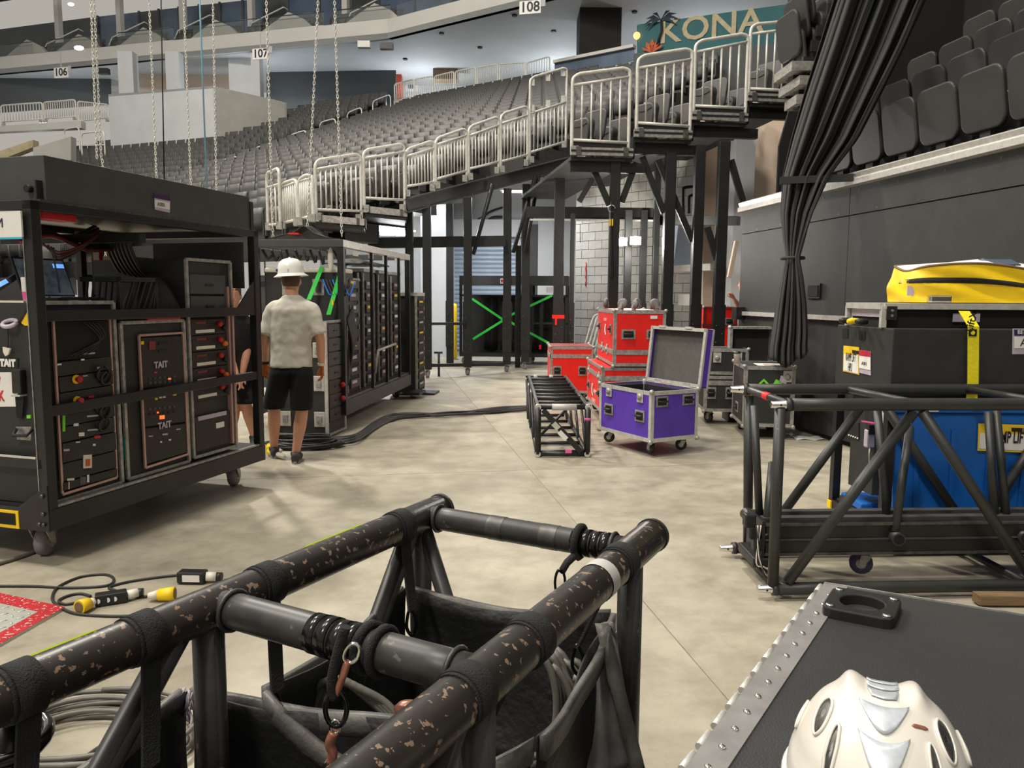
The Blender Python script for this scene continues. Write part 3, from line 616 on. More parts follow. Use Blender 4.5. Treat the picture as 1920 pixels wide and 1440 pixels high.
for px, yt, Y in ((767, 395, 14.55), (916, 362, 15.5)): pass
def beam(name, label, p, q, w, h, mt='black_steel', cat='beam', group='black beams under the side stand'):
    return one(name, M().bar(p, q, w, h), mt, label, cat, group, base=p)
beam('steel_beam', 'long black cross beam across the left legs', at(690, 456, 14.9), at(947, 452, 15.2), .16, .2)
beam('steel_beam', 'long black cross beam over the opening in front of the block wall', at(990, 398, 14.6), at(1240, 402, 13.5), .16, .2)
beam('steel_beam', 'black cross beam at the right between the columns', at(1236, 414, 13.4), at(1385, 414, 12.6), .16, .14)
beam('door_track', 'thin pale track below the long cross beam', at(995, 412, 14.4), at(1235, 414, 13.3), .05, .03, 'alu')
beam('tie_bar', 'thin black tie bar between the two caster legs at left', at(808, 607, 14.2), at(872, 607, 14.6), .07, .05)
beam('tie_bar', 'low black tie bar joining the feet of the caster legs', at(808, 685, 14.25), at(945, 683, 15.2), .07, .06)
DG = [((1004, 330), (962, 474), 15.7, 'upper leaning black tube beside the fourth caster leg'), ((1010, 330), (985, 474), 15.85, 'steeper leaning black tube beside the fourth caster leg'), ((924, 345), (887, 477), 14.9, 'leaning black tube beside the leg right of the yellow post'), ((1113, 318), (1143, 385), 11.74, 'diagonal brace rising left from the leg by the work lamps'), ((1193, 305), (1165, 380), 11.74, 'diagonal brace rising right from the leg by the work lamps'),
 ((1115, 328), (1086, 378), 13.2, 'short diagonal brace right of the red-taped leg'), ((1204, 294), (1245, 400), 11.82, 'diagonal brace rising left from the purple-lid leg'), ((1234, 300), (1298, 452), 11.85, 'long diagonal brace between the two right legs'), ((1326, 426), (1349, 503), 11.25, 'short diagonal brace beside the rightmost leg'), ((1370, 300), (1393, 380), 11.25, 'diagonal brace between the rightmost leg and the black wall'), ((1381, 452), (1367, 520), 12.6, 'tan brace behind the rightmost leg')]
for p, q, Y, lab in DG: one('diagonal_brace', M().tube(at(*p, Y), at(*q, Y), .04, 8) if 'tube' in lab else M().bar(at(*p, Y), at(*q, Y), .06, .09), 'tan' if lab.startswith('tan') else 'black_steel', lab, 'brace', 'braces under the side stand', base=at(*q, Y))
# sloping beam under the five railings
sb = thing('sloping_beam', 'grey steel channel beam sloping up under the five railings', 'beam', at(762, 384, 14))
p, q = at(762, 386, 13.95), at(1068, 306, 16.5)
part('web', M().bar(p, q, .06, .24), 'grey_panel', sb, world=True); part('top_flange', M().bar(p+V((0, -.03, .12)), q+V((0, -.03, .12)), .16, .02), 'alu_dark', sb, world=True); part('bottom_flange', M().bar(p+V((0, -.03, -.12)), q+V((0, -.03, -.12)), .16, .02), 'grey_panel', sb, world=True)
# platform steps: deck, bright nosing, dark riser
PL = [(590, 682, 12.6, 13.3, 416, 419, 'lowest platform step of the side stand under a railing', 1.6), (681, 762, 13.3, 14.0, 399, 398, 'second platform step left of the sloping beam', 1.6), (1070, 1186, 11.5, 11.6, 292, 297, 'lowest of the four black platform steps with bright nosing', 4.5), (1188, 1296, 11.6, 11.7, 258, 264, 'second of the four black platform steps with bright nosing', 4.5), (1296, 1400, 11.7, 11.8, 226, 231, 'third of the four black platform steps with bright nosing', 4.5), (1400, 1500, 11.8, 11.9, 191, 197, 'highest black platform step beside the curtain', 4.5)]
for xl, xr, Yl, Yr, yl, yr, lab, dep in PL:
    a, b_ = at(xl, yl, Yl), at(xr, yr, Yr); b_.z = a.z; o = thing('platform_step', lab, 'platform', a, 0, 'platform steps of the side stand')
    back = V((-.15*dep, dep, 0)); dn = V((0, 0, 1))
    part('deck', M().prism([a-dn*.06, b_-dn*.06, b_+back-dn*.06, a+back-dn*.06], (0, 0, .05)), 'black_panel', o, world=True)
    part('nosing', M().bar(a+V((0, -.03, .06)), b_+V((0, -.03, .06)), .06, .11), 'alu_worn', o, world=True); part('nosing_groove', M().bar(a+V((0, -.064, .065)), b_+V((0, -.064, .065)), .004, .03), 'ink', o, world=True)
    part('riser', M().prism([b_-dn*.02, b_+back-dn*.02, b_+back+dn*.3, b_+dn*.3], (.03, 0, 0)), 'black_matt', o, world=True)
    for t in (.12, .88): part('clamp', M().cb(a.lerp(b_, t)+V((0, -.07, .06)), (.07, .03, .12)), 'alu_dark', o, world=True)
    if dep > 4: part('under_beam', M().bar(a+V((0, .15, -.14)), b_+V((.2, .15, -.14)), .1, .14), 'black_steel', o, world=True)
# folded chairs standing on the platform steps behind the railings
def tip_seat(kind='near'):
    m = thing('tip_up_seat', '', 'seat')
    def rr(w, h, z0, rad, yb, tilt, n=5, nar=0):
        pts = []
        for cx, cz, a0 in ((w/2-rad, h-rad, 0), (-w/2+rad, h-rad, PI/2), (-w/2+rad+nar, rad, PI), (w/2-rad-nar, rad, 1.5*PI)):
            for i in range(n+1): a = a0+PI/2*i/n; pts.append((cx+rad*math.cos(a), yb+tilt*(cz+rad*math.sin(a)), z0+cz+rad*math.sin(a)))
        return pts
    part('backrest', M().prism(rr(.5, .5, .34, .1, .14, .16), (0, .045, 0)), 'seat_dark', m, bevel=.018, seg=3)
    sp = part('seat_pan', M().prism(rr(.43, .46, .2, .11, -.13, .04, nar=.03), (0, .14, .015)), 'seat_near', m, bevel=.025, seg=3)
    part('seam', M().path([(-.17+.34*i/10, -.135+.04*(.4-.04*math.sin(PI*i/10)), .2+.37-.035*math.sin(PI*i/10)) for i in range(11)], .004, 5), 'deep', sp)
    part('number_tag', M().cb((0, -.06, .672), (.045, .03, .012)), 'paper', sp)
    part('hinge_arm', M().bx(-.275, -.24, -.03, .16, .18, .3), 'seat_dark', m); part('hinge_arm', M().bx(.24, .275, -.03, .16, .18, .3), 'seat_dark', m)
    part('hinge_knuckle', M().lathe([(.03, -.03), (.03, .03)], 10, (.26, -.05, .27), MX.Rotation(PI/2, 3, 'Y')), 'alu_worn', m)
    part('pedestal', M().bx(-.06, .06, .08, .16, 0, .4), 'seat_dark', m)
    return m
TS = tip_seat(); used = [False]
def place_seat(loc, rz, label, group):
    o = TS if not used[0] else copy_tree(TS); used[0] = True
    o.location = loc; o.rotation_euler = (0, 0, rz); o['label'] = label; o['group'] = group; return o
for i, (px, py, Y) in enumerate(((1096, 262, 12.2), (1140, 245, 12.8), (1215, 232, 12.4), (1258, 215, 13), (1322, 205, 12.5), (1362, 190, 13.1), (700, 372, 14.2), (735, 368, 14.6), (610, 405, 13.4), (645, 398, 13.9), (1425, 178, 12.6))):
    z = [292, 292, 258, 258, 226, 226, 398, 398, 416, 416, 191][i]; Yb = [11.5, 11.5, 11.6, 11.6, 11.7, 11.7, 13.6, 13.6, 12.9, 12.9, 11.8][i]
    P = at(px, py, Y); P.z = at(px, z, Yb).z+.0
    place_seat(P, -.9, '%s grey seat behind the railing on the %s' % (('front', 'rear')[i % 2], ['lowest black platform step', 'second black platform step', 'third black platform step', 'platform step left of the sloping beam', 'lowest pale platform step of the side stand', 'highest platform step by the curtain'][i//2]), 'seats on the platform steps')
# ---- black front wall of the right-hand stand
W0 = V((3.0, 10.3, 0)); WT = V((.152, -.988, 0)); WN = V((-.988, -.152, 0)); WANG = math.atan2(WT.y, WT.x); WH = 2.62
def wp(t, off=0, z=0): return W0+WT*t+WN*off+V((0, 0, z))
wr = struct('wall_right', M().prism([wp(0, -.02, .06), wp(11.5, -.02, .06), wp(11.5, -.3, .06), wp(0, -.3, .06)], (0, 0, WH-.08)), 'black_matt', label='black front wall of the right-hand stand')
t = 0
for i, wd in enumerate((2.44, 2.44, 2.44, 2.44, 1.7)):
    part('wall_panel', M().prism([wp(t+.004, 0, .06), wp(t+wd-.004, 0, .06), wp(t+wd-.004, 0, 2.32), wp(t+.004, 0, 2.32)], WN*(-.02)), 'black_panel', wr)
    part('top_panel', M().prism([wp(t+.004, .006, 2.33), wp(t+wd-.004, .006, 2.33), wp(t+wd-.004, .006, 2.6), wp(t+.004, .006, 2.6)], WN*(-.02)), 'black_panel', wr)
    for k2 in range(8):
        part('screw', BOLT, None, wr, wp(t+.15+.3*k2, .008, 2.36 if k2 % 2 else 2.56), (PI/2, 0, WANG+PI))
    t += wd
tr_ = M(); prof = [(.03, 2.6), (.07, 2.61), (.07, 2.66), (.045, 2.68), (.06, 2.72), (.02, 2.74), (-.06, 2.74), (-.06, 2.6)]
tr_.prism([wp(0, o_, z_) for o_, z_ in prof], WT*11.5); struct('trim_1', tr_, 'alu', label='aluminium rail along the top of the black wall')
lb = thing('latch_bar', 'thin aluminium latch bar along the black wall behind the curtain', 'latch bar', wp(.05, .03, 1.3))
part('bar', M().bar(wp(.02, .03, 1.3), wp(5.3, .03, 1.3), .03, .05), 'alu', lb, world=True)
for t in (.12, 1.35): part('latch', M().cb(wp(t, .05, 1.3), (.14, .14, .16), MX.Rotation(WANG, 3, 'Z')), 'black', lb, world=True)
oh = thing('recessed_socket', 'small black recessed socket plate in the black wall beside the curtain', 'socket', wp(1.85, .01, 1.58)); R = MX.Rotation(WANG, 3, 'Z')
part('plate', M().cb(wp(1.85, .01, 1.58), (.28, .02, .16), R), 'black', oh, world=True); part('recess', M().cb(wp(1.86, .022, 1.58), (.2, .01, .12), R), 'deep', oh, world=True)
# tiers and seats of the right-hand stand
tt = M()
for r_ in range(5): tt.prism([wp(-.6, -.3-.6*r_, 2.3), wp(11.5, -.3-.6*r_, 2.3), wp(11.5, -.3-.6*(r_+1), 2.1), wp(-.6, -.3-.6*(r_+1), 2.1)], (0, 0, .46+.44*r_))
struct('grandstand_tier', tt, 'black_matt', label='dark stepped tiers behind the black wall')
struct('wall_rear', M().prism([wp(-.7, -3.5, 1.5), wp(11.5, -3.5, 1.5), wp(11.5, -3.5, 9), wp(-.7, -3.5, 9)], WN*(-.05)), 'black_matt', label='black drape wall behind the right-hand seats')
struct('wall_end', M().prism([wp(-.68, -.8, 0), wp(-.68, -3.5, 0), wp(-.68, -3.5, 9), wp(-.68, -2.2, 9), wp(-.68, -.8, 3.6)], WT*(.04)), 'black_matt', label='black end drape of the right-hand seats')
for r_ in range(5):
    for k2 in range(11):
        t = 1.05+.535*k2+.12*r_
        P = wp(t, -.55-.6*r_, 2.56+.44*r_); x, y = pix(P+V((0, 0, .4)))
        if x > 2000 or y < -60: continue
        row = ['front', 'second', 'third', 'fourth', 'fifth'][r_]
        place_seat(P, WANG+PI, '%s seat from the curtain in the %s row above the black wall' % (['first', 'second', 'third', 'fourth', 'fifth', 'sixth', 'seventh', 'eighth', 'ninth', 'tenth', 'eleventh'][k2], row), '%s row above the black wall' % row)
# row noses poking out left of the curtain
for i, (x0, y0, x1, y1) in enumerate(((1471, 148, 1506, 123), (1479, 176, 1520, 150), (1491, 200, 1515, 185))):
    one('row_nosing', M().bar(at(x0, y0, 9.6), at(x1, y1, 9.0), .25, .1), 'alu_worn', ['upper', 'middle', 'lower'][i]+' aluminium row nosing poking out left of the curtain', 'nosing', base=at(x0, y0, 9.6))
for i, (px, py) in enumerate(((1510, 70), (1520, 105), (1525, 40), (1535, 12))):
    P = at(px, py, 9.3); P.z -= .6; place_seat(P, WANG+PI, ['third highest', 'lowest', 'second highest', 'highest'][i]+' folded dark seat peeking out left of the curtain', 'seats left of the curtain')
# ---- curtain
CL = [(-500, 1716, 1985), (-40, 1573, 1757), (0, 1562, 1737), (87, 1535, 1698), (173, 1508, 1655), (260, 1483, 1610), (330, 1467, 1556), (400, 1463, 1524), (450, 1468, 1508), (484, 1474, 1498), (520, 1465, 1505), (570, 1455, 1511), (619, 1447, 1514), (656, 1441, 1513), (690, 1440, 1514)]
def cx(v, k):
    y = -500+v*1190
    for (a, b0_, c0), (d_, e_, f_) in zip(CL, CL[1:]):
        if y <= d_:
            t = (y-a)/(d_-a); return (b0_+(e_-b0_)*t) if k == 0 else (c0+(f_-c0)*t)
    return CL[-1][1+k]
def curtain(u, v):
    y = -500+v*1190; l, r = cx(v, 0), cx(v, 1); px = l+(r-l)*u
    pinch = (r-l)/190; amp = .02+.09*min(1, pinch*1.5)
    ph = 2*PI*(u*4.3+.9*u*u)+1.1*math.sin(4*u*PI+v*1.5); Y = 8.15-.35*u+amp*(math.sin(ph)+.35*math.sin(2.7*ph+2+v)+.2*math.sin(5.3*ph+4*v))
    if v > .957: y -= (26*max(0, u-.62)/.38+10*math.sin(7*u)**2+18*max(0, .25-u)/.25)*(v-.957)/.043
    return at(px, y, Y)
cu = thing('curtain', 'long charcoal curtain tied back against the end of the black wall', 'curtain', at(1475, 690, 8.1))
part('drape', M().sheet(curtain, 130, 90, .008), 'drape', cu, world=True)
part('tie_band', M().path([at(1486, 484, 8.0)+V((.1*math.cos(a)*1.05, .12*math.sin(a), 0)) for a in [2*PI*i/16 for i in range(16)]], .018, 6, closed=True), 'drape', cu, world=True)
one('hold_back_bar', M().bar(at(1462, 339, 7.95), at(1600, 333, 7.75), .05, .07), 'black', 'black hold-back bar running from the curtain to the seats', 'bar', base=at(1462, 339, 7.95))
# ---- yellow bollard, barricades, work lamps
bo = thing('bollard', 'yellow painted steel bollard by the roller door', 'bollard', (at(856, 672, 19).x, 18.4, 0)); part('post', M().lathe([(.055, 0), (.055, 1.25), (.045, 1.31), (.02, 1.33)], 14), 'yellow', bo); part('base_plate', M().lathe([(.1, 0), (.1, .015)], 14), 'alu_dark', bo)
for i in range(4):
    B_ = at(1086+7*i, 652, 16.6-.12*i); o = thing('crowd_barrier', ['frontmost', 'second', 'third', 'rearmost'][3-i]+' leaning steel crowd barrier beside the red cases', 'barrier', (B_.x, B_.y, 0), 0, 'leaning steel barriers')
    P = [V((0, 0, .05)), V((.32, .1, 1.12)), V((.62, .1, 1.12)), V((.45, 0, .05))]
    part('frame', M().path(smoothpts([P[0], P[0].lerp(P[1], .5), P[1]-V((.03, 0, .1)), P[1]+V((.06, 0, 0)), P[2]-V((.06, 0, 0)), P[2]-V((0, 0, .1)), P[3].lerp(P[2], .5), P[3]], 3), .022, 8), 'galv', o)
    part('rail', M().tube(P[0], P[3], .02, 8), 'galv', o)
    for k2 in range(1, 5): part('bar', M().tube(P[0].lerp(P[3], k2/5), P[1].lerp(P[2], k2/5), .011, 6), 'galv', o)
def work_lamp(px, py, Y, label, en, r=.09):
    c = at(px, py, Y); o = thing('work_lamp', label, 'lamp', c, 0)
    part('housing', M().bx(-r, r, .02, .14, -r*.75, r*.75), 'black', o); part('lens', M().ball((0, -.01, 0), r*.8, 14, 10, (1, .5, .95)), 'lamp_glow', o)
    l = bpy.data.lights.new('work_light', 'POINT'); l.energy = en; l.color = (1, .96, .88); l.shadow_soft_size = .12
    lo = link('work_light', l, o, (0, -.2, 0)); return o
work_lamp(1166, 453, 12.6, 'left one of two bright work lamps in front of the block wall', 65); work_lamp(1192, 451, 12.6, 'right one of two bright work lamps in front of the block wall', 65)
for i, (px, py) in enumerate(((727, 437), (753, 438))):
    c = at(px, py, 16.5); o = thing('tube_lamp', ('left', 'right')[i]+' bright tube lamp under the side stand', 'lamp', c); part('tube', M().bx(-.16+.05*i, .16-.05*i, -.04, .04, -.04, .04), 'lamp_glow', o); part('reflector', M().bx(-.3, .3, -.05, .05, .04, .07), 'white_paint', o)
    l = bpy.data.lights.new('tube_light', 'POINT'); l.energy = 90; l.color = (.95, .97, 1); l.shadow_soft_size = .2; link('tube_light', l, o, (0, -.25, -.1))
for i, (x_, y_, z_) in enumerate(((.2, 18.2, 3.9), (-2.2, 19.2, 3.9))):                                           # ceiling lamps of the tunnel behind the legs
    o = thing('tunnel_lamp', ('right', 'left')[i]+' ceiling lamp deep in the tunnel', 'lamp', (x_, y_, z_)); part('housing', M().bx(-.5, .5, -.08, .08, .02, .08), 'white_paint', o); part('tube', M().bx(-.45, .45, -.04, .04, -.02, .02), 'lamp_soft', o)
    l = bpy.data.lights.new('tunnel_light', 'AREA'); l.energy = 110; l.size = .9; l.color = (.95, .97, 1); link('tunnel_light', l, o, (0, 0, -.04))
th = thing('tee_stand', 'small black T-shaped stand on the floor beside the caster leg', 'stand', (onz(823, 706).x, onz(823, 706).y, 0)); part('post', M().tube((0, 0, 0), (0, 0, .45), .022, 8), 'black', th); part('cross_bar', M().tube((-.09, 0, .45), (.07, 0, .45), .02, 8), 'black', th)
for i in range(2):
    P = [at(1146, 378, 11.6), at(1146, 405+15*i, 11.6), at(1145+3*i, 470+30*i, 11.6), at(1146+2*i, 520, 11.6)]
    one('hanging_strap', M().path(smoothpts(P, 4), .014, 6), 'black', ('thin', 'looped')[i]+' black strap hanging on the leg by the work lamps', 'strap', base=P[-1])
one('hook', M().path(arc(at(1147, 391, 11.6), .05, 0, 1.6*PI, 10, (1, 0, 0), (0, 0, 1)), .012, 6), 'chrome', 'bright hook on the leg by the work lamps', 'hook', base=at(1147, 391, 11.6)); one('hook_tag', M().cb(at(1146, 417, 11.61), (.05, .04, .1)), 'yellow', 'small yellow tag on the strap by the work lamps', 'tag', base=at(1146, 417, 11.61))
# ---- hanging chains and rope
LINK = None
def chain(name, label, p, q, mt='galv', pitch=.038, r=.005):
    p, q = V(p), V(q); d = (q-p); L_ = d.length; d.normalize(); x, y = frame_of(d); m = M(); n = int(L_/pitch)
    for i in range(n):
        c = p+d*(pitch*(i+.5)); w = x if i % 2 else y; P = []
        for a in range(8):
            th_ = 2*PI*a/8; P.append(c+d*(pitch*.68*math.cos(th_))+w*(.0125*math.sin(th_)))
        m.path(P, r, 4, closed=True)
    return one(name, m, mt, label, 'chain', 'hoist chains hanging from the roof', base=q)
CH = [((170, -10), (182, 300), 9.5, 'leftmost of the paired hoist chains at far left'), ((176, -10), (190, 300), 9.6, 'right one of the paired hoist chains at far left'), ((279, -10), (294, 345), 10.5, 'hoist chain hanging in front of the grey box'), ((344, -10), (358, 350), 10.8, 'hoist chain just left of the pale blue rope'), ((399, -10), (406, 370), 10.8, 'hoist chain just right of the pale blue rope'), ((499, -10), (512, 450), 9.4, 'hoist chain crossing the section board 107'), ((597, -10), (575, 452), 9.6, 'slanting hoist chain that lands on the tall equipment frame'), ((627, -10), (641, 446), 9.6, 'rightmost hoist chain above the tall equipment frame')]
for a, b_, Y, lab in CH: p_, q_ = at(*a, Y), at(*b_, Y); chain('hoist_chain', lab, p_+(p_-q_).normalized()*2.2, q_)
chain('hoist_chain', 'chain hanging inside the big equipment cart behind its red strap', at(192, 300, 9.6), onz(208, 783))
one('rope', M().tube(at(362, -330, 10.8), at(388, 360, 10.8), .011, 6), 'rope_blue', 'pale blue rope hanging among the hoist chains', 'rope', base=at(388, 360, 10.8))
one('roof_cable', M().tube(at(296, -330, 20), at(308, 345, 20), .016, 5), 'cable', 'thin dark cable hanging right of the leftmost single chain', 'cable', base=at(308, 345, 20))
# ================================================================ EQUIPMENT CARTS ON THE LEFT
def axes(rz): return V((math.cos(rz), math.sin(rz), 0)), V((-math.sin(rz), math.cos(rz), 0))
def hit(px, py, P0, n):
    d = ray(px, py); o = V((0, 0, CAMH)); return o+d*((V(P0)-o).dot(n)/d.dot(n))
C1 = V((-2.53, 4.13, 0)); R1 = -math.atan2(.285, .9586); X1, Y1 = axes(R1)
def cs(px, py, x=0.0):                                             # picture point -> (x, y, z) on the cart's long side
    q = hit(px, py, C1+X1*x, X1); return V((x, (q-C1).dot(Y1), q.z))
def ce(px, py, y=0.0):                                             # ... on the cart's near end
    q = hit(px, py, C1+Y1*y, -Y1); return V(((q-C1).dot(X1), y, q.z))
cart = thing('equipment_cart', 'big black steel equipment cart with a dark grey hood at the left', 'cart', C1, R1)
w = .06; CW = -1.25
def cpost(x, y, z0=.2, z1=1.97, name='post'): part(name, M().bx(x-w, x, y, y+w, z0, z1), 'black_steel', cart, bevel=.004)
for x in (0, CW+w):
    for y in (0, 2.0-w): cpost(x, y)
def crail(name, a, b_, h=.05, d=.05, mt='black_steel'): part(name, M().bar(a, b_, d, h), mt, cart, bevel=.004)
for x in (-w/2, CW+w/2):
    crail('bottom_rail', (x, 0, .26), (x, 2, .26), .12, .07); crail('top_rail', (x, 0, 1.965), (x, 2, 1.965), .05, .06)
for y in (w/2, 2-w/2):
    crail('bottom_rail', (CW, y, .26), (0, y, .26), .12, .07); crail('top_rail', (CW, y, 1.965), (0, y, 1.965), .05, .06)
crail('side_rail', (-.02, .03, 1.38), (-.02, 1.97, 1.375), .06, .03); crail('side_rail', (-.02, .04, .86), (-.02, 1.98, .88), .06, .03)
crail('end_rail', (CW, .02, .575), (-.03, .02, .575), .06, .04)
part('end_rail_edge', M().bar((CW, -.002, .607), (-.07, -.002, .607), .006, .012), 'alu', cart)
part('deck', M().bx(CW+.03, -.03, .03, 1.97, .29, .33), 'black_panel', cart)
part('deck_edge', M().bx(-.028, -.004, .06, 1.95, .322, .336), 'alu_worn', cart)
part('gusset_plate', M().prism([(-.005, 1.94, 1.62), (-.005, 1.94, 1.4), (-.005, 1.72, 1.4)], (-.01, 0, 0)), 'black_steel', cart)
part('corner_plate', M().prism([(.001, -.004, .2), (.001, -.004, .46), (-.2, -.004, .33), (-.2, -.004, .2)], (0, -.006, 0)), 'black_steel', cart)
for q in ((-.03, .24), (-.03, .3), (-.06, .24), (-.03, .4)): part('bolt', BOLT, None, cart, (q[0], -.01, q[1]), (PI/2, 0, 0))
part('fork_pocket', M().bx(-.5, -.21, -.012, .02, .2, .3), 'yellow', cart); part('fork_pocket_hole', M().bx(-.48, -.23, -.016, .0, .22, .285), 'deep', cart)
part('worn_edge', M().bx(-.063, -.058, -.004, .004, .35, 1.9), 'alu_worn', cart)
hood = part('hood', M().bx(CW-.02, .0, .1, 1.9, 1.99, 2.235), 'grey_panel', cart, bevel=.004)
part('hood_lip', M().bx(CW, .002, .06, 1.96, 1.985, 2.0), 'alu_dark', cart); part('hood_end', M().bx(-.3, .006, 1.9, 1.935, 1.99, 2.2), 'black', cart)
part('hood_knob', M().lathe([(.02, 0), (.02, .03)], 10, (-.1, .1, 2.06), MX.Rotation(PI/2, 3, 'X')), 'ink', hood); part('hood_latch', M().bx(-.028, -.018, .06, .1, 1.99, 2.1), 'black', hood)
ll = M().prism([cs(289, 362, .003), cs(319, 368, .003), cs(318, 399, .003), cs(290, 393, .003)], (.002, 0, 0)); lbl = part('hood_label', ll, 'label_grey', hood)
part('label_band', M().prism([cs(289, 362, .005), cs(319, 368, .005), cs(319, 377, .005), cs(289, 371, .005)], (.001, 0, 0)), 'ink_purple', hood); part('label_field', M().prism([cs(290, 374, .005), cs(318, 380, .005), cs(318, 393, .005), cs(290, 388, .005)], (.001, 0, 0)), 'paper', hood)
text(hood, 'A001', .035, 'ink', cs(303, 384, .007), (0, 1, 0), (0, 0, 1), .0005)
for x in (-.2, CW+.2):
    for y in (.12, 1.85): add_caster(cart, (x, y, .2), .085, 'grey_rubber', .5+x)
part('red_lamp', M().cb(cs(97, 403, -.12), (.12, .22, .06)), 'red_dark', cart)
# sign on the near end
sg = part('sign_board', M().bx(-.62, -.035, -.03, -.02, 1.79, 1.93), 'paper', cart); text(sg, 'M', .07, 'ink_purple', ce(9, 420)+V((0, -.032, 0)), (1, 0, 0), (0, 0, 1), .001); part('sign_edge', M().bx(-.62, -.035, -.031, -.02, 1.785, 1.795), 'cyan', sg)
# inside beams, cables over the racks
crail('inner_beam', (-.1, .9, 1.86), (CW, .9, 1.86), .06, .06); yi = cs(153, 500, -1.0).y; crail('inner_post', (-1.0, yi, .3), (-1.0, yi, 1.95)); crail('inner_shelf', (-1.0, yi, 1.62), (-.9, 1.9, 1.62), .04, .03)
part('inner_panel', M().prism([(-.08, 1.9, 1.55), (-.08, 1.9, 1.9), (-.9, 1.9, 1.9), (-.9, 1.9, 1.55)], (0, .02, 0)), 'grey_panel', cart)
for i in range(9):
    a = V((-.25-.04*i, .15+.02*i, 1.78+.012*i)); P = [a, a+V((-.1, .3, .06)), a+V((-.2, .65, .0)), a+V((-.3, 1.0, .03+.01*i))]
    one('loom_cable', M().path(smoothpts(P, 4), .012, 5), 'cable' if i % 3 else 'rust_case', 'cable in the loom slung under the hood of the big cart', 'cable', 'cable loom under the hood', loc=C1, rz=R1)
for i in range(7):
    a = V((-.3-.05*i, .98+.02*i, 1.9)); P = [a, a+V((0, .05, -.14)), a+V((-.02, .16, -.25)), a+V((-.05, .32, -.3))]
    one('drop_cable', M().path(smoothpts(P, 4), .014, 5), 'cable', 'cable dropping from the hood behind the milk crate', 'cable', 'cables dropping from the hood', loc=C1, rz=R1)
for i in range(4):
    P = [cs(70+10*i, 452+4*i, -.3), cs(110, 472+5*i, -.3), cs(150, 462+2*i, -.3), cs(185, 440, -.3)]; o = one('loop_cable', M().path(smoothpts(P, 5), .006, 5), 'cable' if i % 2 else 'rust_case', 'thin looping cable behind the near cart post', 'cable', 'thin loops behind the near cart post', loc=C1, rz=R1)
one('ratchet_strap', M().prism([cs(185, 462, -.9), cs(191, 462, -.9), cs(194, 552, -.9), cs(188, 552, -.9)], (.004, 0, 0)), 'red_dark', 'red ratchet strap hanging inside the big cart', 'strap', loc=C1, rz=R1)
for i, (p0, p1, p2) in enumerate((((96, 462), (108, 520), (112, 548)), ((172, 465), (176, 520), (178, 556)))):
    one('drop_lead', M().path(smoothpts([cs(*p0, -.2), cs(*p1, -.2), cs(*p2, -.2)], 5), .005, 5), 'cable', ('black lead dropping beside the laptop', 'black lead dropping in front of the inner post')[i], 'cable', loc=C1, rz=R1)
# ---- racks on the cart
def rack(name, label, y0, y1, z0, z1, edge='alu_worn', depth=.8, x=-.06):
    o = thing(name, label, 'rack', C1+X1*x+Y1*y0+V((0, 0, z0)), R1, 'racks on the big cart'); W_ = y1-y0; H_ = z1-z0
    part('body', M().bx(-depth, -.012, 0, W_, 0, H_), 'black_panel', o)
    for a, b_ in (((0, 0, 0), (0, 0, H_)), ((0, W_, 0), (0, W_, H_)), ((0, 0, 0), (0, W_, 0)), ((0, 0, H_), (0, W_, H_))): part('edge_trim', M().bar(a, b_, .022, .022), edge, o, bevel=.003)
    return o
def rk(px, py, y0, z0, x=-.06): q = cs(px, py, x); return q.y-y0, q.z-z0
def rpoly(o, pts, mt, y0, z0, dx=.004, t=.006, name='panel', bevel=0):
    P = [V((dx,)+rk(px, py, y0, z0)) for px, py in pts]; return part(name, M().prism(P, (t, 0, 0)), mt, o, bevel=bevel)
# rack 1: left
y0, z0 = .05, .335; r1 = rack('flight_rack', 'left rack on the big cart with a dark open top bay and red stop buttons', y0, .585, z0, 1.45)
for a, b_ in (((95, 587), (203, 587)), ((97, 590), (115, 925)), ((115, 927), (217, 895)), ((203, 588), (217, 895))):
    P = [V((.006,)+rk(*p, y0, z0)) for p in (a, b_)]; part('door_frame', M().bar(P[0], P[1], .012, .014), 'pink_edge', r1)
rpoly(r1, [(101, 603), (200, 601), (206, 668), (104, 676)], 'deep', y0, z0, name='open_bay')
for i, (a, b_) in enumerate((((104, 680), (206, 668)), ((106, 708), (208, 694)), ((109, 738), (209, 722)), ((110, 768), (210, 750)), ((111, 802), (212, 782)), ((113, 832), (213, 810)), ((114, 870), (215, 845)), ((115, 905), (216, 878)))):
    n = [(106, 706), (109, 736), (110, 766), (111, 800), (113, 830), (114, 868), (115, 903), (115, 920)][i]; m_ = [(208, 692), (209, 720), (210, 748), (212, 780), (213, 808), (215, 843), (216, 876), (216, 892)][i]
    rpoly(r1, [a, b_, m_, n], 'rack_face', y0, z0, .004, .008+.004*(i % 2), 'rack_unit', .002)
def estop(o, px, py, y0, z0, r=.02):
    y, z = rk(px, py, y0, z0); e = part('stop_button', M().lathe([(r*1.3, 0), (r*1.3, .008)], 12, (.014, y, z), MX.Rotation(PI/2, 3, 'Y')), 'yellow', o); part('red_cap', M().lathe([(r*.6, .008), (r*.6, .025), (r, .025), (r*.95, .036), (r*.5, .042)], 12, (.014, y, z), MX.Rotation(PI/2, 3, 'Y')), 'red_dark', e)
def tagp(o, px, py, wpx, hpx, mt, y0, z0, name='marker', dx=.014): return rpoly(o, [(px, py), (px+wpx, py-wpx*.08), (px+wpx, py+hpx-wpx*.08), (px, py+hpx)], mt, y0, z0, dx, .003, name)
estop(r1, 138, 711, y0, z0); estop(r1, 140, 751, y0, z0)
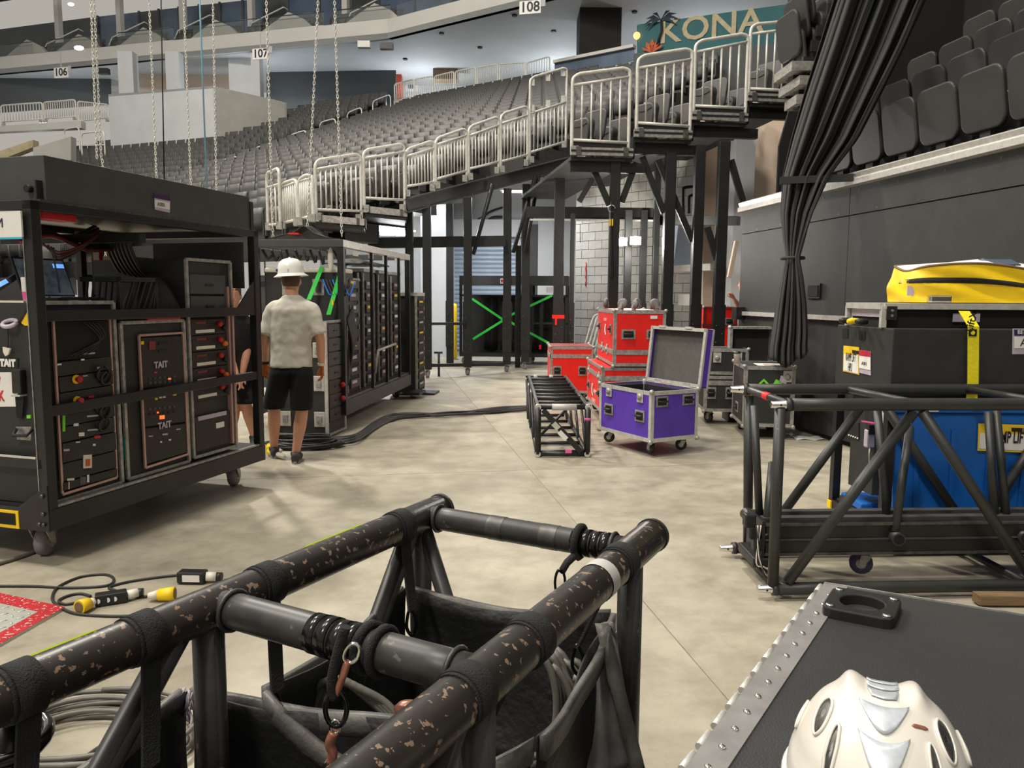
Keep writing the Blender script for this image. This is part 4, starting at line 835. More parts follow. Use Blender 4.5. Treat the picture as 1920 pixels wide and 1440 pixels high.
for px, py, w_, h_, mt in ((103, 682, 8, 3, 'paper'), (148, 673, 6, 3, 'paper'), (178, 688, 9, 4, 'label_grey'), (151, 704, 9, 2, 'label_grey'), (152, 662, 22, 3, 'label_grey'), (162, 742, 10, 4, 'ink_red'), (113, 779, 5, 30, 'green_tag'), (134, 794, 9, 5, 'paper'), (159, 779, 22, 3, 'label_grey'), (144, 811, 10, 7, 'paper'), (160, 805, 21, 3, 'label_grey'), (173, 817, 11, 5, 'ink_red'), (138, 828, 8, 2, 'paper'), (170, 832, 5, 4, 'milk_white'), (115, 842, 11, 4, 'label_grey'), (122, 897, 13, 4, 'milk_white'), (124, 903, 2, 14, 'alu'), (146, 894, 11, 15, 'alu_dark'), (159, 890, 4, 14, 'paper')): tagp(r1, px, py, w_, h_, mt, y0, z0)
ph = tagp(r1, 152, 853, 16, 25, 'milk_white', y0, z0, 'photo_sticker'); tagp(r1, 156, 861, 8, 13, 'mural_orange', y0, z0, 'photo_print', .018)
for i in range(4):
    P = [V((.02,)+rk(*p, y0, z0)) for p in ((152+8*i, 604), (180+4*i, 630), (176-6*i, 652), (150-8*i, 668))]; part('patch_lead', M().path(smoothpts(P, 4), .003, 5), 'cable', r1)
for i, (px, py) in enumerate(((185, 700), (192, 708), (183, 760), (190, 770), (188, 795))): 
    q = rk(px, py, y0, z0); part('cable_coil', M().path(arc((.03, q[0], q[1]), .04, 0, 2*PI*.95, 10, (.3, 0, 1), (0, 1, 0)), .009, 5), 'rubber', r1)
# rack 2: middle
y0, z0 = .635, .345; r2_ = rack('flight_rack', 'middle rack on the big cart with a pink-edged control panel', y0, 1.195, z0, 1.325)
for a, b_ in (((259, 629), (341, 624)), ((259, 629), (271, 877)), ((271, 877), (351, 851)), ((341, 624), (351, 851))):
    P = [V((.006,)+rk(*p, y0, z0)) for p in (a, b_)]; part('door_frame', M().bar(P[0], P[1], .012, .014), 'pink_edge', r2_)
for a, b_, c_, d_ in (((263, 634), (338, 630), (343, 720), (266, 728)), ((266, 732), (343, 724), (347, 790), (268, 800)), ((268, 804), (347, 794), (349, 848), (272, 870))): rpoly(r2_, [a, b_, c_, d_], 'rack_face', y0, z0, .002, .006, 'control_panel', .002)
for px, py, mt in ((299, 684, 'label_grey'), (306, 797, 'label_grey')):
    y, z = rk(px, py, y0, z0); text(r2_, 'TAIT', .058, mt, (.012, y, z), (0, 1, 0), (0, 0, 1), .001, .002)
for i in range(6):
    for j, (py, mt, s_) in enumerate(((708, 'alu_dark', 4), (716, 'alu_dark', 5), (765, 'alu_dark', 4), (774, 'ink', 4))):
        tagp(r2_, 277+9*i, py-i*.8, s_, s_, mt, y0, z0, 'switch', .008)
for px, py, w_, h_, mt in ((277, 640, 12, 16, 'rust_case'), (295, 641, 18, 6, 'ink'), (295, 656, 16, 5, 'ink'), (262, 640, 5, 6, 'yellow'), (286, 697, 6, 3, 'ink_red'), (313, 709, 5, 3, 'led_orange'), (288, 746, 5, 4, 'yellow'), (296, 744, 5, 3, 'milk_white'), (303, 743, 5, 3, 'milk_white'), (322, 739, 6, 3, 'yellow'), (297, 779, 9, 7, 'led_orange'), (292, 772, 3, 3, 'led_orange'), (272, 744, 8, 2, 'ink_orange'), (276, 817, 8, 2, 'label_grey'), (302, 813, 10, 3, 'label_grey'), (328, 804, 8, 2, 'label_grey'), (298, 827, 3, 3, 'paper'), (314, 823, 4, 3, 'paper')): tagp(r2_, px, py, w_, h_, mt, y0, z0, dx=.009)
part('teal_sticker', M().bx(-.2, .0, -.012, -.008, .12, .28), 'teal_tag', r2_)
# rack 3: right, tall
y0, z0 = 1.245, .36; r3 = rack('flight_rack', 'tall right rack on the big cart with drawers above and terminal rows below', y0, 1.72, z0, 1.74, 'alu_worn')
part('edge_profile', M().bx(-.02, .02, .41, .475, .03, 1.2), 'pink_edge', r3); part('edge_groove', M().bx(.02, .022, .43, .45, .03, 1.2), 'alu_dark', r3)
for i in range(2): 
    d_ = part('drawer', M().bx(-.01, .012, .02, .4, 1.14-.15*i+.005, 1.14-.15*i+.14), 'grey_panel', r3, bevel=.003); part('drawer_latch', M().bx(.012, .018, .18, .26, 1.2-.15*i, 1.215-.15*i), 'ink', d_)
for i in range(5):
    z = .86-.115*i; u_ = part('terminal_unit', M().bx(-.01, .008, .02, .4, z, z+.108), 'rack_face', r3, bevel=.002)
    part('marker_strip', M().bx(.008, .011, .06, .26, z+.012, z+.034), 'milk_white', u_); part('marker_row', M().bx(.008, .011, .06, .17, z+.075, z+.09), 'rust_case', u_); part('marker_row', M().bx(.008, .011, .18, .26, z+.075, z+.09), 'ink', u_)
    for k2, mt in ((.31, 'red_dark'), (.36, 'ink_orange' if i % 2 else 'ink')): part('connector', M().lathe([(.02, 0), (.02, .02), (.012, .03)], 10, (.008, k2, z+.07-.03*(k2 > .33)), MX.Rotation(PI/2, 3, 'Y')), mt, u_)
part('lower_panel', M().bx(-.01, .008, .02, .4, .04, .285), 'rack_face', r3, bevel=.002); part('lower_label', M().bx(.008, .011, .24, .33, .17, .21), 'paper', r3); part('strip_label', M().bx(.008, .011, .05, .36, .255, .285), 'label_grey', r3)
# things on top of the racks
lap = thing('laptop', 'open black laptop with a lit dark screen on the left rack', 'laptop', C1+X1*-.3+Y1*(cs(40, 545, -.42).y)+V((0, 0, 1.462)), R1)
part('base', M().bx(-.12, .12, .02, .36, 0, .018), 'ink', lap, bevel=.003)
lid = part('lid', M().prism([(-.1, .0, .02), (-.1, .36, .02), (-.16, .34, .25), (-.16, -.02, .25)], (-.012, 0, 0)), 'ink', lap); part('screen', M().prism([(-.098, .01, .03), (-.098, .35, .03), (-.156, .33, .24), (-.156, -.01, .24)], (-.001, 0, 0)), 'screen', lid)
for y in (.03, .14, .25):
    for z in (.06, .15): part('window', M().prism([(-.104-.25*(z-.03), y, z), (-.104-.25*(z-.03), y+.08, z), (-.122-.25*(z-.03), y+.08, z+.07), (-.122-.25*(z-.03), y, z+.07)], (.002, 0, 0)), 'screen_blue' if y > .2 and z > .1 else 'screen', lid)
part('card_slot', M().bx(.06, .1, .1, .3, .018, .02), 'alu_dark', lap)
mc = thing('milk_crate', 'black plastic milk crate on the middle rack', 'crate', C1+X1*-.08+Y1*(cs(226, 588, -.08).y)+V((0, 0, 1.337)), R1)
part('rim', M().bx(-.02, .0, 0, .33, .24, .27).bx(-.3, -.28, 0, .33, .24, .27).bx(-.3, 0, 0, .02, .24, .27).bx(-.3, 0, .31, .33, .24, .27), 'black', mc); part('floor_grid', M().bx(-.3, 0, 0, .33, 0, .02), 'black', mc)
for i in range(6):
    part('lattice_bar', M().bar((0, .02+.05*i, .02), (0, min(.31, .12+.05*i), .24), .012, .012, (1, 0, 0)), 'black', mc)
    part('lattice_bar', M().bar((-.3, .02+.05*i, .02), (-.3, .06+.05*i, .24), .012, .012, (1, 0, 0)), 'black', mc)
for y in (0.01, .32): part('corner_post', M().bx(-.02, 0, y-.01, y+.01, 0, .25), 'black', mc)
def bagshape(u, v):
    a = 2*PI*u; r = .5+.5*math.sin(PI*min(1, v*1.15)); k = (1+.12*math.sin(5*a+3*v))*max(.05, math.cos(v*PI/2)**.5)
    return (-.15+.17*math.cos(a)*k, .2+.19*math.sin(a)*k, .3*v)
bb = one('equipment_bag', M().sheet(bagshape, 28, 12), 'bag_fabric', 'slumped black bag beside the milk crate', 'bag', loc=C1+X1*-.1+Y1*(cs(282, 590, -.1).y)+V((0, 0, 1.337)), rz=R1)
one('folded_cloth', M().cb((0, 0, .012), (.2, .3, .024)), 'red_dark', 'folded red cloth under the milk crate', 'cloth', loc=C1+X1*-.14+Y1*1.0+V((0, 0, 1.335)), rz=R1, bevel=.006)
one('folded_cloth', M().cb((0, 0, .016), (.16, .26, .032)), 'black_matt', 'folded dark cloth on the front of the middle rack', 'cloth', loc=C1+X1*-.14+Y1*.76+V((0, 0, 1.335)), rz=R1, bevel=.01)
# tall grey case deep on the cart
fc = thing('flight_case', 'grey flight case with white trim standing deep on the big cart', 'case', C1+X1*-1.22+Y1*(cs(236, 540, -.9).y)+V((0, 0, .335)), R1)
part('body', M().bx(0, .3, 0, .6, 0, 1.42), 'grey_panel', fc); part('top_trim', M().bx(-.01, .31, -.01, .61, 1.41, 1.45), 'wood', fc)
for y in (.02, .58): part('side_trim', M().bx(.28, .315, y-.02, y+.02, 0, 1.42), 'alu', fc)
for y in (.12, .42): hp = part('handle_plate', M().bx(.3, .306, y, y+.13, 1.15, 1.32), 'alu', fc); part('handle_recess', M().bx(.306, .309, y+.03, y+.1, 1.18, 1.29), 'black', hp)
# near end case with labels
ec = thing('flight_case', 'dark grey case with a white red-lettered label on the near end of the big cart', 'case', C1+X1*-1.15+Y1*.06+V((0, 0, .335)), R1)
part('body', M().bx(0, 1.0, 0, .5, 0, 1.08), 'grey_panel', ec); part('lid_band', M().bx(0, 1.0, -.006, .5, 1.08, 1.125), 'milk_white', ec); part('side_band', M().bx(.93, .985, -.008, .0, 0, 1.06), 'black', ec)
part('edge_profile', M().bx(1.0, 1.03, -.008, .03, 0, .9), 'alu_worn', ec)
e0 = V((-1.15, .06, .335))
def ep(px, py, y=-.01): q = ce(px, py, .05)-e0; return V((q.x, y, q.z))
part('label_card', M().prism([ep(-90, 699), ep(33, 698), ep(36, 762), ep(-90, 763)], (0, -.004, 0)), 'paper', ec)
text(ec, 'AV', .082, 'ink_red', ep(-7, 717, -.016), (1, 0, 0), (0, 0, 1), .001, .002, .72); text(ec, 'RACK', .082, 'ink_red', ep(-11, 742, -.016), (1, 0, 0), (0, 0, 1), .001, .002, .72)
part('maker_plate', M().prism([ep(-20, 671), ep(35, 671), ep(35, 689), ep(-20, 689)], (0, -.004, 0)), 'ink', ec); text(ec, 'TAIT', .052, 'ink_white', ep(16, 681, -.016), (1, 0, 0), (0, 0, 1), .001, .004)
part('butterfly_latch', M().prism([ep(32, 692), ep(49, 692), ep(51, 737), ep(34, 737)], (0, -.04, 0)), 'black', ec, bevel=.008); part('latch_plate', M().prism([ep(34, 739), ep(51, 739), ep(51, 742), ep(34, 742)], (0, -.045, 0)), 'alu', ec)
part('strap', M().prism([ep(36, 742, -.03), ep(52, 742, -.03), ep(46, 785, -.02), ep(36, 782, -.02)], (0, -.006, 0)), 'webbing', ec)
part('handle_plate', M().prism([ep(29, 800, 0), ep(58, 800, 0), ep(58, 826, 0), ep(32, 824, 0)], (0, -.01, 0)), 'alu_worn', ec); part('handle_bar', M().path([ep(34, 804, -.02), ep(36, 814, -.05), ep(62, 814, -.05), ep(64, 804, -.02)], .01, 6), 'black', ec)
part('key_hook', M().path(arc(ep(24, 606, -.03), .045, 0, 2*PI, 12, (1, 0, 0), (0, .5, .4)), .012, 6), 'label_grey', ec); part('key_cord', M().tube(ep(21, 612, -.03), ep(21, 652, -.03), .004, 5), 'cable', ec)
part('key_fob', M().prism([ep(14, 650, -.03), ep(28, 653, -.03), ep(24, 664, -.03), ep(19, 667, -.03), ep(15, 660, -.03)], (0, -.01, 0)), 'milk_white', ec)
part('green_tag', M().prism([ep(53, 778), ep(60, 778), ep(60, 784), ep(53, 784)], (0, -.01, 0)), 'green_tag', ec)
def lc(px, py, y): return C1+X1*ce(px, py, y).x+Y1*y+V((0, 0, ce(px, py, y).z))
tb = thing('tablet', 'tilted tablet with a lit blue screen behind the drink can', 'tablet', lc(14, 560, .3), R1)
part('body', M().prism([(-.24, 0, .0), (.02, 0, .12), (.04, 0, .09), (-.2, 0, -.03)], (0, .16, .1)), 'ink', tb, bevel=.004); part('screen', M().prism([(-.2, -.004, .04), (.0, -.004, .115), (.02, -.004, .095), (-.19, -.004, .01)], (0, .002, 0)), 'screen_blue', tb)
cup = thing('drink_can', 'white and pink paper drink cup on the near case', 'cup', C1+X1*-.23+Y1*.16+V((0, 0, 1.461)), R1); part('cup_body', M().lathe([(.027, 0), (.031, .05), (.033, .125), (.031, .13)], 16), 'paper', cup); part('pink_print', M().lathe([(.0275, .002), (.0316, .05)], 16, cap=False), 'pink_tape', cup)
clip = thing('yellow_tablet', 'yellow-backed tablet hanging tilted on the cart end', 'tablet', lc(50, 588, .04), R1); part('back_plate', M().prism([(-.045, 0, -.05), (.05, 0, .07), (.06, 0, .04), (.055, 0, -.065), (-.02, 0, -.065)], (0, .02, 0)), 'yellow', clip); part('bumper', M().tube((-.055, 0, -.05), (.045, 0, .075), .01, 6), 'black', clip)
# ================================================================ TALL RACK FRAME BEHIND THE WORKER
C2 = V((-1.83, 8.45, 0)); R2 = -math.atan2(.31, 2.96); X2, Y2 = axes(R2)
def cs2(px, py, x=0.0): q = hit(px, py, C2+X2*x, X2); return V((x, (q-C2).dot(Y2), q.z))
def ce2(px, py, y=0.0): q = hit(px, py, C2+Y2*y, -Y2); return V(((q-C2).dot(X2), y, q.z))
fr = thing('rack_cart', 'tall black steel frame of equipment racks behind the worker', 'rack frame', C2, R2)
def fpart(name, a, b_, w_=.07, h_=.07, mt='black_steel'): return part(name, M().bar(a, b_, w_, h_), mt, fr, bevel=.004)
FL = 3.05; FW = -1.0
for x in (-.035, FW):
    for y in (.035, FL): fpart('post', (x, y, .2), (x, y, 2.05))
    fpart('bottom_rail', (x, 0, .26), (x, FL, .26), .08, .16, 'grey_panel'); fpart('top_rail', (x, 0, 2.06), (x, FL, 2.06), .08, .08, 'grey_panel' if x < -.5 else 'alu')
for y in (.035, FL): fpart('bottom_rail', (FW, y, .26), (0, y, .26), .08, .12); fpart('top_rail', (FW, y, 2.06), (0, y, 2.06), .08, .08, 'grey_panel')
fpart('end_rail', (FW, .03, 1.18), (0, .03, 1.18), .05, .07, 'grey_panel'); part('deck', M().bx(FW, -.02, 0, FL, .33, .37), 'alu_dark', fr)
for i, y in enumerate((1.08, 1.74, 2.41)): part('front_bar', M().bar((-.005, y, .36), (-.005, y, 2.02), .035, .03), 'black_steel', fr); part('front_bar_edge', M().bar((.012, y-.014, .36), (.012, y-.014, 2.02), .004, .004), 'alu_dark', fr)
part('fold_handle', M().path([(.03, 1.05, .55), (.06, 1.1, .83), (.06, 1.95, .86), (.03, 2.0, .6)], .018, 6), 'alu_worn', fr)
for y in (.25, 2.8):
    for x in (-.15, -.85): add_caster(fr, (x, y, .2), .08, 'rubber', .8)
part('skid', M().bx(-.05, .2, FL-.3, FL+.1, .06, .1), 'black_steel', fr)
for i in range(4): part('label', M().cb((-.02, .5+.62*i, 1.98), (.004, .2, .06)), 'paper', fr)
for i in range(4):
    o = thing('rack_tower', ['nearest', 'second', 'third', 'farthest'][i]+' tall rack tower of labelled modules inside the black frame', 'rack', C2+X2*-.12+Y2*(.42+.66*i)+V((0, 0, .372)), R2, 'rack towers in the frame')
    part('body', M().bx(-.7, -.01, 0, .5, 0, 1.42 if i else 1.3), 'black_panel', o); part('rail', M().bar((0, .02, 0), (0, .02, 1.4), .02, .02), 'alu_worn', o); part('rail', M().bar((0, .48, 0), (0, .48, 1.4), .02, .02), 'alu_worn', o)
    for k2 in range(9):
        z = .05+.145*k2; mm = part('module', M().bx(-.01, .03, .06, .44, z, z+.1), 'rack_face' if (i+k2) % 3 else 'grey_panel', o, bevel=.003)
        part('module_label', M().bx(.03, .033, .1, .28, z+.05, z+.085), ['label_grey', 'paper', 'label_grey', 'yellow_label', 'pink_edge'][(2*i+k2) % 5], mm)
    part('top_cap', M().bx(-.7, .02, 0, .5, 1.42 if i else 1.3, 1.46 if i else 1.33), 'alu_worn', o)
dr_ = thing('drape_cloth', 'dark cloth with green pattern thrown over the rack towers', 'cloth', C2+X2*-.1+Y2*1.0+V((0, 0, 1.86)), R2)
part('cloth', M().sheet(lambda u, v: (-.4+.5*u, -.2+1.1*v, .02+.08*math.sin(PI*v)*math.sin(PI*u)+.02*math.sin(9*v)), 8, 14, .01), 'bag_fabric', dr_)
# end of the frame: strapped black case, cables, white pad
bc = thing('strapped_case', 'black case held by two green straps in the end of the tall frame', 'case', C2+X2*-.95+Y2*.14+V((0, 0, 1.2)), R2)
part('body', M().bx(0, .85, 0, .5, 0, .55), 'black_panel', bc); part('top_trim', M().bx(0, .85, -.01, .51, .55, .6), 'milk_white', bc, bevel=.015)
for x in (.2, .55): hp = part('handle_plate', M().bx(x, x+.13, -.008, 0, .3, .48), 'alu_worn', bc); part('handle_recess', M().bx(x+.035, x+.1, -.012, -.008, .33, .45), 'grey_panel', hp)
def g(px, py, y): q = ce2(px, py, y); return q-V((-.95, .14, 1.2))
for a, b_ in (((604, 500), (579, 562)), ((643, 495), (616, 590))):
    p, q = g(*a, .12), g(*b_, .0); part('green_strap', M().prism([p-V((.025, 0, 0)), p+V((.025, 0, 0)), q+V((.025, 0, 0)), q-V((.025, 0, 0))], (0, -.004, 0)), 'green_strap', bc)
part('yellow_tie', M().cb(g(624, 567, -.01), (.02, .02, .05)), 'yellow', bc)
for i in range(7):
    a = ce2(606+6*i, 545, .1); P = [a+V((0, 0, .12)), a+V((.05, -.03, .02)), a+V((.1, -.05, -.05)), a+V((.14, 0, .03+.01*i))]
    one('plug_lead', M().path(smoothpts(P, 4), .01, 5), 'blue' if i % 3 == 0 else 'cable', 'short plug lead hanging in front of the green-strapped case', 'cable', 'plug leads before the green-strapped case', loc=C2, rz=R2)
one('pad', M().ball(ce2(620, 487, .08), .03, 10, 8, (1.1, .6, 4.4)), 'milk_white', 'upright white oval pad hanging in the tall frame', 'pad', loc=C2, rz=R2)
for i in range(10):
    P = [V((-.95+.09*i, .1+.03*(i % 3), 2.0)), V((-.9+.09*i, .12, 1.9-.02*(i % 4))), V((-.85+.085*i, .1, 1.93))]
    one('slung_cable', M().path(smoothpts(P, 4), .016, 5), 'cable', 'cable slung under the top of the tall frame', 'cable', 'cables slung in the tall frame', loc=C2, rz=R2)
for i in range(8):
    P = [V((-.02, .14+.03*i, 1.25+.02*i)), V((.02, .2+.02*i, .95)), V((-.02, .24, .7+.05*i)), V((-.03, .16, .5))]
    one('side_cable', M().path(smoothpts(P, 4), .013, 5), 'cable', 'cable hanging down beside the corner post of the tall frame', 'cable', 'cables at the frame corner', loc=C2, rz=R2)
tp = thing('folded_tarp', 'crumpled black tarp with a red patch lying on the tall frame', 'tarp', C2+X2*-.5+Y2*.15+V((0, 0, 2.1)), R2)
part('sheet', M().sheet(lambda u, v: (-.42+.75*u+.05*math.sin(7*v), .0+.5*v, .03+.05*math.sin(PI*u)*abs(math.sin(6*u+4*v))+.12*math.exp(-((u-.55)/.12)**2)*(1-v)), 26, 12, .006), 'bag_fabric', tp)
part('red_patch', M().cb((-.1, .02, .075), (.12, .1, .015)), 'red', tp)
# steel drawer rack standing on the floor in front of the frame
P0 = onz(614, 822); a_ = math.radians(-24)
dk = thing('drawer_rack', 'black flight rack on the floor with grey drawers behind the worker', 'rack', (P0.x, P0.y, 0), R2-.05)
part('body', M().bx(-.55, -.0, 0, .5, .03, 1.22), 'black_panel', dk)
for x, y in ((0, 0), (-.55, 0), (0, .5)): part('edge_trim', M().bar((x, y, .02), (x, y, 1.23), .03, .03), 'alu', dk)
for a, b_ in (((-.55, 0, 1.225), (0, 0, 1.225)), ((0, 0, 1.225), (0, .5, 1.225)), ((-.55, 0, .03), (0, 0, .03)), ((0, 0, .03), (0, .5, .03))): part('edge_trim', M().bar(a, b_, .025, .025), 'alu_worn', dk)
for i in range(7):
    z = 1.06-.15*i; d_ = part('drawer', M().bx(0, .012, .05, .45, z, z+.135), 'grey_panel' if i < 4 else 'rack_face', dk, bevel=.003); part('drawer_latch', M().bx(.012, .02, .2, .3, z+.06, z+.075), 'ink', d_)
    if i in (4, 5): part('red_knob', M().lathe([(.03, 0), (.03, .03), (.015, .045)], 10, (.012, .38, z+.07), MX.Rotation(PI/2, 3, 'Y')), 'red_dark', d_)
for x, z in ((-.14, .12), (-.14, .5), (-.14, .85), (-.52, .12)): lp = part('latch_plate', M().bx(x, x+.12, -.01, 0, z, z+.16), 'alu', dk, bevel=.004); part('latch_wing', M().bx(x+.03, x+.09, -.022, -.01, z+.04, z+.12), 'alu_worn', lp, bevel=.004)
# far rack standing past the frame end
P0 = C2+X2*.06+Y2*(FL+.12)
fk = thing('far_rack', 'slim rack of stacked modules past the far end of the tall frame', 'rack', (P0.x, P0.y, 0), R2)
part('body', M().bx(-.4, .0, 0, .5, .05, 1.5), 'black_panel', fk); part('edge_trim', M().bar((0, 0, .05), (0, 0, 1.5), .03, .03), 'alu_worn', fk); part('edge_trim', M().bar((0, .5, .05), (0, .5, 1.5), .03, .03), 'alu_worn', fk); part('top_lid', M().bx(-.4, .02, -.02, .52, 1.5, 1.55), 'alu', fk)
for i in range(9): mm = part('module', M().bx(0, .03, .05, .45, .1+.155*i, .2+.155*i), 'rack_face', fk, bevel=.003); part('module_label', M().bx(.03, .033, .1, .34, .16+.155*i, .185+.155*i), ['label_grey', 'pink_edge', 'yellow_label'][i % 3], mm)
part('foot_plate', M().bx(-.1, .25, .1, .5, 0, .03), 'black_steel', fk)
# grey electrical case behind the worker's head, left of the frame
P0 = at(483, 560, 9.2); gcase = thing('grey_case', 'dark grey case with a small yellow bottle hung on it behind the worker', 'case', (P0.x, P0.y, 0), R2)
part('body', M().bx(-.1, .2, 0, .4, .4, 1.73), 'grey_panel', gcase); part('handle_hole', M().bx(0, .1, -.005, 0, 1.6, 1.66), 'ink', gcase); part('bottle', M().lathe([(.02, 0), (.022, .1), (.01, .13), (.01, .16)], 10, (.2, -.03, 1.28)), 'yellow', gcase); part('top_trim', M().bx(-.1, .2, -.01, .4, 1.73, 1.76), 'alu', gcase)
# ================================================================ PEOPLE
def limb(m, pts, rad, n=12): m.path(smoothpts(pts, 4), 0, n, rr=[rad[min(int(i/4), len(rad)-1)]*(1-(i % 4)/4)+rad[min(int(i/4)+1, len(rad)-1)]*((i % 4)/4) for i in range(4*(len(pts)-1)+1)])
def ell(m, rings, n=20):                                           # stacked ellipses (centre, rx, ry) closed top and bottom, about local axes given
    vs = []; fs = []
    for c, rx, ry, X_, Y_ in rings:
        for j in range(n): a = 2*PI*j/n; vs.append(V(c)+V(X_)*rx*math.cos(a)+V(Y_)*ry*math.sin(a))
    k = len(rings)
    for i in range(k-1):
        for j in range(n): fs.append((i*n+j, i*n+(j+1) % n, (i+1)*n+(j+1) % n, (i+1)*n+j))
    m.add(vs, fs+[tuple(reversed(range(n))), tuple((k-1)*n+j for j in range(n))], True)
def fuse(o, vox, it=6):
    r_ = o.modifiers.new('fuse', 'REMESH'); r_.mode = 'VOXEL'; r_.voxel_size = vox; r_.use_smooth_shade = True
    s_ = o.modifiers.new('smooth', 'SMOOTH'); s_.factor = .5; s_.iterations = it
def crease(o, k):
    if 'folds' not in bpy.data.textures: t = bpy.data.textures.new('folds', 'CLOUDS'); t.noise_scale = .11; t.noise_depth = 1
    d = o.modifiers.new('folds', 'DISPLACE'); d.texture = bpy.data.textures['folds']; d.strength = k; d.mid_level = .5; d.texture_coords = 'LOCAL'
def hand(m, wrist, d, side, palm, curl=.5):
    """palm and five fingers; d = direction down the hand, side = towards the thumb, palm = palm normal"""
    d, side, palm = V(d).normalized(), V(side).normalized(), V(palm).normalized(); w_ = V(wrist)
    ell(m, [(w_, .026, .02, side, palm), (w_+d*.04, .036, .019, side, palm), (w_+d*.085, .042, .018, side, palm), (w_+d*.1, .036, .014, side, palm)], 14)
    for i, (off, L_) in enumerate(((.03, .07), (.01, .078), (-.011, .072), (-.03, .056))):
        b_ = w_+d*.092+side*off; k1 = b_+d*L_*.5+palm*L_*.12*curl; k2_ = k1+d*L_*.35*(1-.4*curl)+palm*L_*.45*curl; k3 = k2_+d*L_*.2*(1-curl)+palm*L_*.4*curl
        limb(m, [b_, k1, k2_, k3], [.0105, .01, .009, .007], 8)
    b_ = w_+d*.03+side*.03; limb(m, [b_, b_+d*.03+side*.025+palm*.01, b_+d*.065+side*.03+palm*.025, b_+d*.085+side*.02+palm*.035], [.013, .012, .011, .008], 8)
def foot(m, ankle, fwd, L_=.27):
    f = V(fwd).normalized(); s_ = V((f.y, -f.x, 0)); a = V(ankle); a.z = 0
    ell(m, [(a-f*.085+V((0, 0, .045)), .025, .04, s_, V((0, 0, 1))), (a-f*.07+V((0, 0, .05)), .038, .05, s_, V((0, 0, 1))), (a+V((0, 0, .055)), .042, .055, s_, V((0, 0, 1))), (a+f*.08+V((0, 0, .045)), .047, .044, s_, V((0, 0, 1))), (a+f*.15+V((0, 0, .036)), .046, .034, s_, V((0, 0, 1))), (a+f*.185+V((0, 0, .032)), .028, .026, s_, V((0, 0, 1)))], 16)
def sole(m, ankle, fwd):
    f = V(fwd).normalized(); s_ = V((f.y, -f.x, 0)); a = V(ankle); a.z = 0; pts = []
    for i in range(20):
        t = 2*PI*i/20; pts.append(a+f*(.05+.142*math.cos(t))+s_*(.046+.004*math.cos(t))*math.sin(t)+V((0, 0, .0)))
    m.prism(pts, (0, 0, .025))
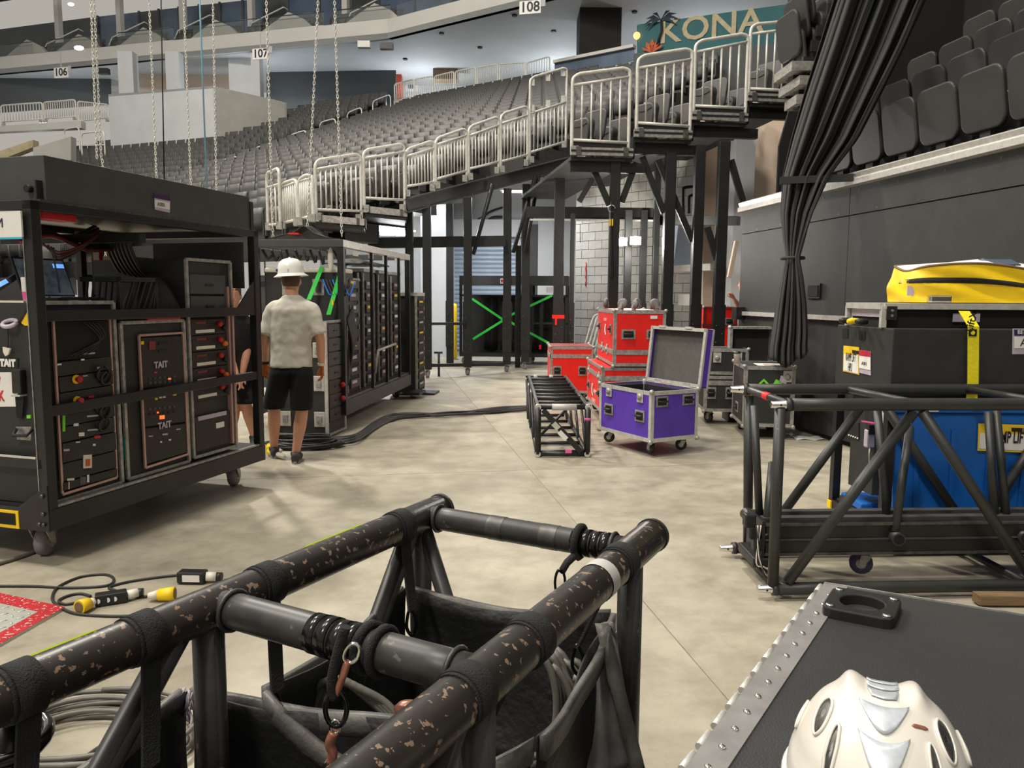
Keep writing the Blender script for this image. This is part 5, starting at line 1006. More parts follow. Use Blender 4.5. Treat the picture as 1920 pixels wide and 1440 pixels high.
def build_person(label, J, fwd, tops, bottoms, hard_hat=True, gloves=True, stripe=None):
    f = V(fwd).normalized(); s_ = V((f.y, -f.x, 0))                 # s_ = the figure's right
    o = thing('person', label, 'person', (J['hip'].x, J['hip'].y, 0)); UP = V((0, 0, 1))
    body = M(); hd = J['head']; hf = V(J.get('look', fwd)).normalized(); hs = V((hf.y, -hf.x, 0))
    # head: skull, jaw, nose, ears, neck
    ell(body, [(hd+UP*-.125+hf*.05, .03, .03, hs, hf), (hd+UP*-.115+hf*.035, .048, .055, hs, hf), (hd+UP*-.07+hf*.012, .064, .085, hs, hf), (hd-UP*.02, .073, .095, hs, hf), (hd+UP*.04, .076, .1, hs, hf), (hd+UP*.08, .068, .088, hs, hf), (hd+UP*.11, .045, .058, hs, hf), (hd+UP*.12, .02, .03, hs, hf)], 20)
    body.ball(hd+hf*.1-UP*.03, .017, 8, 6, (1, 1, 1.4))
    for e in (-1, 1): body.ball(hd+hs*.078*e-UP*.02-hf*.005, .022, 8, 6, (.5, .8, 1.5))
    nk = J['neck']; limb(body, [nk-UP*.05, nk+UP*.03, hd-UP*.09-hf*.01], [.07, .058, .055])
    tor = [(J['hip']-UP*.08, .14, .1), (J['hip'], .155, .11), (J['hip']+UP*.16, .14, .1), (J['hip'].lerp(nk, .6), .155, .11), (J['hip'].lerp(nk, .82), .165, .1), (nk-UP*.03, .1, .075)]
    ell(body, [(c, a, b_, s_, f) for c, a, b_ in tor])
    for e, S in ((1, 'r'), (-1, 'l')):
        sh, el, wr_ = J['sh'+S], J['el'+S], J['wr'+S]; limb(body, [sh.lerp(nk, .25), sh, sh.lerp(el, .5), el, el.lerp(wr_, .45), wr_], [.06, .058, .05, .042, .04, .027])
        if not gloves: hand(body, wr_, wr_-el, f-s_*e*.2, -s_*e)
        hp, kn, an = J['hp'+S], J['kn'+S], J['an'+S]; limb(body, [hp+UP*.05, hp.lerp(kn, .4), kn+UP*.06, kn, kn.lerp(an, .35), kn.lerp(an, .75), an, V((an.x, an.y, .04))], [.09, .082, .06, .056, .058, .042, .036, .04])
    bo_ = part('body', body, 'skin', o, world=True); fuse(bo_, .009, 3)
    # clothes
    sh_ = M(); z0 = J['hip']-UP*.05; tc_ = J.get('hem', 0)
    ell(sh_, [(z0-UP*.0, .185, .135, s_, f), (z0+UP*.03, .185, .135, s_, f), (J['hip']+UP*.16, .178, .128, s_, f), (J['hip'].lerp(nk, .55), .185, .132, s_, f), (J['hip'].lerp(nk, .8), .19, .122, s_, f), (nk-UP*.035, .125, .085, s_, f), (nk+UP*.012, .068, .064, s_, f)], 28)
    for e, S in ((1, 'r'), (-1, 'l')):
        sh, el = J['sh'+S], J['el'+S]; limb(sh_, [sh.lerp(nk, .45)-UP*.02, sh, sh.lerp(el, .45), sh.lerp(el, .86)], [.07, .07, .068, .075], 14)
    so_ = part('t_shirt', sh_, tops, o, world=True); fuse(so_, .011, 5); crease(so_, .02)
    sm = M(); ell(sm, [(J['hip']-UP*.1, .175, .13, s_, f), (J['hip']-UP*.02, .172, .128, s_, f), (J['hip']+UP*.05, .16, .12, s_, f)], 24)
    for e, S in ((1, 'r'), (-1, 'l')):
        hp, kn = J['hp'+S], J['kn'+S]; ell(sm, [(kn+UP*.02, .098, .1, s_, f), (kn+UP*.05, .1, .1, s_, f), (hp.lerp(kn, .45), .105, .11, s_, f), (hp, .1, .115, s_, f), (hp+UP*.07, .085, .1, s_, f)], 20)
    fuse(part('shorts', sm, bottoms, o, world=True), .011, 4)
    for e, S in ((1, 'r'), (-1, 'l')):
        an = J['an'+S]; ff = J.get('ft'+S, f); a = M(); foot(a, an, ff); a.path([V((an.x, an.y, .07)), V((an.x, an.y, .1))], .05, 12); q = part('shoe', a, 'shoe', o, world=True); fuse(q, .008, 3); b_ = M(); sole(b_, an, ff); part('sole', local(b_, o), 'sole', q)
        if gloves:
            h_ = M(); hand(h_, J['wr'+S], (J['wr'+S]-J['el'+S])*.6-UP*.1, f*.8-s_*e*.3, -s_*e*.8+f*.2, .6); g_ = part('glove', h_, 'glove', o, world=True); fuse(g_, .006, 2)
            c_ = J['wr'+S]; part('cuff', local(M().path([c_-V((0, 0, .012)), c_+V((0, 0, .012))], .036, 12), o), 'milk_white' if e > 0 else 'webbing', g_)
    hr = M(); ell(hr, [(hd-UP*.06-hf*.03, .066, .07, hs, hf), (hd-UP*.01-hf*.012, .08, .092, hs, hf), (hd+UP*.05-hf*.005, .082, .102, hs, hf), (hd+UP*.1, .06, .075, hs, hf), (hd+UP*.128, .02, .03, hs, hf)], 18)
    part('hair', hr, 'hair', o, world=True)
    if hard_hat:
        hh = M(); c = hd+UP*.035; tlt = MX.Rotation(-.06, 3, 'Y')
        hh.lathe([(.118, -.005), (.118, .004), (.116, .018), (.115, .03), (.111, .075), (.098, .112), (.07, .138), (.035, .15), (.0, .152)], 28, c, tlt)
        h_ = part('hard_hat', hh, 'hardhat', o, world=True); part('ridge', local(M().path([c+tlt @ (hf*(.108*math.cos(a))+UP*(.03+.122*math.sin(a))) for a in [PI*i/12 for i in range(13)]], .01, 6), o), 'hardhat', h_)
        part('brim', local(M().lathe([(.11, 0), (.128, -.004), (.15, -.012), (.151, -.008), (.13, .006), (.112, .02)], 28, c, tlt, cap=False), o), 'hardhat', h_); part('decal', local(M().ball(c+tlt @ (-hs*.108-hf*.04+UP*.05), .014, 8, 6), o), 'navy', h_)
    if stripe:
        for e, S in ((1, 'r'), (-1, 'l')):
            sh, el = J['sh'+S], J['el'+S]; m_ = sh.lerp(el, .35); part('stripe', local(M().path([m_-(el-sh)*.12, m_+(el-sh)*.12], .086, 14), o), stripe, so_)
    return o
YM = 6.86
def jm(px, py, dy=0): return at(px, py, YM+dy)
J = dict(hip=jm(546, 678), neck=jm(547, 556), head=jm(546, 524, .02), shr=jm(585, 583), shl=jm(511, 583), elr=jm(600, 634, -.02), ell=jm(496, 634, -.02), wrr=jm(603, 683, .06), wrl=jm(497, 680, .08),
         hpr=jm(566, 700), hpl=jm(526, 700), knr=jm(566, 772), knl=jm(514, 770, .1), anr=V((jm(555, 850).x, YM, .09)), anl=V((jm(500, 850).x, YM+.22, .09)), look=(-.1, 1, 0), ftr=(-.15, 1, 0), ftl=(-.5, 1, 0))
build_person('worker seen from behind in white hard hat, pale T-shirt and black shorts', J, (-.05, 1, 0), 'shirt', 'shorts')
YM = 7.75
J = dict(hip=jm(448, 690), neck=jm(440, 585, -.1), head=jm(436, 552, -.2), shr=jm(462, 610, .05), shl=jm(425, 615, -.1), elr=jm(463, 655, -.05), ell=jm(430, 668, -.15), wrr=jm(455, 700, -.15), wrl=jm(444, 705, -.25),
         hpr=jm(456, 705, .05), hpl=jm(442, 705, -.05), knr=jm(462, 760, -.1), knl=jm(440, 760, -.15), anr=V((jm(482, 800).x, YM-.1, .09)), anl=V((jm(440, 810).x, YM-.1, .09)), look=(.3, -1, -.1))
build_person('second worker in a black shirt with neon stripes half hidden behind the big cart', J, (.4, -1, 0), 'black_matt', 'shorts', hard_hat=False, gloves=False, stripe='neon')
YM = 12.6
J = dict(hip=jm(1402, 620), neck=jm(1398, 560), head=jm(1397, 532), shr=jm(1408, 568), shl=jm(1392, 570), elr=jm(1410, 592), ell=jm(1386, 575), wrr=jm(1408, 612), wrl=jm(1376, 560, -.1),
         hpr=jm(1408, 632), hpl=jm(1398, 632), knr=jm(1408, 665), knl=jm(1398, 665), anr=V((jm(1408, 690).x, YM, .09)), anl=V((jm(1398, 690).x, YM, .09)), look=(-1, .1, 0))
build_person('person in dark clothes half hidden behind the end of the black wall', J, (-1, 0, 0), 'navy', 'shorts', hard_hat=False, gloves=False)
# ================================================================ FOREGROUND: BIG CHIPPED TUBE FRAME WITH CABLE BAGS
E1 = V((.472, .8816, 0)); N1 = V((.8816, -.472, 0)); ZT = .9; RT = .041
L0 = onz(822, 956, ZT); L0.z = ZT; L0 = L0-E1*.02
Rq = onz(1222, 1004, ZT); sep = (Rq-L0).dot(N1); R0 = L0+N1*sep; ro = (Rq-R0).dot(E1)
def on_l(px, py): q = onz(px, py, ZT); return (q-L0).dot(E1)
tf = thing('box_truss', 'big black tube frame with chipped paint in the foreground', 'truss', (L0.x, L0.y, 0))
def tp_(name, m, mt): return part(name, m, mt, tf, world=True)
tp_('top_chord', M().path([L0+E1*(-2.2+.2*i) for i in range(11)]+[L0+E1*.03], RT, 28), 'truss_paint'); tp_('top_chord', M().path([R0+E1*(-2.2+.2*i) for i in range(11)]+[R0+E1*(ro+.0)], RT, 28), 'truss_paint')
for b_, e_ in ((L0, .03), (R0, ro)): tp_('end_cap', M().path([b_+E1*(e_-.004), b_+E1*(e_+.006)], RT+.003, 28), 'truss_bar')
t1, t2 = on_l(800, 968), on_l(392, 1132)
for t_, r_ in ((t1, .031), (t2, .034), (t2-.85, .034)):
    tp_('cross_tube', M().path([L0+E1*t_+N1*(sep*i/6) for i in range(7)], r_, 22), 'truss_bar')
    for s_ in (0.05, sep-.05): tp_('weld_bead', M().path(arc(L0+E1*t_+N1*s_, r_+.004, 0, 2*PI, 18, E1, V((0, 0, 1)))[:-1], .005, 5, closed=True), 'truss_bar')
ZB = .12
for b_ in (L0, R0): q = V((b_.x, b_.y, ZB)); tp_('bottom_chord', M().tube(q-E1*2.2, q+E1*.06, RT, 18), 'truss_paint')
for t_ in (t1-.02, t2-.02, t2-.87):
    for b_ in (L0, R0):
        p = b_+E1*t_; tp_('post', M().tube(p, V((p.x, p.y, ZB)), .03, 16), 'truss_bar')
    tp_('bottom_cross', M().tube(V((L0.x, L0.y, ZB))+E1*t_, V((R0.x, R0.y, ZB))+E1*t_, .03, 14), 'truss_bar')
for b_, a, c in ((L0, t1-.05, t2+.1), (L0, t2-.07, t2-.75), (R0, t2-.07, t2-.78)):
    p, q = b_+E1*a, b_+E1*c; q = V((q.x, q.y, ZB)); tp_('diagonal', M().tube(p, q, .026, 14), 'truss_bar')
tp_('diagonal', M().tube(L0+E1*(t1-.02), V((L0.x, L0.y, ZB))+N1*.3+E1*(t1-.02), .022, 12), 'truss_bar')
for i in range(2):
    b_ = (L0, R0)[i]
    for t_ in (-.2, -1.7): add_caster(tf, V((b_.x, b_.y, ZB-.03))+E1*t_-V((L0.x, L0.y, 0)), .038, 'rubber', .4)
# paint pen line and tapes on the tubes
tp_('white_tape', M().path([R0+E1*(on_l(1128, 1090)+sep*0-.0)+E1*(-.02+.02*i) for i in range(3)], RT+.0015, 28, caps=False), 'tape_white')
for px, py, wd in ((1105, 1010, .1), (605, 1195, .11)):
    q = onz(px, py, ZT+.02); t_ = t1 if px > 1000 else t2; s_ = (q-L0).dot(N1)
    for i in range(4): tp_('tape_wrap', M().path([L0+E1*t_+N1*(s_-wd/2+wd*i/4), L0+E1*t_+N1*(s_-wd/2+wd*(i+.85)/4)], (.033 if px > 1000 else .036)+.001*(i % 2), 20), 'tape_black')
for px, py in ((915, 985), (1010, 1005)):
    q = onz(px, py, ZT+.02); s_ = (q-L0).dot(N1); tp_('clear_tape', M().path([L0+E1*t1+N1*(s_-.02), L0+E1*t1+N1*(s_+.025)], .0318, 20, caps=False), 'alu_dark')
# webbing loops round the chords
WEB = [(L0, on_l(25, 1290), 'webbing strap loop round the left tube at the picture edge'), (L0, on_l(255, 1192), 'webbing strap loop on the left tube below the neon line'), (L0, on_l(505, 1098), 'webbing strap loop on the left tube beyond the cross tube'), (L0, on_l(757, 990), 'webbing strap loop near the far end of the left tube')]
def on_r(px, py): return (onz(px, py, ZT)-R0).dot(E1)
WEB += [(R0, on_r(868, 1300), 'webbing strap loop on the right tube at the cross tube joint'), (R0, on_r(985, 1200), 'webbing strap loop on the right tube beyond the joint'), (R0, on_r(1165, 1058), 'webbing strap loop near the far end of the right tube')]
for i, (b_, t_, lab) in enumerate(WEB):
    p = b_+E1*t_; o = thing('strap_loop', lab, 'strap', p, 0, 'webbing loops on the tube frame')
    part('band', M().path([p+E1*(-.022), p+E1*.022], RT+.0045, 28), 'webbing', o, world=True); part('band_edge', M().path([p+E1*(-.03), p+E1*(-.022)], RT+.003, 28), 'webbing', o, world=True)
    s_ = 1 if b_ is L0 else -1; a = p+N1*(.02*s_)-V((0, 0, .038)); q = p+N1*(.075*s_)+E1*(-.05)-V((0, 0, .19))
    m = M().prism([a-E1*.018, a+E1*.018, q+E1*.016, q-E1*.016], N1*.006); part('tail', m, 'webbing', o, world=True)
    part('snap_hook', M().path(smoothpts([q, q+V((.012, 0, -.03)), q+V((.004, 0, -.07)), q+V((-.012, 0, -.05)), q+V((-.008, 0, -.01))], 4, closed=True), .0045, 6, closed=True), 'tape_black', o, world=True)
# cable bags hung in the frame
def bag(name, label, P, depth, flaps=True, sag=.03, low=()):
    """P: four rim corners (world), counter-clockwise from far-left; open box of cloth with a hem"""
    o = thing(name, label, 'cable bag', (sum((p.x for p in P))/4, sum((p.y for p in P))/4, min(p.z for p in P)-depth)); c = sum(P, V())/4
    for i in range(4):
        if i in low: sg = .13
        else: sg = sag
        a, b_ = P[i], P[(i+1) % 4]; out = ((a+b_)/2-c); out.z = 0; out.normalize()
        def wallf(u, v, a=a, b_=b_, out=out, sag=sg): q = a.lerp(b_, u); q = q.lerp(V((c.x, c.y, q.z)), .2*v); return q-V((0, 0, depth*v+sag*math.sin(PI*u)*(1-v)))+out*(.035*math.sin(PI*v)*math.sin(PI*u)+.012*math.sin(7*u+5*v))
        part('side', M().sheet(wallf, 14, 10, .005), 'bag_fabric', o, world=True)
        def hemf(u, v, a=a, b_=b_, out=out, sag=sg): q = a.lerp(b_, u); return q-V((0, 0, .045*v-.003+sag*math.sin(PI*u)))+out*(.008+.003*math.sin(11*u))-out*0
        part('hem', M().sheet(hemf, 14, 2, .014), 'bag_hem', o, world=True)
    Q = [p.lerp(V((c.x, c.y, p.z)), .2)-V((0, 0, depth)) for p in P]; part('bottom', M().prism(Q, (0, 0, -.006)), 'bag_fabric', o, world=True)
    return o
zb1 = .72
B1 = [onz(762, 1102, zb1), onz(548, 1262, zb1), onz(870, 1330, zb1), onz(1120, 1150, zb1)]
B1[1] = onz(505, 1292, zb1); B1[3] = onz(1142, 1150, zb1); B1[2] = B1[1]+(B1[3]-B1[0])
bg1 = bag('cable_bag', 'black cloth cable bag hanging in the far half of the tube frame', B1, .42, low=(1,))
zb2 = .70
F0, F1 = onz(352, 1296, zb2), onz(720, 1345, zb2); dn_ = (F0-F1).cross(V((0, 0, 1))).normalized(); dn_ = dn_ if dn_.y < 0 else -dn_
B2 = [F0, F0+dn_*.5-N1*.02, F1+dn_*.5+N1*.04, F1+N1*.04]
bg2 = bag('cable_bag', 'black ribbed cable bag hanging at the bottom of the picture', B2, .4, sag=.01)
fr_ = M()
for i in range(14): a = F0+V((random.uniform(-.01, .01), 0, random.uniform(-.02, .01))); fr_.path([a, a+V((random.uniform(-.02, .02), -.01, random.uniform(-.05, -.02)))], .0015, 4)
part('frayed_threads', fr_, 'label_grey', bg2, world=True)['kind'] = 'stuff'
# silver-black vinyl flap hanging at the right of the frame
fa, fb, fc_, fd = onz(1135, 1170, .74), onz(1205, 1400, .62), onz(1095, 1440, .5), onz(1105, 1260, .6)
fl = thing('vinyl_flap', 'creased dark silver vinyl flap hanging on the right side of the far bag', 'flap', fc_)
a0 = at(1138, 1165, 1.74); a1 = at(1207, 1440, 1.6); a2 = at(1080, 1470, 1.6); a3 = a0
part('sheet', M().sheet(lambda u, v: a0.lerp(a1.lerp(a2, u), .02+.98*v)+V((.01*math.sin(9*u+6*v), .015*math.sin(7*v+5*u), .008*math.sin(13*v))), 16, 18, .005), 'vinyl', fl, world=True)
part('hem', M().sheet(lambda u, v: a0.lerp(a1, v)+V((-.03+.032*u, -.012, 0)), 2, 10, .006), 'bag_hem', fl, world=True)
# cables lying in the bags
ins = (B1[0]+B1[1]+B1[2]+B1[3])/4
for i in range(9):
    c = at(1000+9*i-3*(i % 3), 1320+6*i, 1.74+.03*(i % 4)); r_ = .1+.012*(i % 4); th0 = .3*i
    P = arc(c, r_, -1.9+th0*.1, 1.2+.05*i, 14, (.55, -.15, .0), (.12*math.sin(i), .1, 1.25))
    one('bagged_cable', M().path(P, .009, 8), 'cable_grey', 'thick grey cable loop in the right of the far bag', 'cable', 'cables in the far bag', base=P[0])
for i in range(4):
    P = [at(560+14*i, 1330, 1.62), at(590+12*i, 1290-4*i, 1.62), at(640+12*i, 1275+6*i, 1.6), at(700+8*i, 1320, 1.6), at(740+5*i, 1360, 1.58)]
    one('bagged_cable', M().path(smoothpts(P, 5), .0095, 8), 'cable_grey', 'grey cable loop showing between the two bags', 'cable', 'cables between the bags', base=P[0])
# carabiner chain with copper tape in the middle
YC = 1.22
def cp(px, py, Y=YC): return at(px, py, Y)
cb_ = thing('carabiner_chain', 'black carabiner chain with copper-taped links hanging from the near cross tube', 'carabiner', cp(620, 1440))
q = onz(655, 1215, ZT+.02)
s_ = (q-L0).dot(N1); cc = L0+E1*t2+N1*s_
part('web_loop', M().path(arc(cc, .039, 0, 2*PI, 20, E1, V((0, 0, 1)))[:-1], .009, 6, closed=True), 'webbing', cb_, world=True); part('web_loop', M().path(arc(cc+N1*.03, .039, 0, 2*PI, 20, E1, V((0, 0, 1)))[:-1], .008, 6, closed=True), 'webbing', cb_, world=True)
def ring(name, a, b_, w_, r_, mt): 
    a, b_ = V(a), V(b_); d = b_-a; x = d.cross(V((0, 1, 0))).normalized(); c = (a+b_)/2; part(name, M().path([c+d*.5*math.cos(t)+x*w_*math.sin(t) for t in [2*PI*i/18 for i in range(18)]], r_, 8, closed=True), mt, cb_, world=True)
ring('shackle', cp(668, 1208), cp(650, 1243), .012, .0035, 'chrome'); part('copper_wrap', M().path(smoothpts([cp(652, 1240), cp(645, 1262), cp(634, 1290), cp(630, 1302)], 4), .0065, 8), 'copper_tape', cb_, world=True)
part('black_web', M().path(smoothpts([cp(648, 1175), cp(632, 1230), cp(622, 1280), cp(628, 1310)], 4), .009, 8), 'webbing', cb_, world=True)
ring('carabiner', cp(630, 1295), cp(630, 1362), .018, .0045, 'tape_black'); ring('shackle', cp(630, 1350), cp(628, 1375), .008, .003, 'chrome'); part('copper_wrap', M().path(smoothpts([cp(627, 1372), cp(618, 1395), cp(624, 1412), cp(620, 1430)], 4), .0085, 8), 'copper_tape', cb_, world=True); ring('shackle', cp(620, 1425), cp(616, 1455), .009, .0035, 'chrome')
# far strap with carabiner on the end tube
q = onz(1078, 1000, ZT+.03); s_ = (q-L0).dot(N1); cc = L0+E1*t1+N1*s_
fs = thing('strap_carabiner', 'black strap with a carabiner hanging from the far end tube', 'strap', cc-V((0, 0, .2)))
part('loop', M().path(arc(cc, .037, 0, 2*PI, 20, E1, V((0, 0, 1)))[:-1], .01, 6, closed=True), 'webbing', fs, world=True)
a, b_ = cc+V((-.01, -.03, -.02)), at(1053, 1072, 1.78); part('strap', M().path([a, a.lerp(b_, .5)+V((-.005, 0, 0)), b_], .0095, 6), 'webbing', fs, world=True)
c = at(1050, 1092, 1.78); part('carabiner', M().path([c+V((.012*math.sin(t), 0, .032*math.cos(t))) for t in [2*PI*i/16 for i in range(16)]], .0035, 6, closed=True), 'tape_black', fs, world=True)
one('copper_lump', M().ball(at(765, 1330, 1.3), .02, 10, 8, (1.3, 1, .8)), 'copper_tape', 'lump of copper tape behind the right tube', 'tape', base=at(765, 1335, 1.3))
# neon tape on the floor beyond the left tube
for i, ((x0, y0), (x1, y1)) in enumerate((((592, 1028), (700, 986)), ((55, 1256), (192, 1196)))):
    p, q = L0+E1*on_l(x0+14, y0+32), L0+E1*on_l(x1+14, y1+30); of = N1*(-.027)+V((0, 0, .0325))
    one('neon_tape', M().bar(p+of, q+of, .009, .003, (-.6, .3, .75)), 'neon', ('far', 'near')[i]+' neon yellow tape line along the back of the left tube', 'tape', base=p+of)
# left corner: black ring fitting on the near post
p = L0+E1*on_l(10, 1300); P = at(20, 1385, 1.16)
rf = thing('ring_fitting', 'glossy black ring fitting below the left tube at the picture edge', 'fitting', P)
part('ring', M().path(arc(P, .052, 0, 2*PI, 20, (1, 0, 0), (0, .9, .25))[:-1], .012, 8, closed=True), 'tape_black', rf, world=True); part('post', M().tube(P-V((0, 0, .3)), P+V((0, 0, .05)), .03, 14), 'tape_black', rf, world=True)
# ================================================================ RIGHT-HAND TRUSS WITH CONE ENDS
FT = V((1.31, 3.73, .055)); TX = V((1, .055, 0)).normalized(); TB_ = V((-.02, .63, 0)); HT = .93; RC_ = .031
rt_ = thing('stage_truss', 'black stage truss with silver cone ends lying at the right', 'truss', (FT.x, FT.y, 0))
def rp(name, m, mt='truss_grey'): return part(name, m, mt, rt_, world=True)
UPV = V((.028, 0, HT)); cor = {'fb': FT, 'ft': FT+UPV, 'rb': FT+TB_, 'rt': FT+TB_+UPV}; LT = 2.25
for k_, c in cor.items():
    rp('chord', M().path([c+TX*(LT*i/8) for i in range(9)], RC_, 20)); rp('cone_end', M().lathe([(.024, 0), (.024, .012), (.022, .014), (.017, .075), (.013, .08)], 18, c, TX.to_track_quat('-Z', 'Y').to_matrix()), 'chrome')
    rp('collar', M().path([c+TX*(-.004), c+TX*.02], RC_+.003, 20)); rp('cone_pin', M().lathe([(.005, 0), (.005, .024)], 8, c-TX*.035, MX.Rotation(PI/2, 3, 'X')), 'ink')
def fpx(px, py, rear=0): return hit(px, py, FT+(TB_ if rear else V()), V((TX.y, -TX.x, 0)))
def tb2(a, b_, rear=0, r_=.027): rp('brace', M().tube(fpx(*a, rear), fpx(*b_, rear), r_, 14))
tb2((1463, 765), (1449, 1098)); tb2((1476, 1092), (1713, 772)); tb2((1728, 770), (1935, 1085)); tb2((1936, 1090), (2150, 770))
tb2((1404, 742), (1402, 1040), 1); tb2((1458, 975), (1622, 752), 1); tb2((1652, 750), (1818, 1000), 1); tb2((1830, 1000), (1990, 750), 1)
for t_ in (.0, .62, 1.32, 2.0): rp('top_cross', M().tube(cor['ft']+TX*(t_+.06 if t_ else .02)+V((0, 0, .0)), cor['rt']+TX*(t_-.02 if t_ else .02), .02, 12)); 
for t_ in (.0, 1.3, 2.6): rp('bottom_cross', M().tube(cor['fb']+TX*(t_+.04), cor['rb']+TX*(t_+.04), .02, 12))
q = (cor['ft']+cor['rt'])/2+TX*.02; rp('red_sticker', M().path([q-TB_*.06, q+TB_*.06], .0215, 14, caps=False), 'red')
# hinged light carriers
YH = 4.05
for i, (xa, xb) in enumerate((((1414, 760), (1448, 868)), ((1645, 765), (1706, 800)), ((1853, 772), (1868, 770)))):
    lo = [at(1424, 975, YH), at(1664, 985, YH-.02), at(1866, 985, YH)][i]; q = [at(1437, 985, YH-.1), at(1678, 998, YH-.12), at(1888, 985, YH)][i]
    o = thing('light_carrier', ['leftmost', 'middle', 'rightmost'][i]+' carrier of two struts on a short tube inside the stage truss', 'bracket', lo, 0, 'light carriers in the truss')
    for a, b_ in ((xa, lo), (xb, q)): part('strut', M().tube(at(*a, YH+.1), b_, .021, 12), 'truss_grey', o, world=True)
    a, b_ = [(at(1398, 962, YH+.16), at(1442, 1012, YH-.14)), (at(1640, 976, YH+.16), at(1686, 1012, YH-.16)), (at(1886, 985, YH+.14), at(1925, 1010, YH-.1))][i]
    part('cross_tube', M().tube(a, b_, .034, 14), 'truss_grey', o, world=True); part('tube_mouth', M().tube(b_-(b_-a)*.01, b_+(b_-a)*.006, .027, 12), 'deep', o, world=True)
    for k2 in range(4): c = a.lerp(b_, .2+.2*k2)+V((0, 0, .03)); part('safety_clip', M().path([c, c+V((.008, 0, .02)), c+V((.016, 0, .0))], .003, 5), 'yellow', o, world=True)
bx0, bx1 = at(1412, 1048, YH), at(1412, 1048, YH); c0 = at(1418, 1045, YH-.02)
lbx = thing('light_bar', 'long black aluminium light bar inside the stage truss', 'light bar', c0)
c0.z = .25; part('housing', M().bar(c0, c0+TX*2.15, .24, .17), 'black', lbx, world=True, bevel=.008)
for dy, dz, h_, mt in ((-.125, .08, .012, 'alu_dark'), (-.06, .09, .03, 'grey_panel'), (.06, .09, .03, 'grey_panel'), (-.125, .0, .008, 'grey_panel'), (-.125, -.078, .014, 'alu_dark')): part('edge_strip', M().bar(c0+V((0, dy, dz)), c0+TX*2.15+V((0, dy, dz)), .05 if mt == 'grey_panel' and dz > .05 else .01, h_), mt, lbx, world=True)
part('end_plate', M().cb(c0-TX*.01, (.015, .26, .2)), 'black', lbx, world=True); part('end_foot', M().cb(c0+V((0, 0, -.12)), (.12, .28, .05)), 'black', lbx, world=True, bevel=.008)
for i in range(3): part('bracket', M().cb(at(1405+8*i, 975+22*i, YH-.12), (.06, .06, .07)), 'black', lbx, world=True, bevel=.01)
for i in range(4):
    P = [at(1418+3*i, 985, YH-.2), at(1424-2*i, 1030+8*i, YH-.22), at(1432, 1075-4*i, YH-.22), at(1442, 1088-6*i, YH-.2)]; part('wire', M().path(smoothpts(P, 5), .0035, 5), 'milk_white' if i % 2 else 'cable', lbx, world=True)
for i in range(2): add_caster(lbx, V((.6+1.3*i, .02, -.09+c0.z-c0.z))-V((0, 0, c0.z-c0.z))+V((0, 0, c0.z-at(1418, 1045, YH-.02).z)), .06, 'purple_wheel', 1.2)
# ================================================================ CASE TOP WITH HINGE, AND HELMET
ZL = .85; K0 = onz(1545, 1095, ZL); Kh = (onz(1285, 1440, ZL)-K0).normalized(); Kf = (onz(1920, 1155, ZL)-K0).normalized()
rc = thing('road_case', 'black road case with a riveted steel hinge at the lower right corner', 'case', (K0.x, K0.y, 0))
def kp(f_, h_, z=0): return K0+Kf*f_+Kh*h_+V((0, 0, z))
def kpart(name, m, mt, bevel=0, par=None):
    return part(name, local(m, rc), mt, par or rc, bevel=bevel)
top = kpart('lid', M().prism([kp(0, 0, -.012), kp(1.1, 0, -.012), kp(1.1, 1.15, -.012), kp(0, 1.15, -.012)][::-1], (0, 0, .012)), 'lid_black')
kpart('body', M().prism([kp(.004, .004, -.83), kp(1.09, .004, -.83), kp(1.09, 1.14, -.83), kp(.004, 1.14, -.83)][::-1], (0, 0, .815)), 'black_panel')
kpart('edge_strip', M().bar(kp(0, -.002, -.004), kp(1.1, -.002, -.004), .004, .016), 'alu_worn'); kpart('hinge_leaf', M().prism([kp(0, .0, .0), kp(.05, .0, .0), kp(.05, 1.15, .0), kp(0, 1.15, .0)][::-1], (0, 0, .0025)), 'hinge_steel')
for i in range(17): kpart('hinge_knuckle', M().tube(kp(-.004, .012+.066*i, -.002), kp(-.004, .056+.066*i, -.002), .0065, 8), 'alu')
riv = M().lathe([(.006, 0), (.0056, .0025), (.003, .0045), (.0, .005)], 10).mesh('rivet', 'chrome')
for i in range(18): link('rivet', riv, rc, kp(.027, .08+.058*i, .0025)-V((K0.x, K0.y, 0)))
for a in range(4):
    x, y = ((.02, .02), (1.07, .02), (.02, 1.1), (1.07, 1.1))[a]; add_caster(rc, kp(x+.05*(1 if x < .5 else -1), y+.05*(1 if y < .5 else -1), -.832)-V((K0.x, K0.y, 0)), .0075, 'rubber')
# caster cup plate
PC = [onz(1563, 1098, ZL+.022), onz(1693, 1121, ZL+.022), onz(1678, 1166, ZL+.022), onz(1538, 1137, ZL+.022)]
PC[2] = PC[1]+(PC[3]-PC[0]); cpc = (PC[0]+PC[2])/2; ua, ub = (PC[1]-PC[0])/2, (PC[3]-PC[0])/2
ringm = M(); n_ = 40; hole = [cpc+ua*.62*math.cos(2*PI*i/n_)+ub*.62*math.sin(2*PI*i/n_) for i in range(n_)]
def sq(t):
    c_, s_ = math.cos(t), math.sin(t); k_ = (abs(c_)**8+abs(s_)**8)**(-1/8); return cpc+ua*c_*k_+ub*s_*k_
outl = [sq(2*PI*i/n_) for i in range(n_)]; dz = V((0, 0, -.022))
ringm.add(outl+hole+[p+dz for p in outl]+[p+dz for p in hole], [(i, (i+1) % n_, n_+(i+1) % n_, n_+i) for i in range(n_)]+[(i, 2*n_+i, 2*n_+(i+1) % n_, (i+1) % n_) for i in range(n_)]+[(n_+i, n_+(i+1) % n_, 3*n_+(i+1) % n_, 3*n_+i) for i in range(n_)])
cpl = kpart('caster_cup', ringm, 'black', .003)
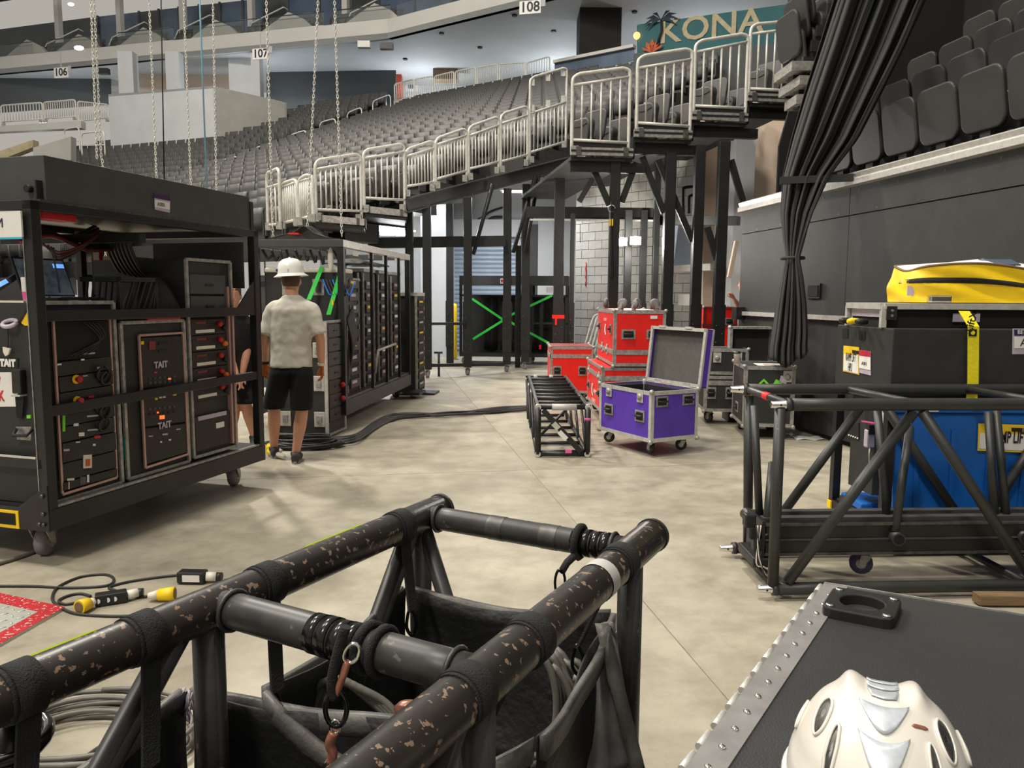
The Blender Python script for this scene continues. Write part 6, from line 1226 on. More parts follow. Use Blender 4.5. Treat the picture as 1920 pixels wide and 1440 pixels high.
for sa, sb_ in ((-1, -1), (1, -1), (1, 1), (-1, 1)):
    q = cpc+ua*sa*.78+ub*sb_*.74; part('cup_bolt', local(M().lathe([(.009, 0), (.009, .002), (.004, .0035)], 10, q), rc), 'chrome', cpl)
# helmet
HC = onz(1648, 1415, ZL+.05); HC.z = ZL+.004; hl = thing('climbing_helmet', 'white scuffed climbing helmet with silver reflective patches on the black case', 'helmet', HC, math.radians(-24))
def hsurf(th, ph, off=0.0):
    """th: 0 top .. pi/2 rim; ph: around, pi/2 = far side"""
    x = math.sin(th)*math.cos(ph); y = math.sin(th)*math.sin(ph); z = math.cos(th)
    ax, ay, az = .115, .142, .142
    k = 1.0
    # raised ribs either side of a channel running over the far end of the crown
    if y > -.22:
        w_ = min(1, (y+.22)/.2); r_ = math.exp(-((abs(x)-.34)/.1)**2)*.06; c_ = -.06*math.exp(-(x/.22)**4); k += w_*(r_+c_)
    k += .018*math.exp(-((abs(x)-.62)/.12)**2)*(1-abs(y))                       # side ridges
    k -= .012*math.exp(-((th-1.18)/.09)**2)
    return V((x*(ax*k+off), y*(ay*k+off), max(0, z*(az*k+off))))
def patch(name, mt, fn, nu, nv, off, par, t=0, thick=.0012): return part(name, M().sheet(lambda u, v: hsurf(*fn(u, v), off), nu, nv, thick), mt, par)
sh = part('shell', M().sheet(lambda u, v: hsurf(max(.0001, v*PI/2), -u*2*PI), 96, 40), 'helmet', hl)
part('rim', M().path([hsurf(PI/2, 2*PI*i/48, .001)+V((0, 0, .004)) for i in range(48)], .005, 6, closed=True), 'helmet', hl)
def inv(x, y):                                                                 # plan position (unit disc) -> angles
    r = min(.999, math.hypot(x, y)); return math.asin(r), math.atan2(y, x)
def crescent(cy, w_, h_, name='reflective_patch', top=None):
    def fn(u, v):
        x = (u-.5)*2*w_; e = 1-(abs(u-.5)*2)**2; y0 = cy+h_*.55*(abs(u-.5)*2)**2; return inv(x, y0-h_*(v-.15)*max(.02, e)*1.0)
    return patch(name, 'reflect', fn, 14, 5, .0016, hl)
for cy, w_, h_ in ((-.36, .25, .24), (-.66, .25, .24)): crescent(cy, w_, h_)
for i, (y0, y1) in enumerate(((.34, .24), (.19, .07), (.02, -.18))): patch('reflective_strip', 'reflect', lambda u, v, y0=y0, y1=y1: inv((u-.5)*.34*(1-.25*(i == 2)*v), y0+(y1-y0)*v-.05*math.sin(PI*u)), 8, 4, .0016, hl)
for s_ in (-1, 1):
    for cx_, cy_, a, b_, rot in ((.6, -.28, .085, .15, .35), (.5, -.62, .06, .16, .5), (.84, .1, .035, .14, .6)):
        def fn(u, v, cx_=cx_, cy_=cy_, a=a, b_=b_, rot=rot, s_=s_):
            t = 2*PI*u; px = a*v*math.copysign(abs(math.cos(t))**.8, math.cos(t)); py = b_*v*math.copysign(abs(math.sin(t))**1.3, math.sin(t)); return inv(s_*(cx_+px*math.cos(rot)+py*math.sin(rot)*-.6), cy_+py)
        vn = patch('vent', 'alu_dark' if cx_ < .8 else 'helmet', fn, 20, 3, .0008, hl)
        P = [hsurf(*fn(i/24, 1.06), .0015) for i in range(24)]; part('vent_rim', M().path(P, .0022, 5, closed=True), 'helmet', vn)
patch('maker_mark', 'copper_tape', lambda u, v: inv(.27+.16*u, -.4+.06*u+(.035*v-.017)*(1 if .1 < u < .9 else .2)), 6, 2, .0012, hl)
# ================================================================ FLIGHT CASES
HND = {}
def fhandle(parent, pos, rot, w_=.15, h_=.11, name='handle'):
    """recessed butterfly handle: plate, dark dish, grip; local x right, z up, -y out of the face"""
    key = (w_, h_)
    if key not in HND:
        HND[key] = (M().bx(-w_/2, w_/2, -.006, 0, -h_/2, h_/2).mesh('handle', 'alu_worn'), M().bx(-w_*.36, w_*.36, -.009, -.006, -h_*.34, h_*.34).mesh('dish', 'ink'), M().path([(-w_*.34, -.012, h_*.08), (-w_*.3, -.03, h_*.02), (w_*.3, -.03, h_*.02), (w_*.34, -.012, h_*.08)], h_*.1, 6).mesh('grip', 'rubber'))
    a, b_, c = HND[key]; o = link(name, a, parent, pos, rot); link('dish', b_, o); link('grip', c, o); return o
LAT = (M().bx(-.045, .045, -.006, 0, -.06, .06).mesh('latch', 'alu'), M().lathe([(.03, 0), (.03, .014), (.012, .018)], 12, (0, -.006, -.005), MX.Rotation(PI/2, 3, 'X')).mesh('latch_cup', 'alu_worn'))
def latch(parent, pos, rot): o = link('latch', LAT[0], parent, pos, rot); link('latch_cup', LAT[1], o); return o
def flightcase(name, label, loc, rz, w_, d_, h_, z0, mt, edge='alu_worn', group=None, lid=None, open_top=False, cast=True, corner_r=.024, cat='case', upside=False, castr=.06):
    """corner at loc, x to the right, y away; body from z0 to z0+h"""
    o = thing(name, label, cat, (loc[0], loc[1], loc[2] if len(loc) > 2 else 0), rz, group); e = .034
    if open_top:
        t = .012
        for nm, b_ in (('front_panel', (0, w_, 0, t, z0, z0+h_)), ('back_panel', (0, w_, d_-t, d_, z0, z0+h_)), ('side_panel', (0, t, 0, d_, z0, z0+h_)), ('side_panel', (w_-t, w_, 0, d_, z0, z0+h_)), ('bottom_panel', (0, w_, 0, d_, z0, z0+t))): part(nm, M().bx(*b_), mt, o)
        for b_ in ((t, w_-t, t, t+.015, z0+t, z0+h_-.03), (t, w_-t, d_-t-.015, d_-t, z0+t, z0+h_-.03), (t, t+.015, t, d_-t, z0+t, z0+h_-.03), (w_-t-.015, w_-t, t, d_-t, z0+t, z0+h_-.03)): part('lining', M().bx(*b_), 'black_matt', o)
    else: part('body', M().bx(0, w_, 0, d_, z0, z0+h_), mt, o)
    z1 = z0+h_; s = .003
    for x in (0, w_):
        for y in (0, d_): part('edge_trim', M().bx(x-(e if x else s), x+(s if x else e), y-(e if y else s), y+(s if y else e), z0, z1), edge, o)
    for z in (z0, z1):
        a, b_ = (z-s, z+e) if z == z0 else (z-e, z+s)
        for y in (0, d_): part('edge_trim', M().bx(0, w_, y-(.012 if y else s*1.5), y+(s*1.5 if y else .012), a, b_), edge, o)
        for x in (0, w_): part('edge_trim', M().bx(x-(.012 if x else s*1.5), x+(s*1.5 if x else .012), 0, d_, a, b_), edge, o)
        for x in (0, w_):
            for y in (0, d_): part('ball_corner', M().ball((x, y, z), corner_r, 8, 6), 'alu_worn', o)
    if lid:
        for b_ in ((-s*2, w_+s*2, -s*2, .004), (-s*2, w_+s*2, d_-.004, d_+s*2)): part('lid_band', M().bx(b_[0], b_[1], b_[2], b_[3], lid-.028, lid+.028), edge, o)
        for b_ in ((-s*2, .004), (w_-.004, w_+s*2)): part('lid_band', M().bx(b_[0], b_[1], -s*2, d_+s*2, lid-.028, lid+.028), edge, o)
    if cast:
        r = castr; zz = z0 if not upside else z1
        for x in (.09, w_-.09):
            for y in (.09, d_-.09):
                c = add_caster(o, (x, y, zz), r, 'rubber' if not upside else 'grey_rubber', random.uniform(-1, 1))
                if upside: c.rotation_euler = (PI, 0, random.uniform(-1.5, 1.5))
    return o
FRONT = (0, 0, 0); LEFT = (0, 0, -PI/2)
# ---- open purple case
pr = math.atan2(.479, .878); P0 = (1.297, 7.125)
pc = flightcase('flight_case', 'open purple flight case on casters in the middle of the floor', P0, pr, .57, .83, .475, .15, 'purple', 'alu', open_top=True, castr=.055)
for x in (.12, .44): fhandle(pc, (x, -.004, .53), FRONT, .14, .1)
for y in (.16, .66): latch(pc, (-.006, y, .57), LEFT); fhandle(pc, (-.004, y-.0, .38), LEFT, .14, .11)
LW, LD, LHt = .1, .83, .57
def lidp(x, y, z): a = .11; return V((.585+x*math.cos(a)+z*math.sin(a), y, .635-x*math.sin(a)+z*math.cos(a)))
def lbox(name, x0, x1, y0, y1, z0, z1, mt, par): part(name, M().add([lidp(x, y, z) for x in (x0, x1) for y in (y0, y1) for z in (z0, z1)], [(0, 1, 3, 2), (4, 6, 7, 5), (0, 4, 5, 1), (2, 3, 7, 6), (0, 2, 6, 4), (1, 5, 7, 3)]), mt, par); return par.children[-1]
lid_ = part('lid', M().add([lidp(x, y, z) for x in (.09, .1) for y in (0, LD) for z in (0, LHt)], [(0, 1, 3, 2), (4, 6, 7, 5), (0, 4, 5, 1), (2, 3, 7, 6), (0, 2, 6, 4), (1, 5, 7, 3)]), 'purple', pc)
def lsub(name, b_, mt): part(name, M().add([lidp(x, y, z) for x in b_[:2] for y in b_[2:4] for z in b_[4:]], [(0, 1, 3, 2), (4, 6, 7, 5), (0, 4, 5, 1), (2, 3, 7, 6), (0, 2, 6, 4), (1, 5, 7, 3)]), mt, lid_)
lsub('lid_lining', (.06, .09, .015, LD-.015, .015, LHt-.015), 'foam')
for b_ in ((0, .1, 0, .012, 0, LHt), (0, .1, LD-.012, LD, 0, LHt), (0, .1, 0, LD, LHt-.012, LHt), (0, .1, 0, LD, 0, .012)): lsub('lid_side', b_, 'purple')
for b_ in ((-.004, .018, -.003, .03, 0, LHt), (-.004, .018, LD-.03, LD+.003, 0, LHt), (-.004, .018, 0, LD, LHt-.03, LHt+.003), (-.004, .018, 0, LD, -.003, .03), (.082, .104, -.004, .02, 0, LHt), (.082, .104, 0, LD, LHt-.02, LHt+.004)): lsub('lid_trim', b_, 'alu')
for y in (.18, .62): part('hinge', M().cb(lidp(.0, y, .0), (.03, .09, .06)), 'alu', pc)
for y in (.2, .6): lsub('catch', (-.01, .02, y, y+.1, LHt-.01, LHt+.012), 'alu')
# ---- red cases
ra = .03
rb = flightcase('flight_case', 'lower red flight case of the stack behind the purple case', (1.045, 8.95), ra, .82, 1.3, .53, .155, 'red', 'alu_worn', 'red flight cases', lid=.56)
def swoosh(o, x, y, z, sc, face='left'):
    pts = [(-.5, .1), (-.2, .5), (.35, .55), (.05, .2), (.1, -.15), (.45, -.45), (0, -.5), (-.4, -.25)]
    if face == 'left': P = [(-.008, y-a*sc, z+b_*sc) for a, b_ in pts]; v = (-.001, 0, 0)
    part('emblem', M().prism(P, v), 'ink_white', o)
swoosh(rb, 0, .75, .34, .15); text(rb, 'events', .1, 'ink_white', (-.009, .5, .35), (0, -1, 0), (0, 0, 1), .0005); text(rb, 'L I G H T S', .06, 'ink_white', (-.009, .62, .22), (0, -1, 0), (0, 0, 1), .0005)
for y in (.18, 1.1): latch(rb, (-.006, y, .56), LEFT); fhandle(rb, (-.004, y, .36), LEFT)
rtp = flightcase('flight_case', 'upper red flight case turned upside down with casters on top', (1.17, 8.93, .705), ra, .60, 1.3, .64, 0, 'red', 'alu_worn', 'red flight cases', lid=.16, upside=True)
c = add_caster(rtp, (.3, .4, .64), .05, 'grey_rubber', 0); c.rotation_euler = (PI, 0, .6)
for x in (.17, .46): fhandle(rtp, (x, -.004, .37), FRONT, .16, .11)
part('sticker', M().bx(.42, .5, -.008, -.004, .55, .585), 'paper', rtp); part('brown_top', M().bx(.05, .55, .05, 1.25, .64, .648), 'rust_case', rtp)
for y in (.2, 1.1): fhandle(rtp, (-.004, y, .42), LEFT, .12, .12)
for y in (.45, .85): latch(rtp, (-.006, y, .17), LEFT)
swoosh(rtp, 0, .6, .4, .13); text(rtp, 'C L A R I T', .05, 'ink_white', (-.009, .62, .52), (0, -1, 0), (0, 0, 1), .0005)
rl = flightcase('flight_case', 'faded red flight case half hidden behind the red-taped column', (.545, 11.0), 0, .62, .8, .66, .13, 'red', 'alu_worn', 'red flight cases', lid=.66)
for x in (.1, .46): fhandle(rl, (x, -.004, .45), FRONT, .12, .14)
part('brown_top', M().bx(.02, .6, .02, .78, .79, .797), 'rust_case', rl)
P0 = at(1319, 600, 12.6); rr_ = flightcase('flight_case', 'tall red flight case at the back behind the rightmost column', (P0.x, 12.6), 0, .55, .6, 1.22, .13, 'red', 'rust_case', 'red flight cases', lid=1.05)
fhandle(rr_, (.42, -.004, 1.12), FRONT, .14, .11)
one('drag_bracket', M().path(smoothpts([onz(1084, 740)+V((0, 0, .3)), onz(1084, 740)+V((.0, 0, .02)), onz(1092, 742)+V((.05, 0, .02)), onz(1092, 742)+V((.05, 0, .3))], 4), .02, 6), 'black', 'small black folding bracket left of the red cases', 'bracket', base=onz(1088, 742))
# ---- black cases on the right of the purple one
bk = flightcase('flight_case', 'scuffed black flight case with neon stickers and a paper cup on top', (2.465, 8.16), -.12, .52, .72, .64, .14, 'black_panel', 'alu_worn', 'black flight cases')
for i, (x, z, mt, r_) in enumerate(((.2, .6, 'green_tag', .78), (.34, .6, 'green_tag', .5), (.4, .645, 'label_grey', .2))): 
    R = MX.Rotation(r_, 3, 'Y'); part('sticker', M().cb((x, -.005, z), (.075, .002, .075), R), mt, bk)
part('sticker_mark', M().cb((.2, -.0065, .6), (.035, .002, .035), MX.Rotation(.78, 3, 'Y')), 'ink', bk)
text(bk, 'LIVE\nON AIR', .055, 'ink_orange', (.09, -.006, .51), (1, 0, 0), (0, 0, 1), .0006, .002)
fhandle(bk, (.4, -.004, .5), FRONT, .2, .18); fhandle(bk, (-.004, .36, .3), LEFT); latch(bk, (.44, -.006, .68), FRONT)
part('paper_sheet', M().bx(.15, .44, .06, .34, .784, .787), 'paper', bk); part('leaflet', M().bx(.22, .4, .08, .2, .787, .788), 'pink_edge', bk)
cp_ = thing('paper_cup', 'white paper cup with a black lid on the scuffed black case', 'cup', V((2.465, 8.16, .785))+V((-.0, .3, 0))); part('cup_body', M().lathe([(.028, 0), (.036, .11), (.037, .112)], 18), 'milk_white', cp_); part('cup_lid', M().lathe([(.039, .11), (.039, .12), (.034, .124), (.033, .134)], 18), 'black', cp_)
bk2 = flightcase('flight_case', 'lower black flight case squeezed between the purple lid and the scuffed case', (2.28, 9.1), -.1, .5, .5, .42, .16, 'black_panel', 'alu_worn', 'black flight cases', lid=.5)
for x in (.08, .3): fhandle(bk2, (x, -.004, .38), FRONT, .11, .14)
bk3 = flightcase('flight_case', 'upper black flight case behind the purple lid', (2.3, 9.12, .6), -.1, .48, .46, .3, 0, 'black_panel', 'alu_worn', 'black flight cases', cast=False); latch(bk3, (.12, -.006, .2), FRONT); latch(bk3, (.36, -.006, .2), FRONT)
P0 = at(1364, 690, 9.35); ol = thing('case_lid', 'upright black case lid with aluminium trim behind the scuffed case', 'case lid', (P0.x, 9.35, .0), -.05)
part('panel', M().bx(0, .52, .05, .07, .7, 1.15), 'black_panel', ol)
for b_ in ((0, .03, -.08, .07, .3, 1.16), (.49, .52, -.08, .07, .3, 1.16), (0, .52, -.08, .07, 1.13, 1.16)): part('edge_trim', M().bx(*b_), 'alu_worn', ol)
part('lower_body', M().bx(0.02, .5, -.06, .3, 0.0, .7), 'black_panel', ol)
for x in (.0, .52): part('ball_corner', M().ball((x, -.06, 1.15), .025, 8, 6), 'alu', ol)
# ---- short ladder truss in front of the red cases
q0, q1 = onz(1008, 857, 0), onz(1100, 856, 0); TLv = V((q0.x, q0.y, 0)); lw = (q1-q0).length; lr = math.atan2((q1-q0).y, (q1-q0).x)*.3; LL = 2.75; TZ = .475
lt = thing('ladder_truss', 'short black ladder truss lying in front of the red cases', 'truss', TLv, lr)
for x in (0, lw):
    for z in (.03, TZ): part('chord', M().tube((x, 0, z), (x+.04, LL, z), .022, 12), 'truss_grey' if z < .1 else 'black', lt); part('node', M().tube((x, -.02, z), (x, .03, z), .028, 12), 'alu', lt)
    part('post', M().tube((x, .005, .03), (x, .005, TZ), .03, 12), 'black', lt); part('chord_edge', M().bar((x, 0, TZ+.022), (x+.04, LL, TZ+.022), .02, .004), 'alu_dark', lt)
for i in range(10): y = .01+LL*i/9.; part('rung', M().tube((0, y, TZ), (lw+.03, y, TZ), .024 if i % 2 == 0 else .014, 10), 'black', lt)
for i in range(6): y = .1+LL*i/6.; part('lower_rung', M().tube((0, y, .03), (lw, y, .03), .02, 10), 'black', lt)
part('lower_rung', M().tube((0, .005, .03), (lw, .005, .03), .022, 10), 'black', lt)
part('diagonal', M().bar((.05, .01, TZ-.03), (lw-.06, .01, .05), .05, .05, (0, 1, 0)), 'black', lt); part('diagonal', M().tube((.03, .25, .15), (lw*.7, .3, TZ-.03), .014, 8), 'black', lt)
for i in range(4):
    for x in (0, lw): part('side_diagonal', M().tube((x, .1+.65*i, .04), (x, .6+.65*i, TZ-.02), .014, 8), 'black', lt)
part('clamp_ring', M().cb((lw*.36, -.015, .3), (.07, .03, .05), MX.Rotation(.8, 3, 'Y')), 'alu', lt); part('paper_tag', M().cb((lw*.5, -.02, .21), (.045, .01, .1), MX.Rotation(.8+PI/2, 3, 'Y')), 'paper', lt)
part('white_tape', M().tube((.13, .005, TZ), (.36, .005, TZ), .031, 12), 'tape_white', lt); part('pink_tape', M().tube((lw, .005, .35), (lw, .005, .375), .0305, 12), 'pink_tape', lt); part('pink_tape', M().cb((lw*.62, -.0, .055), (.06, .03, .03)), 'pink_tape', lt)
for x in (.1, .3): part('white_tape', M().tube((x, LL, TZ), (x+.05, LL, TZ), .026, 12), 'tape_white', lt)
# ================================================================ POWER UNIT, BLUE TANK, YELLOW BAG
hA = onz(1652, 1000, .12); hB = onz(1553, 944, .12); hd_ = hB-hA; hd_.z = 0
hr = math.atan2(hd_.y, hd_.x)-PI/2; hr = max(-.6, min(.75, hr)); HX, HY = axes(hr)
HXf, HYf = V((1, .02, 0)).normalized(), V((hd_.x, hd_.y, 0)).normalized(); hdep = hd_.length
hu = thing('power_unit', 'black power unit case with two square holes and yellow and white labels', 'power unit', (hA.x, hA.y, 0))
def hp_(a, b_, z): return HXf*a+HYf*b_+V((0, 0, z))
def hbox(name, a0, a1, b0_, b1_, z0, z1, mt, bevel=0, par=None): return part(name, M().add([hp_(a, b_, z) for a in (a0, a1) for b_ in (b0_, b1_) for z in (z0, z1)], [(0, 1, 3, 2), (4, 6, 7, 5), (0, 4, 5, 1), (2, 3, 7, 6), (0, 2, 6, 4), (1, 5, 7, 3)]), mt, par or hu, bevel=bevel)
ztop = at(1645, 616, hA.y).z; zlow = .93
hood_ = hbox('hood', -.0, 1.6, 0, hdep, zlow, ztop, 'black_panel', .006); hbox('hood_lip', -.02, 1.62, -.015, hdep+.02, zlow-.02, zlow+.005, 'black')
hbox('base_tray', -.0, 1.6, 0, hdep, .1, .16, 'black_steel'); hbox('base_deck', .03, 1.55, .03, hdep-.03, .16, .17, 'grey_panel')
for a in (.0, 1.55):
    for b_ in (0, hdep-.05): hbox('post', a, a+.05, b_, b_+.05, .12, zlow, 'black_steel')
hbox('feeder_box', .03, .4, hdep*.28, hdep*.72, .3, zlow-.02, 'black_panel', .005)
for a in (.1, 1.4):
    for b_ in (.08, hdep-.1): add_caster(hu, hp_(a, b_, .1), .041, 'rubber', .5)
hbox('yellow_foot', -.01, .0, hdep-.05, hdep, .1, .15, 'yellow')
HN = -HXf
def hleft(px, py, off=.004):                                    # a point on the unit's left end from the picture
    n = V((HYf.y, -HYf.x, 0)); q = hit(px, py, V((hA.x, hA.y, 0))+HXf*0, n)-V((hA.x, hA.y, 0)); return q-HXf*off
def hpoly(name, pts, mt, off=.004, par=None): return part(name, M().prism([hleft(*p, off) for p in pts], -HXf*.002), mt, par or hu)
for (x0, y0), (x1, y1) in (((1580, 616), (1591, 633)), ((1611, 620), (1623, 637))): hp2 = hpoly('hand_hole', [(x0, y0), (x1, y0+1), (x1, y1+1), (x0, y1)], 'deep', .002)
yl = hpoly('yellow_sign', [(1583, 648), (1612, 651), (1612, 703), (1582, 696)], 'yellow_label', .003); hpoly('sign_field', [(1585, 664), (1611, 667), (1611, 701), (1584, 694)], 'paper', .006, yl); hpoly('sign_band', [(1600, 656), (1612, 658), (1612, 664), (1600, 662)], 'ink', .006, yl)
XL_ = -HYf; zz = V((0, 0, 1))
text(yl, 'RAMP LIFT\nHPU', .075, 'ink', hleft(1597, 680, .009), XL_, zz, .0006, .0, .36)
ws = hpoly('white_sign', [(1613, 656), (1634, 659), (1634, 704), (1613, 699)], 'label_grey', .003); hpoly('sign_band', [(1613, 656), (1634, 659), (1634, 669), (1613, 666)], 'label_red', .006, ws); hpoly('sign_field', [(1613, 667), (1634, 670), (1634, 694), (1613, 690)], 'paper', .006, ws)
text(ws, 'A001', .03, 'ink', hleft(1623, 682, .009), XL_, zz, .0005)
# feeder panel details
fz = hleft(1628, 790); fo = (hleft(1640, 790)-fz)
def fpt(px, py, off=-.035): return hleft(px, py, off)
fs_ = part('feeder_sign', M().prism([fpt(1606, 762), fpt(1650, 764), fpt(1650, 797), fpt(1606, 790)], -HXf*.002), 'paper', hu); part('sign_edge', M().prism([fpt(1606, 788, -.031), fpt(1650, 795, -.031), fpt(1650, 798, -.031), fpt(1606, 791, -.031)], -HXf*.001), 'pink_tape', fs_); text(fs_, 'FEEDER', .085, 'ink', fpt(1622, 781, -.03), XL_, zz, .0006, .001, .45)
part('socket_plate', M().prism([fpt(1585, 800), fpt(1603, 793), fpt(1603, 824), fpt(1585, 818)], -HXf*.012), 'ink', hu)
for i in range(5): part('pilot_lamp', M().ball(fpt(1586+4*i, 816+1.5*i, -.02), .006, 6, 5), 'lamp_soft' if i < 0 else 'paper', hu)
part('grey_plug', M().cb(fpt(1627, 822, -.01), (.05, .05, .11)), 'label_grey', hu, bevel=.008); part('plug_cap', M().cb(fpt(1630, 805, -.01), (.04, .04, .06)), 'black', hu)
part('plug_wire', M().path(smoothpts([fpt(1628, 838, -.01), fpt(1630, 850, .0), fpt(1624, 870, -.02)], 4), .005, 5), 'milk_white', hu)
one('blue_hose', M().path(smoothpts([V((hA.x, hA.y, 0))+hp_(.2, .35, .5), V((hA.x, hA.y, 0))+hp_(.14, .3, .35), V((hA.x, hA.y, 0))+hp_(.15, .2, .24), V((hA.x, hA.y, 0))+hp_(.28, .1, .2)], 6), .032, 10), 'blue', 'bent blue hose at the foot of the power unit', 'hose', base=(hA.x, hA.y, .17))
one('hose_coupling', M().tube(V((hA.x, hA.y, 0))+hp_(.16, .17, .25), V((hA.x, hA.y, 0))+hp_(.24, .1, .2), .024, 10), 'chrome', 'bright hose coupling at the foot of the power unit', 'coupling', base=(hA.x, hA.y, .17))
one('drip_tray', M().cb(V((hA.x, hA.y, 0))+hp_(.2, .42, .2), (.35, .3, .05)), 'blue', 'low blue tray on the deck of the power unit', 'tray', base=(hA.x+.1, hA.y+.3, .17), bevel=.01)
one('power_brick', M().cb(V((hA.x, hA.y, 0))+hp_(.1, .5, .19), (.18, .1, .04)), 'black', 'small black power brick on the deck of the power unit', 'brick', base=(hA.x+.1, hA.y+.4, .17), bevel=.006)
# blue tank, tapered
ta_ = thing('blue_tank', 'blue plastic tank with a yellow-edged lift label behind the truss', 'tank', (hA.x, hA.y, .172))
Yt = hA.y+.06
def bt(px, py, dy=0): return at(px, py, Yt+dy)
fr4 = [bt(1668, 985), bt(1700+300, 985), bt(1700+330, 770), bt(1655, 770)]; 
bot = [V((at(1672, 985, Yt).x, Yt, .18)), V((hA.x+1.45, Yt, .18)), V((hA.x+1.45, Yt+.55, .18)), V((at(1674, 985, Yt+.55).x, Yt+.55, .18))]; topq = [V((at(1668, 770, Yt-.02).x, Yt-.04, .84)), V((hA.x+1.5, Yt-.04, .84)), V((hA.x+1.5, Yt+.58, .84)), V((at(1660, 770, Yt+.58).x, Yt+.58, .84))]
part('shell', M().add(bot+topq, [(3, 2, 1, 0), (4, 5, 6, 7), (0, 1, 5, 4), (1, 2, 6, 5), (2, 3, 7, 6), (3, 0, 4, 7)]), 'blue', ta_, world=True, bevel=.02)
part('lid', M().add([q+V((0, -.02 if i < 2 else .02, .0)) for i, q in enumerate(topq)]+[q+V((0, -.02 if i < 2 else .02, .08)) for i, q in enumerate(topq)], [(3, 2, 1, 0), (4, 5, 6, 7), (0, 1, 5, 4), (1, 2, 6, 5), (2, 3, 7, 6), (3, 0, 4, 7)]), 'blue', ta_, world=True, bevel=.01)
for i in range(6): a = topq[0].lerp(topq[1], .1+.15*i); b_ = bot[0].lerp(bot[1], .1+.15*i); part('rib', M().bar(a.lerp(b_, .15)+V((0, -.0, 0)), a.lerp(b_, .9)+V((0, -.0, 0)), .03, .02), 'blue', ta_, world=True)
def onf(px, py, off=.012): return hit(px, py, bot[0]-V((0, off+.016, 0)), V((0, -1, -.035)).normalized())
tl_ = part('lift_label', M().prism([onf(1835, 794), onf(2010, 800), onf(2005, 852), onf(1833, 845)], (0, .003, 0)), 'yellow_label', ta_, world=True)
part('label_field', local(M().prism([onf(1838, 812, .016), onf(2006, 818, .016), onf(2002, 849, .016), onf(1836, 841, .016)], (0, .002, 0)), ta_), 'paper', tl_); part('label_band', local(M().prism([onf(1897, 802, .016), onf(1985, 805, .016), onf(1985, 812, .016), onf(1897, 809, .016)], (0, .002, 0)), ta_), 'ink', tl_)
T_ = V((hA.x, hA.y, .172)); text(tl_, 'RAMP LIFT', .095, 'ink', onf(1892, 821, .02)-T_, (1, .0, -.02), zz, .0006, .002, .5); text(tl_, 'HPU', .095, 'ink', onf(1868, 840, .02)-T_, (1, 0, -.02), zz, .0006, .002, .5); text(tl_, 'BEYONCE', .03, 'mural_cream', onf(1938, 807, .02)-T_, (1, 0, 0), zz, .0005)
part('white_corner', local(M().prism([onf(1738, 764, .03), onf(1760, 764, .03), onf(1760, 772, .03), onf(1738, 772, .03)], (0, .003, 0)), ta_), 'paper', ta_)
# front label of the hood
def hfront(px, py, off=.004): return hit(px, py, V((hA.x, hA.y-off, 0)), V((HXf.y, -HXf.x, 0)))-V((hA.x, hA.y, 0))
fl_ = part('front_sign', M().prism([hfront(1899, 616), hfront(1975, 616), hfront(1975, 664), hfront(1898, 664)], (0, .002, 0)), 'label_grey', hu); part('sign_band', M().prism([hfront(1902, 618, .008), hfront(1975, 618, .008), hfront(1975, 629, .008), hfront(1902, 629, .008)], (0, .002, 0)), 'navy', fl_); part('sign_field', M().prism([hfront(1902, 631, .008), hfront(1975, 631, .008), hfront(1975, 653, .008), hfront(1902, 653, .008)], (0, .002, 0)), 'paper', fl_)
text(fl_, 'BEY', .035, 'ink_white', hfront(1917, 623, .012), HXf, zz, .0005); text(fl_, 'A001', .06, 'ink', hfront(1934, 643, .012), HXf, zz, .0005)
# aluminium framed box on the hood
af = thing('framed_box', 'aluminium framed black box with plugs standing on the power unit', 'box', V((hA.x, hA.y, ztop+.002))+hp_(.0, .12, 0))
a0_ = .0; fw_, fd_, fh_ = 1.5, hdep*.62, .125; sx_ = HYf*.0
def ap(a, b_, z): return HXf*a+HYf*b_+V((0, 0, z))
part('box_body', M().add([ap(a, b_, z) for a in (.02, fw_) for b_ in (.02, fd_-.02) for z in (0, fh_-.02)], [(0, 1, 3, 2), (4, 6, 7, 5), (0, 4, 5, 1), (2, 3, 7, 6), (0, 2, 6, 4), (1, 5, 7, 3)]), 'black_matt', af)
for a in (0, fw_):
    for b_ in (0, fd_): part('corner_post', M().bar(ap(a, b_, 0), ap(a, b_, fh_), .03, .03), 'alu', af)
for p, q in (((0, 0), (fw_, 0)), ((0, fd_), (fw_, fd_)), ((0, 0), (0, fd_)), ((fw_, 0), (fw_, fd_))): part('top_profile', M().bar(ap(*p, fh_), ap(*q, fh_), .04, .035), 'alu', af)
part('top_sheet', M().prism([ap(0, 0, fh_+.01), ap(fw_, 0, fh_+.01), ap(fw_, fd_, fh_+.01), ap(0, fd_, fh_+.01)], (0, 0, .008)), 'alu', af); part('end_panel', M().prism([ap(.01, .03, .06), ap(.01, fd_-.03, .06), ap(.01, fd_-.03, fh_), ap(.01, .03, fh_)], -HXf*.004), 'label_grey', af)
for i in range(3): part('plug', M().lathe([(.018, 0), (.02, .05), (.012, .07)], 10, ap(-.03, .12+.1*i, .03), MX.Rotation(-PI/2, 3, 'Y')), 'yellow' if i == 1 else 'black', af)
part('wing_plate', M().cb(ap(.04, -.017, .085), (.06, .01, .08)), 'black', af); part('data_label', M().cb(ap(.5, .005, .06), (.16, .004, .05)), 'label_grey', af)
for z in (.07, .1): part('screw', M().lathe([(.008, 0), (.008, .006)], 8, ap(.04, -.022, z), MX.Rotation(PI/2, 3, 'X')), 'chrome', af)
for a in (.0, .2): pass
